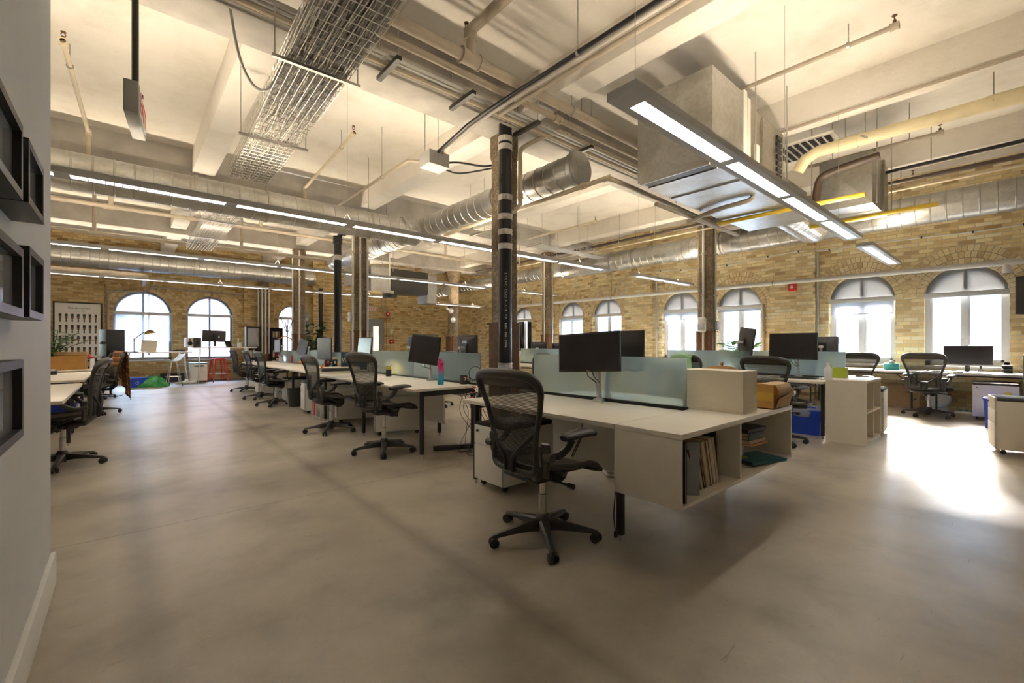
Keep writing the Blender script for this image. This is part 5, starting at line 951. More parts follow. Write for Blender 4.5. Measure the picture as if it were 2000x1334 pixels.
# low bookcase unit between the two aisle desks
bc = thing('end_shelf', 'low white open shelf with the red binder between two aisle desks', 'shelf', (2.3, 7.24, 0)); w, d, H_ = 1.62, .44, .765
b_ = MB(); b_.bx(0, w, 0, d, H_ - .03, H_, bev=.003); b_.build('top_panel', 'laminate', bc)
for y_ in (0, d - tk): b_ = MB(); b_.bx(.004, w, y_, y_ + tk, 0, H_ - .031); b_.build('side_panel', 'laminate_side', bc)
for z_ in (.02, .38): b_ = MB(); b_.bx(.006, w, tk, d - tk, z_, z_ + tk); b_.build('shelf_board', 'laminate_side', bc)
b_ = MB(); b_.bx(.45, .468, tk, d - tk, tk, H_ - .031); b_.build('back_panel', 'laminate_side', bc); b_ = MB(); b_.bx(.006, .45, d / 2 - .009, d / 2 + .009, .04, H_ - .031); b_.build('middle_panel', 'laminate_side', bc)
b_ = MB(); b_.bx(0, .28, 0, .07, 0, .32); b_.bx(.0, .002, .01, .06, .03, .1); o = tag(b_.build('ring_binder', 'red_paint'), 'tall red binder at the end of the low aisle shelf', 'binder'); o.location = (2.31, 7.55, .039)
b_ = MB(); b_.bx(0, .2, 0, .12, 0, .1, bev=.006); b_.mi = 1; b_.bx(.02, .18, .02, .1, .1, .104); o = tag(b_.build('archive_box', ['graphite', 'book_red']), 'dark box with red lid on the bottom of the low aisle shelf', 'box'); o.location = (2.31, 7.30, .039)
# folding tables along the street windows
def folding(lab, x, y0, y1, w=.76, z=.715):
    o = thing('folding_table', lab, 'table', (x, y0, 0), 0, 'white folding tables under the street windows'); L = y1 - y0
    b_ = MB(); b_.bx(0, w, 0, L, z - .04, z, bev=.008); b_.build('tabletop', 'white_plastic', o); b_ = MB(); b_.bx(.04, w - .04, .04, L - .04, z - .065, z - .04); b_.build('apron', 'graphite', o)
    for y in (.14, L - .14):
        for x_ in (.1, w - .1): b_ = MB(); b_.cyl((x_, y, 0), (x_, y, z - .06), .015, seg=10); b_.tube([(x_, y, z - .28), (x_, y + (.2 if y < L / 2 else -.2), z - .06)], .008, 6); b_.build('leg', 'black_metal', o)
        b_ = MB(); b_.cyl((.1, y, .18), (w - .1, y, .18), .01, seg=8); b_.build('stretcher', 'black_metal', o)
    return o
folding('white folding table under the widest street window', 10.55, -.75, 1.12); folding('white folding table under the second street window', 10.55, 1.16, 3.0); folding('white folding table under the windows beside the dispenser column', 10.55, 3.3, 5.2); folding('white folding table far along the street windows', 10.55, 5.6, 7.5)

# ================================================================ MONITORS
def monitor(lab, loc, rz, w, h_, zc, tilt=0, roll=0, arm=None, logo=None, mat='monitor_black', scr='screen', cat='monitor', nm='monitor', backshape=True, stand=True, group=None):
    o = thing(nm, lab, cat, loc, rz, group); ox = arm if arm else .06
    M = Matrix.Translation((ox, 0, zc)) @ Matrix.Rotation(-tilt, 4, 'Y') @ Matrix.Rotation(roll, 4, 'X')
    def add(name, fn, m_, par=o):
        b_ = MB(); fn(b_)
        for v in b_.bm.verts: v.co = M @ v.co
        return b_.build(name, m_, par)
    hs = add('housing', lambda b_: (b_.bx(-.012, .01, -w / 2, w / 2, -h_ / 2, h_ / 2, bev=.005), backshape and b_.prism([(-w * .36, -h_ * .36), (w * .36, -h_ * .36), (w * .36, h_ * .36), (-w * .36, h_ * .36)], -.042, -.012, lambda u, v, t: Vector((t, u * (.8 if t < -.03 else 1.2), v * (.8 if t < -.03 else 1.2)))) or 0), mat)
    add('screen_panel', lambda b_: b_.bx(.009, .012, -w / 2 + .014, w / 2 - .014, -h_ / 2 + .018, h_ / 2 - .014), scr)
    add('vesa_plate', lambda b_: b_.bx(-.055, -.042, -.06, .06, -.06, .06), 'black_metal')
    if logo:
        t1 = text('logo_lettering', logo, .05, 'steel', hs, (0, 0, 0), (0, 0, 0), .0006); t1.matrix_local = M @ Matrix.Translation((-.0435 if backshape else -.0128, 0, h_ * .22)) @ Matrix(((0, 0, -1, 0), (-1, 0, 0, 0), (0, 1, 0, 0), (0, 0, 0, 1)))
        t2 = text('front_lettering', logo, .012, 'steel', hs, (0, 0, 0), (0, 0, 0), .0003); t2.matrix_local = M @ Matrix.Translation((.0105, 0, -h_ / 2 + .009)) @ Matrix(((0, 0, 1, 0), (1, 0, 0, 0), (0, 1, 0, 0), (0, 0, 0, 1)))
    if arm:
        b_ = MB(); b_.cyl((0, 0, 0), (0, 0, zc + .02), .018, seg=14); b_.lathe([(0, 0), (.05, 0), (.05, .015), (.02, .03)], 16); b_.build('arm_post', 'steel', o)
        b_ = MB(); b_.box((ox / 2 - .02, 0, zc), (abs(ox) + .03, .05, .035), bev=.006); b_.build('arm_link', 'cabinet_white', o)
    elif stand:
        b_ = MB(); b_.bx(-.06, -.03, -.03, .03, .01, zc); b_.build('stand_neck', 'monitor_black', o); b_ = MB(); b_.bx(-.14, .08, -.13, .13, 0, .014, bev=.005); b_.build('stand_base', 'monitor_black', o)
    b_ = MB(); [b_.tube(smooth_path([M @ Vector((-.03, dy_, -h_ / 2 + .03)), M @ Vector((-.04, dy_, -h_ / 2 - .03)), Vector((-.0, dy_ * .5, .14)), Vector((-.03, dy_ * .3, .01))], 5), .0035, 6) for dy_ in (-.03, .02)]; b_.build('monitor_cables', 'cable_black', o)
    return o
monitor('large black monitor on an arm above the nearest desk', (2.93, 2.28, DZ), PI + .16, .55, .31, .405, .06, .05, arm=.17, logo='DELL')
monitor('black monitor seen from behind the frosted divider, next to the nearest one', (3.16, 2.36, DZ), -.06, .60, .35, .41, 0, 0, arm=.1, logo='DELL')
monitor('black monitor tilted on its arm behind the pink and blue bottle', (2.96, 5.0, DZ), PI + .5, .42, .36, .40, .1, -.12, arm=.14)
monitor('black monitor seen from behind, farther one on the desk behind the bottle', (3.2, 6.0, DZ), -.05, .56, .33, .42, 0, 0, arm=.1, logo='DELL')
monitor('black monitor seen from behind, right beside the near column', (3.2, 4.66, DZ), -.05, .44, .33, .42, 0, 0, arm=.1, logo='DELL')
monitor('monitor seen edge-on beside the WELCOME sign', (2.96, 6.85, DZ), PI + .08, .44, .36, .40, .1, 0, arm=.1, scr='screen_grey')
monitor('dark monitor among the toys and jars on the aisle desk', (2.98, 8.75, DZ), PI + .18, .52, .42, .38, 0, 0, arm=.12, scr='screen_grey')
monitor('tilted grey monitor above the bottles on the aisle desk', (3.0, 10.2, DZ), PI + .12, .5, .34, .4, .2, -.18, arm=.12, scr='screen_grey')
monitor('pale monitor far along the aisle desk near the bookcase', (3.0, 12.3, DZ), PI + .05, .44, .32, .42, 0, 0, arm=.12, scr='grey_plastic')
monitor('wide black monitor at the desk behind the cube cabinet', (7.25, 2.1, DZ), PI - .1, .62, .37, .44, .05, 0, arm=.18)
monitor('tilted black monitor before the green plant near the windows', (7.45, 3.0, DZ), -.75, .50, .46, .50, -.12, .1, arm=.12, backshape=True)
monitor('blue grey monitor behind the wide black one', (7.75, 1.95, DZ), .1, .40, .30, .43, 0, 0, arm=.1, mat='monitor_grey')
monitor('monitor glimpsed beside the big monitor pair, in mid room', (7.5, 5.6, DZ), .0, .5, .32, .36, 0, 0, arm=.1)
monitor('black monitor far behind the near column', (7.6, 7.8, DZ), .2, .45, .32, .36, 0, 0, arm=.1)
monitor('small black monitor left of the near column', (8.9, 8.3, DZ), .3, .42, .3, .34)
monitor('black monitor beside the clipboard column', (9.1, 8.0, DZ), -.2, .42, .34, .36)
monitor('black monitor behind the green cloth chair', (9.15, 6.3, DZ), PI, .45, .32, .38)
monitor('large monitor on the folding table under the widest window', (11.0, .62, .715), PI + .1, .60, .34, .29)
x_, y_ = [v * 14.6 for v in ray(419)]
im = monitor('silver backed desktop computer tilted before the arched window', (x_, y_, 1.12), PI / 2 + .05, .66, .38, .34, -.03, .03, mat='graphite', backshape=False, cat='computer', nm='desktop_computer')
b_ = MB(); b_.sphere((-.014, -.12, .31), .026, sc=(.12, .95, 1)); b_.sphere((-.014, -.13, .345), .012, sc=(.15, .7, 1)); b_.build('fruit_emblem', 'white_plastic', im)
# ================================================================ SMALL THINGS
def at(px, py, z): x, y = fl(px, py, z); return Vector((x, y, z))
def simple(nm, lab, cat, loc, parts, rz=0, group=None):      # parts: (part name, material, builder function)
    o = thing(nm, lab, cat, loc, rz, group)
    for pn, mt, fn in parts: b_ = MB(); fn(b_); b_.build(pn, mt, o)
    return o
# foam block and torn carton on the end shelf
simple('foam_block', 'cream block of stacked foam sheets on the end shelf', 'packing foam', (3.10, 1.22, DZ + .001), [('foam_sheets', 'foam', lambda b: [b.box((.12 + rnd.uniform(-.002, .002), .215 + rnd.uniform(-.002, .002), .004 + .0079 * k), (.235, .43, .0076)) for k in range(36)])])
ct = simple('cardboard_box', 'torn open cardboard box with yellow tape on the end shelf', 'box', (3.49, 1.165, DZ + .001), [
    ('box_walls', 'cardboard', lambda b: (b.bx(0, .006, 0, .37, 0, .175), b.bx(.31, .316, 0, .37, 0, .165), b.bx(0, .316, .364, .37, 0, .175), b.bx(0, .316, 0, .37, 0, .006), b.bx(.006, .31, 0, .006, 0, .10))),
    ('torn_flap', 'cardboard_tan', lambda b: (b.sheet([[Vector((.02 + .29 * i / 10, -.004 - .02 * math.sin(PI * j / 5) - .003 * rnd.random(), .172 - .10 * j / 5 + .006 * rnd.random())) for i in range(11)] for j in range(6)]), b.sheet([[Vector((.016 + .3 * i / 10, -.006 - .012 * j, .005 + .035 * j + (.02 * i / 10 * j if j else 0))) for i in range(11)] for j in range(3)]), b.sheet([[Vector((.0 + .31 * i / 6, .0 + .12 * j / 3, .174 + .006 * math.sin(j))) for i in range(7)] for j in range(4)]))),
    ('packing_tape', 'tape', lambda b: (b.bx(-.0012, -.0002, .002, .37, .075, .115), b.bx(-.0016, -.0004, .0, .11, .06, .12)))])
# nearest desk: shoe, hanging cables
simple('shoe', 'white canvas shoe on the floor under the nearest desk', 'shoe', at(1188, 924, 0), [('upper', 'white_plastic', lambda b: b.tube([(-.13, 0, .05), (-.08, 0, .07), (.0, 0, .06), (.08, 0, .045), (.13, 0, .03)], [.035, .045, .043, .04, .02], 12)), ('sole', 'paper', lambda b: b.box((0, 0, .012), (.28, .09, .024), bev=.011)), ('laces', 'graphite', lambda b: [b.box((.0 + .02 * k, 0, .098 - .008 * k), (.006, .05, .004)) for k in range(4)])], .9)
def cable(lab, pts, r=.004, mat='cable_black', nm='power_cable', plug=True, group=None):
    P = [Vector(p) for p in pts]; o = thing(nm, lab, 'cable', P[0], 0, group); b_ = MB(); b_.tube(smooth_path([p - P[0] for p in P], 6), r, 6); b_.build('cable_run', mat, o)
    if plug: b_ = MB(); b_.box(P[-1] - P[0], (.025, .018, .04), bev=.005); b_.build('plug', mat, o)
    return o
cable('black cable with a plug hanging beside the end shelf', [(2.5, 1.75, .60), (2.3, 1.66, .5), (2.24, 1.62, .3), (2.24, 1.63, .15), (2.22, 1.60, .06)])
cable('black cable looping under the nearest desk near its chair', [(2.75, 2.3, .61), (2.6, 2.2, .5), (2.4, 2.1, .42), (2.3, 2.0, .45), (2.34, 1.95, .6)], plug=False)
for k in range(11):
    a, e = rnd.uniform(2.95, 3.25), rnd.uniform(2.75, 3.3); y0, y1 = rnd.uniform(4.2, 4.4), rnd.uniform(3.75, 4.2); m_ = (a + e) / 2
    cable('thin black cable in the tangle hanging under the bottle desk', [(a, y0, .63), (a + rnd.uniform(-.1, .1), y0 - .05, .42), (m_ + rnd.uniform(-.15, .15), (y0 + y1) / 2, .22), (e, y1, .02), (e + rnd.uniform(-.2, .2), y1 + rnd.uniform(-.2, .1), .012)], .0035, group='cables tangled under the bottle desk', plug=False)
cable('red cable amid the black tangle under the bottle desk', [(2.95, 4.25, .64), (3.1, 4.1, .45), (3.25, 3.95, .3), (3.32, 3.9, .25)], .003, 'red_plastic', plug=False)
ps = simple('power_strip', 'long black power strip on the floor under the bottle desk', 'power strip', (2.62, 4.32, 0), [('strip_body', 'black_plastic', lambda b: b.box((.4, -.16, .03), (.9, .06, .05), rz=-.38, bev=.006)), ('sockets', 'graphite', lambda b: [b.box((.1 + .1 * k, -.04 - .04 * k, .056), (.035, .03, .003), rz=-.38) for k in range(7)])])
simple('privacy_screen', 'white modesty panel under the bottle desk', 'panel', (3.0, 4.75, .2), [('panel_sheet', 'cabinet_white', lambda b: b.bx(0, .02, 0, 2.2, 0, .46))]); simple('privacy_screen', 'white modesty panel under the nearest desk', 'panel', (2.99, 1.75, .16), [('panel_sheet', 'cabinet_white', lambda b: b.bx(0, .02, 0, 1.2, 0, .44))])
# bottle desk
def bottle(b): b.lathe([(0, 0), (.032, 0), (.036, .006), (.036, .15), (.033, .2), (.034, .205)], 20)
simple('water_bottle', 'tall water bottle fading from pink to blue on the bottle desk', 'bottle', at(860.5, 751, DZ), [('bottle_body', 'bottle_fade', bottle), ('bottle_cap', 'bottle_pink', lambda b: b.lathe([(.034, .2), (.036, .21), (.036, .255), (.024, .265), (.02, .29), (.012, .295), (0, .295)], 18)), ('carry_loop', 'bottle_pink', lambda b: b.tube(smooth_path([(-.03, 0, .25), (-.035, 0, .285), (-.01, 0, .3)], 4), .005, 6))])
simple('coffee_mug', 'black mug at the end of the bottle desk', 'mug', at(905.5, 750, DZ), [('mug_body', 'book_black', lambda b: b.lathe([(0, 0), (.042, 0), (.046, .01), (.046, .1), (.042, .1), (.04, .02), (0, .02)], 22)), ('mug_handle', 'book_black', lambda b: b.tube(smooth_path([(.045, 0, .08), (.075, 0, .07), (.072, 0, .035), (.045, 0, .025)], 5), .006, 8)), ('printed_mark', 'grey_plastic', lambda b: b.box((.02, -.043, .055), (.015, .006, .015)))], -.6)
def cup(b, r=.04, h=.1): b.lathe([(0, 0), (r, 0), (r, h), (r - .004, h), (r - .004, .005), (0, .005)], 18)
simple('pen_cup', 'black pen cup with yellow highlighters on the bottle desk', 'pen cup', at(759, 735, DZ), [('cup', 'book_black', cup)] + [('highlighter', 'yellow', lambda b, k=k: b.cyl((.012 * (k - 1.5), .006 * (k % 2), .008), (.018 * (k - 1.5), .01, .15), .007, seg=8)) for k in range(4)] + [('pen', 'book_black', lambda b: b.cyl((.02, .0, .01), (.045, .01, .165), .004, seg=6))])
fg = at(935, 752, DZ); fg = Vector((3.0, 4.085, DZ))
simple('wire_garland', 'wire rings with pink flowers hung at the end of the bottle desk', 'decoration', fg, [('wire_rings', 'black_metal', lambda b: (b.tube([Vector((.075 * math.cos(t) * .8, -.075 * math.cos(t) * .5, .135 + .078 * math.sin(t))) for t in [2 * PI * k / 28 for k in range(28)]], .0035, 6, closed=True), b.tube([Vector((.045 * math.cos(t) * .8, -.045 * math.cos(t) * .5, .02 + .045 * math.sin(t))) for t in [2 * PI * k / 24 for k in range(24)]], .003, 6, closed=True)))] +
    [('flower', 'pink', lambda b, p=p: [b.sheet([[Vector(p) + Vector((math.cos(a + s_) * q, math.sin(a + s_) * q, -.035 + .02 * (q / .04)))  for s_ in (-.5 * (1 - abs(q - .02) / .03), .5 * (1 - abs(q - .02) / .03))] for q in (.004, .015, .028, .042)]) for a in [2 * PI * j / 5 for j in range(5)]]) for p in ((-.09, .05, .11), (-.075, .045, -.0), (-.03, .02, -.06), (.06, -.04, .07), (.06, -.03, -.02), (-.06, .0, -.11), (.0, 0, -.02))])
# welcome corner on the low aisle shelf
sg = simple('welcome_sign', 'dark blue WELCOME sign standing on the low aisle shelf', 'sign', (2.92, 7.42, .767), [('sign_board', 'sign_blue', lambda b: b.box((0, 0, .15), (.42, .012, .30))), ('sign_foot', 'sign_blue', lambda b: b.box((0, .05, .006), (.3, .1, .012)))], -.42)
text('welcome_lettering', 'WELCOME', .095, 'white_plastic', sg, (0, -.0075, .165), (PI / 2, 0, 0), .0008).scale = (.86, 1, 1)
def lying(nm, lab, px, py, z, w, d, h, mat, rz=0, page='paper_cream'):
    return simple(nm, lab, 'book', at(px, py, z), [('cover', mat, lambda b: (b.bx(-w / 2, w / 2, -d / 2, d / 2, 0, .003), b.bx(-w / 2, w / 2, -d / 2, d / 2, h - .003, h), b.bx(-w / 2, w / 2, -d / 2, -d / 2 + .004, 0, h))), ('pages', page, lambda b: b.bx(-w / 2 + .004, w / 2 - .004, -d / 2 + .004, d / 2 - .004, .003, h - .003))], rz)
simple('display_box', 'pale shallow box under the black book on the low aisle shelf', 'box', (2.62, 7.46, .767), [('box_body', 'laminate_side', lambda b: b.box((.1, 0, .025), (.52, .34, .05), bev=.004)), ('red_print', 'red_plastic', lambda b: b.box((.12, -.171, .025), (.09, .001, .012)))], -.1)
lying('book', 'thick black book lying on the pale box beside the WELCOME sign', 655, 724.5, .818, .40, .25, .04, 'book_black', -.15)
for k, (px, py, s_) in enumerate(((667, 717, 1.0), (688, 722.5, .8))):
    simple('wooden_ornament', ['carved orange wood ornament behind the black book', 'small carved wood ornament in front of the WELCOME sign'][k], 'ornament', at(px, py, .768) + Vector((0, .05 * (1 - k), .0)), [('carving', 'skin_wood', lambda b: (b.tube([(0, 0, 0), (-.01, 0, .05 * s_), (.01, 0, .1 * s_)], [.045 * s_, .05 * s_, .012], 10), b.tube([(.03, 0, 0), (.035, 0, .06 * s_)], [.03 * s_, .008], 8)))])
simple('storage_jar', 'blue jar with cream lid beside the black flower vase', 'jar', at(654.5, 715, .768), [('jar_body', 'sign_blue', lambda b: b.lathe([(0, 0), (.055, 0), (.06, .01), (.06, .13), (.05, .14)], 20)), ('jar_lid', 'paper_cream', lambda b: b.lathe([(.056, .135), (.06, .14), (.06, .175), (0, .18)], 20)), ('jar_label', 'paper', lambda b: b.box((-.02, -.057, .075), (.04, .006, .05)))])
simple('flower_vase', 'black vase of dark and red flowers before the dark monitor', 'vase', at(638, 716, .768), [('vase_body', 'book_black', lambda b: b.lathe([(0, 0), (.03, 0), (.05, .04), (.045, .1), (.02, .15), (.024, .17)], 18))] + [('bloom', m_, lambda b, p=p, r=r: b.sphere(p, r, 10, 6)) for p, r, m_ in (((-.02, 0, .19), .028, 'book_black'), ((.03, .0, .15), .03, 'purple'), ((.07, 0, .1), .03, 'book_black'), ((.0, -.06, .09), .03, 'red_plastic'), ((.05, -.03, .05), .03, 'book_dark'), ((-.06, -.02, .02), .026, 'orange'))])
simple('toy_ball', 'small orange ball at the foot of the black flower vase', 'ball', at(630, 720, .768), [('ball', 'orange', lambda b: b.sphere((0, 0, .03), .032)), ('leaf', 'leaf', lambda b: b.sphere((0, 0, .065), .014))])
# jars and toys further up the aisle desk
for nm, lab, cat, px, py, mt, pr in (('glass_bottle', 'tall amber bottle on the aisle desk', 'bottle', 596.5, 707.5, 'amber', [(0, 0), (.045, 0), (.045, .14), (.016, .2), (.016, .26), (0, .26)]), ('glass_bottle', 'short amber bottle beside the tall one', 'bottle', 602, 707, 'amber', [(0, 0), (.04, 0), (.04, .1), (.02, .13), (.02, .16), (0, .16)]), ('toy_figure', 'thin red figure at the window end of the toys', 'toy', 569.5, 709, 'red_plastic', [(0, 0), (.025, 0), (.03, .08), (.015, .12), (.025, .16), (0, .19)]), ('toy_figure', 'tan figure beside the red one', 'toy', 574, 708, 'wood_light', [(0, 0), (.03, 0), (.03, .15), (.02, .2), (0, .23)]), ('toy_pumpkin', 'bright orange pumpkin toy on the aisle desk', 'toy', 590, 711, 'orange', [(0, 0), (.06, .01), (.075, .05), (.05, .09), (0, .095)]), ('toy_figure', 'purple toy between red cap and pumpkin', 'toy', 584.5, 709, 'purple', [(0, 0), (.035, 0), (.04, .06), (.02, .1), (0, .11)]), ('toy_mushroom', 'white toy with a red cap among the jars', 'toy', 581, 706, 'red_plastic', [(0, .1), (.06, .1), (.045, .15), (0, .17)]), ('candle', 'cream candle among the toys', 'candle', 586.5, 706, 'paper', [(0, 0), (.03, 0), (.03, .16), (0, .165)]), ('toy_dice', 'dark toy block among the toys', 'toy', 578, 708.5, 'book_black', [(0, 0), (.03, 0), (.03, .09), (0, .09)])):
    p = at(px, py, DZ); o = simple(nm, lab, cat, p, [('body', mt, lambda b: b.lathe(pr, 14))])
    if nm == 'toy_mushroom': b_ = MB(); b_.cyl((0, 0, 0), (0, 0, .1), .025, seg=12); b_.build('stalk', 'white_plastic', o)
simple('acrylic_stand', 'clear acrylic sheet stand on the aisle desk', 'stand', at(620, 709, DZ), [('sheet', 'clear_plastic', lambda b: b.box((0, 0, .16), (.3, .01, .32))), ('pink_print', 'pink', lambda b: b.box((-.07, -.006, .18), (.05, .001, .1)))], -.4)
simple('cutting_mat', 'green cutting mat on the aisle desk by the coat stand', 'mat', at(551, 704.5, DZ), [('mat_sheet', 'book_green', lambda b: b.bx(-.25, .25, -.18, .18, 0, .006))], .1)
simple('waste_bin', 'dark round waste bin beside the two drawer pedestal', 'bin', at(573, 795, 0) + Vector((.06, .1, 0)), [('bin_body', 'graphite', lambda b: b.lathe([(0, .005), (.11, 0), (.145, .34), (.14, .34), (.11, .01), (0, .012)], 20)), ('bin_rim', 'black_plastic', lambda b: b.tube([(.145 * math.cos(2 * PI * k / 20), .145 * math.sin(2 * PI * k / 20), .34) for k in range(20)], .005, 6, closed=True))])
# coat stand, hanger, plants and bookcases at the far wall
cs = Vector((ray(561)[0], ray(561)[1], 0)) * 12.7
simple('coat_stand', 'thin black coat stand before the third arched window', 'coat stand', cs, [('stand_pole', 'black_metal', lambda b: b.cyl((0, 0, .02), (0, 0, 1.75), .018)), ('stand_base', 'black_metal', lambda b: b.lathe([(0, 0), (.2, 0), (.2, .02), (.03, .035)], 20))] + [('coat_hook', 'black_metal', lambda b, a=a, h_=h_: b.tube(smooth_path([(0, 0, 1.5), (.09 * math.cos(a), .09 * math.sin(a), 1.72), (.17 * math.cos(a), .17 * math.sin(a), h_)], 5), .012, 8)) for a, h_ in ((2.7, 1.98), (-.5, 1.9), (1.2, 1.9), (-2.2, 1.88))])
simple('coat_hanger', 'wooden coat hanger hung on the coat stand', 'hanger', cs + Vector((-.08, -.1, 1.42)), [('hanger_bar', 'wood_orange', lambda b: b.tube(smooth_path([(-.24, .12, -.16), (-.1, .05, -.05), (0, 0, .0), (.1, -.05, -.05), (.2, -.1, -.13)], 5), .017, 8)), ('hanger_hook', 'steel', lambda b: b.tube(smooth_path([(0, 0, 0), (0, 0, .05), (.03, 0, .07), (.06, .06, .06)], 4), .004, 6))])
def leaf(b, p, d, L, w, droop=.3):
    d = Vector(d).normalized(); s_ = d.cross(Vector((0, 0, 1))); s_ = s_.normalized() if s_.length > .01 else Vector((1, 0, 0)); rows = []
    for k in range(5):
        t = k / 4; c = Vector(p) + d * L * t + Vector((0, 0, -droop * L * t * t)); ww = w * math.sin(PI * (.08 + .9 * t)) * .5; rows.append([c - s_ * ww, c + Vector((0, 0, -ww * .3)), c + s_ * ww])
    b.sheet(rows)
def plant(nm, lab, loc, pot, stems, spread, h0, h1, L, w, mat, n_leaf, curve=.0):
    o = thing(nm, lab, 'plant', loc); r, ph = pot
    b_ = MB(); b_.lathe([(0, 0), (r * .8, 0), (r, ph), (r * .93, ph), (r * .9, ph * .85), (0, ph * .85)], 20); b_.build('pot', 'pot', o); b_ = MB(); b_.lathe([(0, ph * .86), (r * .9, ph * .86)], 16); b_.build('soil', 'soil', o)
    bs = MB(); bl = MB()
    for k in range(stems):
        a = 2 * PI * k / stems + rnd.uniform(-.3, .3); sp = spread * rnd.uniform(.5, 1); H_ = rnd.uniform(h0, h1); P = smooth_path([(0, 0, ph * .8), (sp * .25 * math.cos(a), sp * .25 * math.sin(a), ph + H_ * .5), (sp * math.cos(a), sp * math.sin(a), ph + H_)], 6); bs.tube(P, .006, 6)
        for j in range(n_leaf):
            q = P[min(len(P) - 1, int((.25 + .75 * j / max(1, n_leaf - 1)) * (len(P) - 1)))]; al = a + (1 if j % 2 else -1) * rnd.uniform(.4, 1.3); leaf(bl, q, (math.cos(al), math.sin(al), rnd.uniform(.1, .8)), L * rnd.uniform(.7, 1.1), w * rnd.uniform(.8, 1.1))
    bs.build('stems', 'stem', o); fo_ = bl.build('foliage', mat, o); return o
plant('potted_plant', 'tall dark leafy plant behind the column with two conduits', Vector((ray(611)[0], ray(611)[1], 0)) * 14.9, (.2, .4), 16, .42, .7, 1.55, .34, .17, 'leaf_dark', 11)
plant('potted_plant', 'small bright plant on the sill behind the coat stand', Vector((ray(549)[0], ray(549)[1], 0)) * 14.4 + Vector((0, 0, .73)), (.08, .14), 7, .12, .15, .32, .13, .07, 'leaf_bright', 5)
simple('plant_stool', 'low stand under the small bright plant', 'stool', Vector((ray(549)[0], ray(549)[1], 0)) * 14.4, [('stand_top', 'wood_light', lambda b: b.lathe([(0, .70), (.15, .70), (.15, .73), (0, .73)], 18))] + [('leg', 'wood_light', lambda b, a=a: b.cyl((.14 * math.cos(a), .14 * math.sin(a), 0), (.09 * math.cos(a), .09 * math.sin(a), .7), .012, seg=8)) for a in (0, 1.57, 3.14, 4.71)])
plant('potted_plant', 'feathery zamioculcas style plant behind the wooden planter box', (-.98, 11.45, DZ), (.13, .18), 13, .5, .25, .55, .14, .06, 'leaf', 13)
plant('potted_plant', 'broad leafed green plant behind the tilted monitor near the windows', (8.1, 3.25, DZ), (.12, .16), 10, .3, .1, .36, .26, .13, 'leaf_bright', 6)
def bookcase(lab, x0, x1, y, h_, glassd):
    w = x1 - x0; o = thing('bookcase', lab, 'bookcase', (x0, y, 0)); d = .3
    for x_ in (0, w - .02): b_ = MB(); b_.bx(x_, x_ + .02, 0, d, 0, h_); b_.build('side_panel', 'white_plastic' if glassd and x_ == 0 else 'black_metal', o)
    for k in range(6): b_ = MB(); b_.bx(.02, w - .02, 0, d, k * (h_ - .02) / 5, k * (h_ - .02) / 5 + .02); b_.build('shelf_board', 'black_metal', o)
    b_ = MB(); b_.bx(.02, w - .02, d - .01, d, 0, h_); b_.build('back_panel', 'screen_grey', o)
    if glassd: b_ = MB(); b_.bx(0, .04, -.02, -.002, h_ * .6, h_); b_.bx(w - .04, w, -.02, -.002, h_ * .6, h_); b_.bx(0, w, -.02, -.002, h_ - .04, h_); b_.bx(0, w, -.02, -.002, h_ * .6, h_ * .6 + .04); dd = b_.build('door', 'black_metal', o); b_ = MB(); b_.bx(.04, w - .04, -.012, -.008, h_ * .6 + .04, h_ - .04); b_.build('door_glass', 'picture_glass', dd)
    return o
X1 = aty(481, 17.5); bookcase('dark bookcase with glass doors and a white side near the half column', X1, X1 + .42, 17.5, 1.8, True)
X2 = aty(531, 17.5); bookcase('dark open bookcase between the half column and the third window', X2, X2 + .36, 17.5, 1.78, False)
for k in range(18):
    X_, lab, sh_ = (X1, 'small book on the glass door bookcase near the half column', (0, 1, 2)) if k < 9 else (X2, 'small book on the open bookcase beside the third window', (1, 2, 4))
    s_ = sh_[k % 3]; zz = s_ * .355 + .022; h_ = rnd.uniform(.2, .28)
    o = simple('book', lab, 'book', (X_ + .045 + .055 * (k // 3 % 3) * 1.6, 17.54, zz), [('cover', rnd.choice(['book_cream', 'paper', 'book_brown', 'book_red', 'book_teal', 'book_cream']), lambda b: b.bx(0, .05, 0, .18, 0, h_))], 0, 'books on the glass door bookcase' if k < 9 else 'books on the open bookcase')
# standing desks
def trestle(lab, x0, x1, y0, y1, z):
    o = thing('standing_desk', lab, 'desk', ((x0 + x1) / 2, (y0 + y1) / 2, 0)); w, d = (x1 - x0) / 2, (y1 - y0) / 2
    b_ = MB(); b_.bx(-w, w, -d, d, z - .03, z, bev=.004); b_.build('tabletop', 'laminate', o)
    for sx in (-1, 1):
        for sy in (-1, 1): b_ = MB(); b_.tube([(sx * (w - .2), sy * .06, z - .04), (sx * (w - .12), sy * (d - .02), 0)], [.02, .016], 8); b_.build('leg', 'steel', o)
        b_ = MB(); b_.cyl((sx * (w - .17), -.17, z * .55), (sx * (w - .17), .17, z * .55), .012, seg=8); b_.build('stretcher', 'steel', o)
    return o
trestle('trestle standing desk with the brass lamp under the first arched window', -.12, 1.55, 16.65, 17.4, .965); trestle('taller standing desk with the silver computer under the second arched window', 1.58, 3.3, 16.7, 17.45, 1.10)
def sd(px, z=.965, Y=16.9): return Vector((aty(px, Y), Y, z))
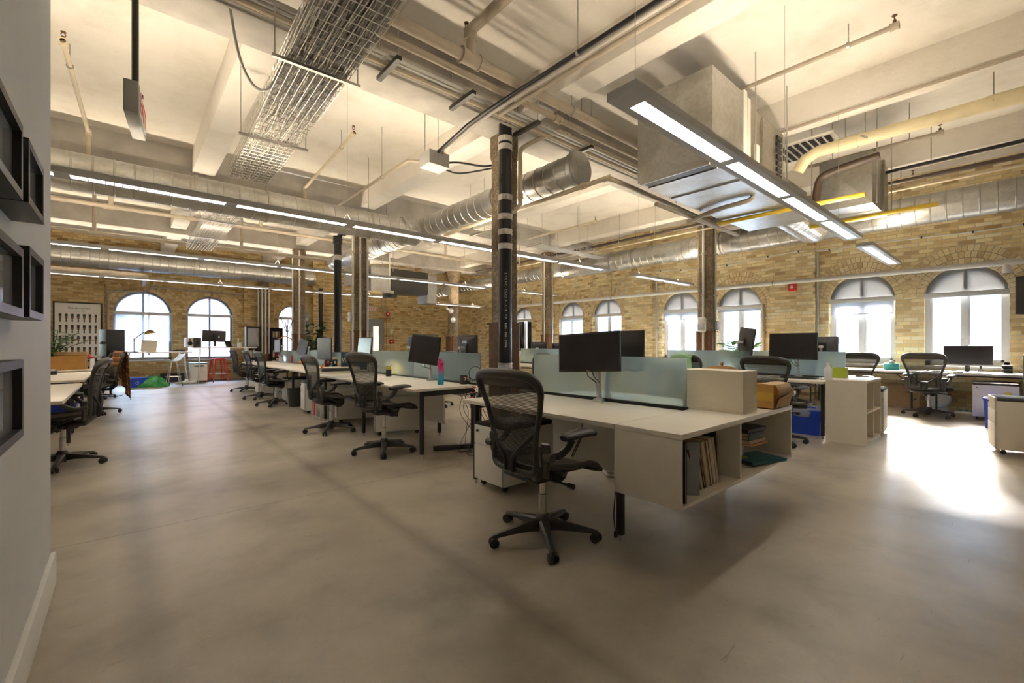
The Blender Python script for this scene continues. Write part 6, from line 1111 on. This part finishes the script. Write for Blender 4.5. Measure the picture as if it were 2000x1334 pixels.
simple('desk_lamp', 'jointed desk lamp with a brass head on the trestle desk', 'lamp', sd(262), [('lamp_base', 'black_metal', lambda b: b.lathe([(0, 0), (.1, 0), (.1, .015), (.02, .03)], 18)), ('lamp_arm', 'rust', lambda b: (b.cyl((0, 0, .02), (0, 0, .38), .012, seg=8), b.cyl((0, 0, .38), (.24, 0, .6), .012, seg=8), b.sphere((0, 0, .38), .02))), ('lamp_shade', 'brass', lambda b: b.rev([(0, 0), (-.02, .05), (.0, .09), (.08, .14), (.085, .135), (.02, .085), (.0, 0)], (.33, 0, .62), (.25, 0, -1), 20))])
simple('display_board', 'pale folded board standing on the trestle desk', 'board', sd(291), [('board_sheet', 'laminate_side', lambda b: (b.box((0, 0, .17), (.36, .03, .34), ry=.08), b.box((.16, .1, .16), (.03, .2, .32))))])
simple('book', 'flat book at the speaker end of the trestle desk', 'book', sd(243), [('cover', 'wood_light', lambda b: b.bx(-.15, .15, -.1, .1, 0, .025)), ('pages', 'paper', lambda b: b.bx(-.14, .14, -.104, .09, .004, .02))])
for k, (px, lab, mt) in enumerate(((369, 'white studio monitor speaker on the taller standing desk', 'white_plastic'), (384, 'dark studio monitor speaker on the taller standing desk', 'graphite'))):
    simple('desk_speaker', lab, 'loudspeaker', sd(px, 1.101, 17.05), [('cabinet', mt, lambda b: b.bx(-.1, .1, -.1, .1, 0, .3, bev=.008)), ('woofer', 'screen', lambda b: b.rev([(0, .0), (0, .06), (.008, .065), (.01, .05), (.0, 0)], (0, -.1, .12), (0, -1, 0), 18)), ('tweeter', 'screen', lambda b: b.rev([(0, .0), (0, .028), (.006, .03), (.008, 0)], (0, -.1, .23), (0, -1, 0), 14))], .2)
simple('laptop', 'small dark laptop open at the end of the taller standing desk', 'laptop', sd(452, 1.101), [('keyboard_deck', 'graphite', lambda b: b.box((0, 0, .008), (.26, .2, .016))), ('laptop_lid', 'screen', lambda b: b.box((-.02, .1, .11), (.26, .012, .2), rx=-.3))], .8)
simple('cup', 'white cup with a green sprig on the taller standing desk', 'cup', sd(468, 1.101), [('cup_body', 'white_plastic', lambda b: cup(b, .07, .15)), ('green_sprig', 'leaf_bright', lambda b: [leaf(b, (0, 0, .13), (math.cos(a), math.sin(a), .8), .14, .05) for a in (0, 1.4, 2.9, 4.4)]), ('spray_top', 'white_plastic', lambda b: b.cyl((-.04, 0, .1), (-.04, 0, .28), .02, seg=10))])
simple('cable_heap', 'heap of cables where the two standing desks meet', 'cable', sd(347), [('cable_run', 'cable_black', lambda b: [b.tube(smooth_path([(rnd.uniform(-.2, .2), rnd.uniform(-.1, .1), .01 + .06 * rnd.random()) for _ in range(5)], 5), .006, 5) for k in range(5)])])
simple('file_cabinet', 'white cabinet under the trestle desk topped by a clear bin', 'cabinet', at(277, 746, 0) + Vector((0, .4, 0)), [('cabinet_body', 'cabinet_white', lambda b: b.bx(-.4, .38, -.2, .3, .0, .5, bev=.004)), ('cabinet_lid', 'graphite', lambda b: b.bx(-.42, .4, -.22, .31, .5, .53, bev=.004))])
simple('storage_bin', 'clear plastic bin on the white cabinet', 'bin', at(277, 746, 0) + Vector((-.05, .42, .531)), [('bin_body', 'clear_plastic', lambda b: (b.bx(-.36, .36, -.22, .22, 0, .01), b.bx(-.38, -.37, -.22, .22, 0, .27), b.bx(.37, .38, -.22, .22, 0, .27), b.bx(-.38, .38, -.23, -.22, 0, .27), b.bx(-.38, .38, .22, .23, 0, .27))), ('bin_contents', 'grey_plastic', lambda b: b.box((0, 0, .1), (.66, .38, .16), bev=.04)), ('bin_lid', 'grey_plastic', lambda b: b.bx(-.39, .39, -.24, .24, .27, .29, bev=.008))])
def tub(b, w, d, h_, t=.01, taper=.85):
    lo = [(-w * taper, -d * taper), (w * taper, -d * taper), (w * taper, d * taper), (-w * taper, d * taper)]; hi = [(-w, -d), (w, -d), (w, d), (-w, d)]
    b._f([b.bm.verts.new((x, y, .003)) for x, y in lo])
    for k in range(4):
        a, e = lo[k], lo[(k + 1) % 4]; A, E = hi[k], hi[(k + 1) % 4]; b.sheet([[Vector((*a, 0)), Vector((*e, 0))], [Vector((*A, h_)), Vector((*E, h_))]]); i_ = .94; b.sheet([[Vector((A[0], A[1], h_)), Vector((E[0], E[1], h_))], [Vector((A[0] * i_, A[1] * i_, h_)), Vector((E[0] * i_, E[1] * i_, h_))], [Vector((a[0] * i_, a[1] * i_, .01)), Vector((e[0] * i_, e[1] * i_, .01))]])
    b.tube([(x, y, h_) for x, y in hi], .012, 6, closed=True)
def recycler(lab, loc, w, d, h_, rz=0, liner=False):
    o = simple('recycling_bin', lab, 'bin', loc, [('bin_body', 'blue_plastic', lambda b: tub(b, w, d, h_)), ('recycling_mark', 'white_plastic', lambda b: [b.tube([(.035 * math.cos(t), -d * .945 - .004, h_ * .5 + .035 * math.sin(t)) for t in (k * 2.09 + .2, k * 2.09 + .9, k * 2.09 + 1.7)], .005, 5) for k in range(3)])], rz)
    if liner: b_ = MB(); b_.sheet([[Vector((math.cos(2 * PI * k / 24) * w * q * (1 + .05 * rnd.random()), math.sin(2 * PI * k / 24) * d * q * (1 + .05 * rnd.random()), z + .01 * rnd.random())) for k in range(25)] for q, z in ((1.0, h_ * .72), (1.12, h_ + .01), (1.05, h_ + .035), (.9, h_ * .8))]); b_.build('bin_liner', 'clear_plastic', o)
    return o
recycler('blue recycling bin before the white cabinet at the far wall', at(268, 757, 0) + Vector((0, .1, 0)), .24, .16, .26)
simple('shopping_bag', 'crumpled green bag on the floor beside the blue bin', 'bag', at(301, 756, 0) + Vector((.0, .12, 0)), [('bag_body', 'green_bag', lambda b: b.sheet([[Vector(((.34 * (1 - .75 * (j / 7) ** 1.5)) * math.cos(2 * PI * k / 20) * (1 + .14 * math.sin(3 * k + j)), .2 * (1 - .7 * (j / 7) ** 1.3) * math.sin(2 * PI * k / 20) * (1 + .1 * math.cos(2 * k + 2 * j)), .30 * (j / 7) + .02 * math.sin(k * 2.3 + j))) for k in range(21)] for j in range(8)])), ('bag_handle', 'green_bag', lambda b: b.tube(smooth_path([(-.06, 0, .27), (-.14, 0, .31), (-.2, -.03, .24)], 5), .012, 6))])
st = simple('bar_stool', 'white bucket bar stool with thin metal legs', 'stool', at(339, 754, 0) + Vector((0, -.1, 0)), [('seat_shell', 'white_plastic', lambda b: b.sheet([[Vector((.21 * u, .2 * v, .70 + .05 * u * u + .16 * max(0, u) ** 2 + .03 * v * v)) for u in [-1 + 2 * i / 10 for i in range(11)]] for v in [-1 + 2 * j / 8 for j in range(9)]]))] + [('leg', 'chrome', lambda b, a=a: b.cyl((.08 * math.cos(a), .08 * math.sin(a), .70), (.24 * math.cos(a), .24 * math.sin(a), 0), .013, seg=8)) for a in (.6, 2.2, 3.75, 5.3)] + [('foot_ring', 'chrome', lambda b: b.tube([(.177 * math.cos(2 * PI * k / 20), .177 * math.sin(2 * PI * k / 20), .28) for k in range(20)], .01, 6, closed=True))], .3)
sc_ = [c for c in st.children if c.name.startswith('seat_shell')][0]; md = sc_.modifiers.new('thickness', 'SOLIDIFY'); md.thickness = .012
simple('storage_bin', 'low dark bin on the floor behind the white bar stool', 'bin', at(337, 748, 0) + Vector((.05, .6, 0)), [('bin_body', 'cushion_grey', lambda b: tub(b, .32, .2, .24))])
simple('vacuum_flask', 'pale blue cylinder standing under the trestle legs', 'canister', at(359, 743, 0) + Vector((0, .35, 0)), [('canister_body', 'fan_blue', lambda b: b.lathe([(0, 0), (.07, 0), (.07, .55), (.05, .6), (0, .6)], 16)), ('canister_cap', 'teal_plastic', lambda b: b.lathe([(.06, .6), (.06, .72), (0, .74)], 14))])
simple('rubber_shoes', 'pair of white rubber shoes on the floor by the trestle', 'shoes', at(361, 751, 0) + Vector((0, .1, 0)), [('shoe', 'white_plastic', lambda b, s_=s_: b.tube(smooth_path([(-.2 + s_, 0, .04), (-.08 + s_, .0, .05), (.03 + s_, .02, .07), (.07 + s_, .02, .14)], 4), [.03] * 4 + [.05] * 4 + [.055] * 4 + [.045], 10)) for s_ in (0, .22)])
simple('rolling_cabinet', 'white rolling cabinet with dark top beneath the second arched window', 'cabinet', at(389, 747, 0) + Vector((0, .3, 0)), [('cabinet_body', 'cabinet_white', lambda b: b.bx(-.22, .22, -.25, .25, .05, .58, bev=.004)), ('cabinet_top', 'teal_plastic', lambda b: b.bx(-.23, .23, -.26, .26, .58, .61, bev=.004)), ('drawer', 'cabinet_white', lambda b: (b.bx(-.21, .21, -.262, -.25, .38, .56), b.bx(-.21, .21, -.262, -.25, .07, .37))), ('drawer_pull', 'sign_blue', lambda b: b.bx(-.12, .12, -.268, -.262, .49, .53))] + [('caster', 'black_plastic', lambda b, x=x, y=y: b.cyl((x - .015, y, .026), (x + .015, y, .026), .026, seg=12)) for x in (-.18, .18) for y in (-.2, .2)])
rs = simple('metal_stool', 'red metal bar stool below the arched windows', 'stool', at(427, 746, 0) + Vector((0, .12, 0)), [('stool_seat', 'red_paint', lambda b: (b.box((0, 0, .735), (.31, .31, .03), bev=.012), b.bx(-.15, .15, -.15, .15, .68, .72)))] + [('leg', 'red_paint', lambda b, x=x, y=y: b.tube([(x * .13, y * .13, .71), (x * .215, y * .215, 0)], [.034, .02], 6)) for x in (-1, 1) for y in (-1, 1)] + [('foot_rail', 'steel', lambda b: [b.cyl((.185 * x0, .185 * y0, .26), (.185 * x1, .185 * y1, .26), .01, seg=6) for x0, y0, x1, y1 in ((-1, -1, 1, -1), (1, -1, 1, 1), (1, 1, -1, 1), (-1, 1, -1, -1))])], .25)
simple('floor_mat', 'grey blue mat on the floor beneath the red stool', 'mat', at(450, 743, 0) + Vector((.2, .3, 0)), [('mat_sheet', 'cushion_grey', lambda b: b.bx(-.9, .9, -.5, .5, 0, .01))])
# partition side desks
simple('planter_box', 'long wooden planter box on the desk beside the partition', 'planter', (-1.05, 11.22, DZ + .001), [('box_boards', 'wood_crate', lambda b: (b.bx(-.5, .5, -.1, -.085, .0, .25), b.bx(-.5, .5, .085, .1, 0, .25), b.bx(-.5, -.485, -.085, .085, 0, .25), b.bx(.485, .5, -.085, .085, 0, .25), b.bx(-.485, .485, -.085, .085, 0, .02)))])
simple('cardboard_box', 'flat brown carton on the desk behind the wooden planter box', 'box', (-.78, 11.46, DZ + .001), [('box_body', 'cardboard', lambda b: b.bx(-.19, .24, -.1, .12, 0, .32, bev=.004)), ('box_lid', 'wood_light', lambda b: b.bx(-.195, .245, -.105, .125, .27, .325))])
simple('paper_pile', 'loose cream papers on the desk before the planter box', 'papers', (-.95, 10.55, DZ + .001), [('sheets', 'paper_cream', lambda b: [b.box((-.1 + .16 * k, .05 * (k % 2), .004 + .007 * k), (.38, .28, .006), rz=.1 * k) for k in range(4)])])
simple('desk_phone', 'black desk phone on the desk beside the partition', 'telephone', at(102, 732, DZ) + Vector((-.05, .08, 0)), [('phone_base', 'black_plastic', lambda b: b.box((0, 0, .035), (.2, .18, .06), rx=.15, bev=.012)), ('handset', 'black_plastic', lambda b: b.tube(smooth_path([(-.07, -.08, .075), (-.07, 0, .095), (-.07, .08, .075)], 4), .018, 8)), ('keypad', 'grey_plastic', lambda b: b.box((.035, -.02, .068), (.08, .09, .006), rx=.15))])
simple('spray_can', 'white spray can beside the wooden planter box', 'can', (-.46, 11.12, DZ), [('can_body', 'white_plastic', lambda b: b.lathe([(0, 0), (.033, 0), (.033, .2), (.015, .22), (.015, .25), (0, .25)], 14)), ('can_cap', 'red_plastic', lambda b: b.lathe([(.03, .2), (.03, .24), (0, .245)], 12))])
simple('baseball_cap', 'red cap lying on the low desk corner behind the plaid blanket chair', 'cap', (-.62, 12.3, .93), [('crown', 'red_plastic', lambda b: b.lathe([(.1, 0), (.095, .05), (.06, .09), (0, .1)], 16)), ('peak', 'red_plastic', lambda b: b.prism([(-.08, -.07), (.08, -.07), (.06, -.17), (-.06, -.17)], .0, .008, lambda u, v, t: Vector((u, v, t))))])
simple('side_shelf', 'small dark stand under the red cap by the poster wall', 'stand', (-.72, 12.35, 0), [('stand_top', 'graphite', lambda b: b.bx(-.25, .25, -.2, .2, .9, .928))] + [('leg', 'graphite', lambda b, x=x, y=y: b.bx(x - .015, x + .015, y - .015, y + .015, 0, .9)) for x in (-.23, .23) for y in (-.18, .18)])
simple('file_folder', 'tan folder lying beside the red cap', 'folder', (-.5, 12.24, .929), [('folder_sheet', 'wood_light', lambda b: b.box((0, 0, .012), (.1, .3, .024), rz=.3))])
recycler('blue recycling bin under the planter desk', (-.75, 9.35, 0), .2, .15, .3)
bl = thing('plaid_blanket', 'orange and brown plaid blanket draped over a mesh chair', 'blanket', (-.4, 10.4, 0), PI + .35); b_ = MB(); rows = []; uvs = []
for j in range(25):
    t = j / 24; row = []
    for i in range(17):
        u = -1 + 2 * i / 16; wv = .02 * math.sin(u * 9 + t * 3) * (.3 + abs(t - .35) * 1.6)
        if t < .3: x = -.315 - .0 + .05 * (1 - t / .3) + .012; z = 1.055 - .25 * (1 - t / .3)
        elif t < .38: q = (t - .3) / .08; x = -.303 - .075 * q; z = 1.055 + .012 * math.sin(PI * q)
        else: q = (t - .38) / .62; x = -.385 - .03 * q; z = 1.05 - (.62 + .22 * u) * q
        row.append(Vector((x + wv * .8, u * (.17 + .05 * t) - .06 * t + .03, z)))
    rows.append(row)
b_.sheet(rows); bo = b_.build('cloth', 'plaid', bl, solid=.006); me = bo.data; uvl = me.uv_layers.new(name='UVMap')
for lp in me.loops: k = lp.vertex_index; uvl.data[lp.index].uv = ((k % 17) / 16, (k // 17) / 24)
# mid room and right side
gc = dup(proto, (6.1, 2.95, 0), -.35, 'black mesh chair with the light green cloth over its back')
gt = thing('green_cloth', 'light green towel hung over a mesh chair near the window column', 'towel', (6.1, 2.95, 0), -.35); b_ = MB(); b_.sheet([[Vector((-.30 - .07 * min(1, t * 3) + .012 * math.sin(u * 8), u * (.19 + .03 * t), 1.065 + .01 * math.sin(PI * min(1, t * 2)) - .30 * max(0, t - .25) - .03 * abs(u))) for u in [-1 + i / 5 for i in range(11)]] for t in [k / 10 for k in range(11)]]); b_.build('cloth', 'green_cloth', gt, solid=.006)
simple('wooden_chair', 'chair with a curved tan wooden back behind the foam block', 'chair', (4.3, 1.98, 0), [('backrest', 'wood_orange', lambda b: b.sheet([[Vector((.2 + .10 * (1 - u * u) - .06, u * .25, .62 + .36 * (1 - .35 * u ** 4) * t)) for u in [-1 + i / 6 for i in range(13)]] for t in (0, .25, .5, .75, .93, 1)])), ('seat', 'wood_orange', lambda b: b.box((-.02, 0, .45), (.44, .46, .025), bev=.011)), ('spine', 'black_metal', lambda b: b.tube([(.1, 0, .44), (.22, 0, .5), (.255, 0, .75)], .016, 8))] + [('leg', 'black_metal', lambda b, x=x, y=y: b.cyl((x * .15, y * .15, .44), (x * .22, y * .22, 0), .013, seg=8)) for x in (-1, 1) for y in (-1, 1)])
wc = [o for o in COL.objects if o.get('label', '').startswith('chair with a curved tan')][0].children[0]; md = wc.modifiers.new('thickness', 'SOLIDIFY'); md.thickness = .014
simple('pen_cup', 'small cup of coloured pens beyond the foam block', 'pen cup', (6.85, 3.0, DZ), [('cup', 'purple', lambda b: cup(b, .045, .08))] + [('pen', m_, lambda b, k=k: b.cyl((.01 * (k - 1), .008, .01), (.03 * (k - 1), .012, .19), .006, seg=6)) for k, m_ in enumerate(('yellow', 'red_plastic', 'purple', 'book_black'))])
simple('pump_bottle', 'white plastic bottle on the cube cabinet', 'bottle', at(1618, 740, .766), [('bottle_body', 'white_plastic', lambda b: b.lathe([(0, 0), (.04, 0), (.042, .01), (.042, .13), (.02, .16), (.02, .18), (0, .18)], 18)), ('bottle_cap', 'paper', lambda b: b.cyl((0, 0, .175), (0, 0, .2), .022))])
simple('glass_box', 'small olive glass box on the cube cabinet', 'box', at(1638, 738, .766) + Vector((.06, 0, 0)), [('box_sides', 'lime', lambda b: (b.bx(-.07, .07, -.075, -.07, 0, .13), b.bx(-.07, .07, .07, .075, 0, .13), b.bx(-.07, -.065, -.07, .07, 0, .13), b.bx(.065, .07, -.07, .07, 0, .13), b.bx(-.07, .07, -.07, .07, 0, .005)))])
simple('keyboard', 'black keyboard on the desk behind the cube cabinet', 'keyboard', (6.95, 2.0, DZ), [('keyboard_base', 'black_plastic', lambda b: b.box((0, 0, .01), (.14, .42, .02), bev=.004)), ('keys', 'graphite', lambda b: [b.box((-.05 + .025 * i, -.18 + .03 * j, .022), (.02, .024, .006)) for i in range(5) for j in range(13)])])
simple('computer_mouse', 'white mouse beside the black keyboard', 'mouse', (6.9, 1.72, DZ), [('mouse_shell', 'white_plastic', lambda b: b.sphere((0, 0, .012), .045, sc=(1.2, .7, .45))), ('scroll_wheel', 'graphite', lambda b: b.cyl((-.03, -.004, .028), (-.03, .004, .028), .007, seg=10))])
recycler('blue recycling bin with a clear liner under the desk by the cube cabinet', at(1585, 850, 0) + Vector((.15, .12, 0)), .18, .24, .32, liner=True)
recycler('tall narrow blue bin beside the tan sided pedestal', at(1936, 838, 0) + Vector((.13, -.07, 0)), .1, .15, .42)
simple('loudspeaker', 'tall black speaker standing behind the tan sided pedestal', 'loudspeaker', (9.0, -.26, 0), [('cabinet', 'black_plastic', lambda b: b.bx(-.2, .2, -.25, .25, 0, 1.06, bev=.01)), ('grille', 'monitor_black', lambda b: b.bx(-.212, -.2, -.23, .23, .05, 1.02, bev=.004))])
simple('cardboard_box', 'flattened tan carton leaning on the brick under the folding table', 'box', (11.16, 1.48, 0), [('box_body', 'cardboard_tan', lambda b: b.box((0, 0, .2), (.16, .44, .4), rz=.1, ry=.05)), ('printed_outline', 'book_brown', lambda b: (b.box((-.096, -.05, .28), (.002, .12, .004), rz=.1), b.box((-.096, -.05, .12), (.002, .12, .004), rz=.1)))])
simple('fan', 'white and grey desk fan on the floor under the folding table', 'fan', (10.95, .98, 0), [('fan_foot', 'fan_blue', lambda b: b.box((0, 0, .03), (.2, .26, .06), bev=.025)), ('fan_head', 'fan_blue', lambda b: b.rev([(-.06, 0), (-.06, .12), (0, .17), (.05, .16), (.06, .14)], (0, 0, .22), (-1, 0, .35), 28)), ('fan_grille', 'grey_plastic', lambda b: b.rev([(.045, .0), (.062, .05), (.06, .14), (.03, .145)], (0, 0, .22), (-1, 0, .35), 28))])
simple('tissue_box', 'green patterned box on the folding table under the second window', 'box', (10.95, 1.62, .716), [('box_body', 'teal_plastic', lambda b: b.box((0, 0, .06), (.13, .22, .12), bev=.005)), ('tissue', 'paper', lambda b: b.sphere((0, 0, .13), .05, sc=(.5, 1, .8)))])
simple('desk_organiser', 'small black organiser on the folding table', 'organiser', (11.0, .16, .716), [('tray_levels', 'black_plastic', lambda b: [b.bx(-.07, .07, -.06, .06, .06 * k, .06 * k + .012) for k in range(3)] + [b.bx(.06, .07, -.06, .06, 0, .13)])])
simple('camera_tripod', 'tiny black tripods on the folding table before the large monitor', 'tripod', (10.75, .45, .716), [('tripod_legs', 'black_metal', lambda b: [b.cyl((.0, .0, .09), (.05 * math.cos(a), .05 * math.sin(a), 0), .004, seg=6) for a in (0, 2.1, 4.2)]), ('tripod_head', 'black_metal', lambda b: b.box((0, 0, .1), (.03, .03, .03)))])
simple('keyboard', 'white keyboard on the folding table before the large monitor', 'keyboard', (10.72, .85, .716), [('keyboard_base', 'grey_plastic', lambda b: b.box((0, 0, .008), (.13, .4, .016), bev=.004)), ('keys', 'white_plastic', lambda b: [b.box((-.045 + .023 * i, -.17 + .03 * j, .018), (.018, .024, .005)) for i in range(5) for j in range(12)])])
simple('power_strip', 'small power strip on the floor beside the desk fan', 'power strip', (10.9, .62, 0), [('strip_body', 'white_plastic', lambda b: b.box((0, 0, .02), (.06, .3, .04), bev=.006)), ('plugs', 'teal_plastic', lambda b: [b.box((0, -.08 + .08 * k, .055), (.04, .04, .03)) for k in range(3)])])
cable('black cable trailing from the power strip to the grey pedestal', [(10.9, .48, .02), (10.7, .35, .012), (10.5, .4, .012), (10.35, .3, .012)], .005, plug=False)
simple('coat_stand', 'orange wooden coat stand by the brick pier in mid room', 'coat stand', Vector((ray(1221)[0], ray(1221)[1], 0)) * 11.8, [('stand_pole', 'wood_light', lambda b: b.cyl((0, 0, .02), (0, 0, 1.55), .022)), ('stand_base', 'wood_light', lambda b: b.lathe([(0, 0), (.2, 0), (.2, .025), (.03, .04)], 18)), ('coat_hook', 'wood_light', lambda b: [b.tube([(0, 0, 1.4), (.16 * math.cos(a), .16 * math.sin(a), 1.56)], .013, 8) for a in (-.8, 1.3, 3.4)])])
cl = Vector((ray(1047)[0], ray(1047)[1], 0)) * 13.17
cbd = simple('clipboard', 'paper notice clipped to the column with two conduits in mid room', 'notice', cl + Vector((0, 0, 1.03)), [('notice_sheet', 'paper', lambda b: b.box((0, 0, .12), (.2, .006, .3))), ('bulldog_clip', 'steel', lambda b: b.box((.0, -.008, .28), (.06, .02, .03))), ('printed_lines', 'book_black', lambda b: [b.box((0, -.004, .22 - .085 * k), (.15, .002, .022)) for k in range(2)] + [b.box((0, -.004, .18 - .085 * k), (.03, .002, .02)) for k in range(2)])], -.78)
# clothes rail before the slanting wall
cr = Vector((ray(835)[0], ray(835)[1], 0)) * 15.6
simple('clothes_rail', 'black clothes rail before the slanting brick wall', 'clothes rail', cr, [('rail_bar', 'black_metal', lambda b: b.cyl((-.48, 0, 1.52), (.48, 0, 1.52), .014, seg=8))] + [('upright', 'black_metal', lambda b, x=x: (b.cyl((x, 0, 0), (x, 0, 1.52), .014, seg=8), b.cyl((x, -.22, .02), (x, .22, .02), .014, seg=8))) for x in (-.46, .46)], .25)
for k, (x, lab, mt) in enumerate(((-.36, 'black jacket hanging on the clothes rail', 'book_black'), (.42, 'dark brown garment at the far end of the clothes rail', 'cladding_brown'))):
    simple('jacket', lab, 'jacket', cr + Vector((x, .02 + x * .25, 0)), [('jacket_body', mt, lambda b: b.tube([(0, 0, 1.46), (0, 0, 1.4), (0, 0, 1.3), (0, 0, .8)], [.03, .12, .2, .22], 14, sx=1.0, sy=.35)), ('jacket_sleeve', mt, lambda b: [b.tube([(s_ * .14, 0, 1.38), (s_ * .22, 0, 1.15), (s_ * .23, 0, .85)], [.05, .06, .045], 8) for s_ in (-1, 1)]), ('hanger_hook', 'steel', lambda b: b.tube([(0, 0, 1.45), (0, 0, 1.5), (0, .02, 1.54)], .005, 6))], .3)
for k, x in enumerate((-.0, .15)):
    simple('coat_hanger', ['pale empty hanger in the middle of the clothes rail', 'second pale hanger next to the brown garment'][k], 'hanger', cr + Vector((x, x * .25, 1.53)), [('hanger_bar', 'paper', lambda b: b.tube([(-.2, 0, -.18), (0, 0, -.05), (.2, 0, -.18)], .01, 6)), ('hanger_hook', 'steel', lambda b: b.tube([(0, 0, -.05), (0, 0, .0), (.015, 0, .012)], .004, 6))], .3)
# storage cabinets and things in mid room seen between columns
simple('file_cabinet', 'low grey cabinet in mid room behind the near column', 'cabinet', (5.6, 8.9, 0), [('cabinet_body', 'cabinet_white', lambda b: b.bx(-.3, .3, -.4, .4, 0, .7, bev=.004)), ('drawer', 'cabinet_white', lambda b: [b.bx(-.315, -.3, -.38, .38, .04 + .22 * k, .24 + .22 * k) for k in range(3)])])
for o in list(COL.objects):
    if o.type == 'MESH' and not o.data.polygons: bpy.data.objects.remove(o)
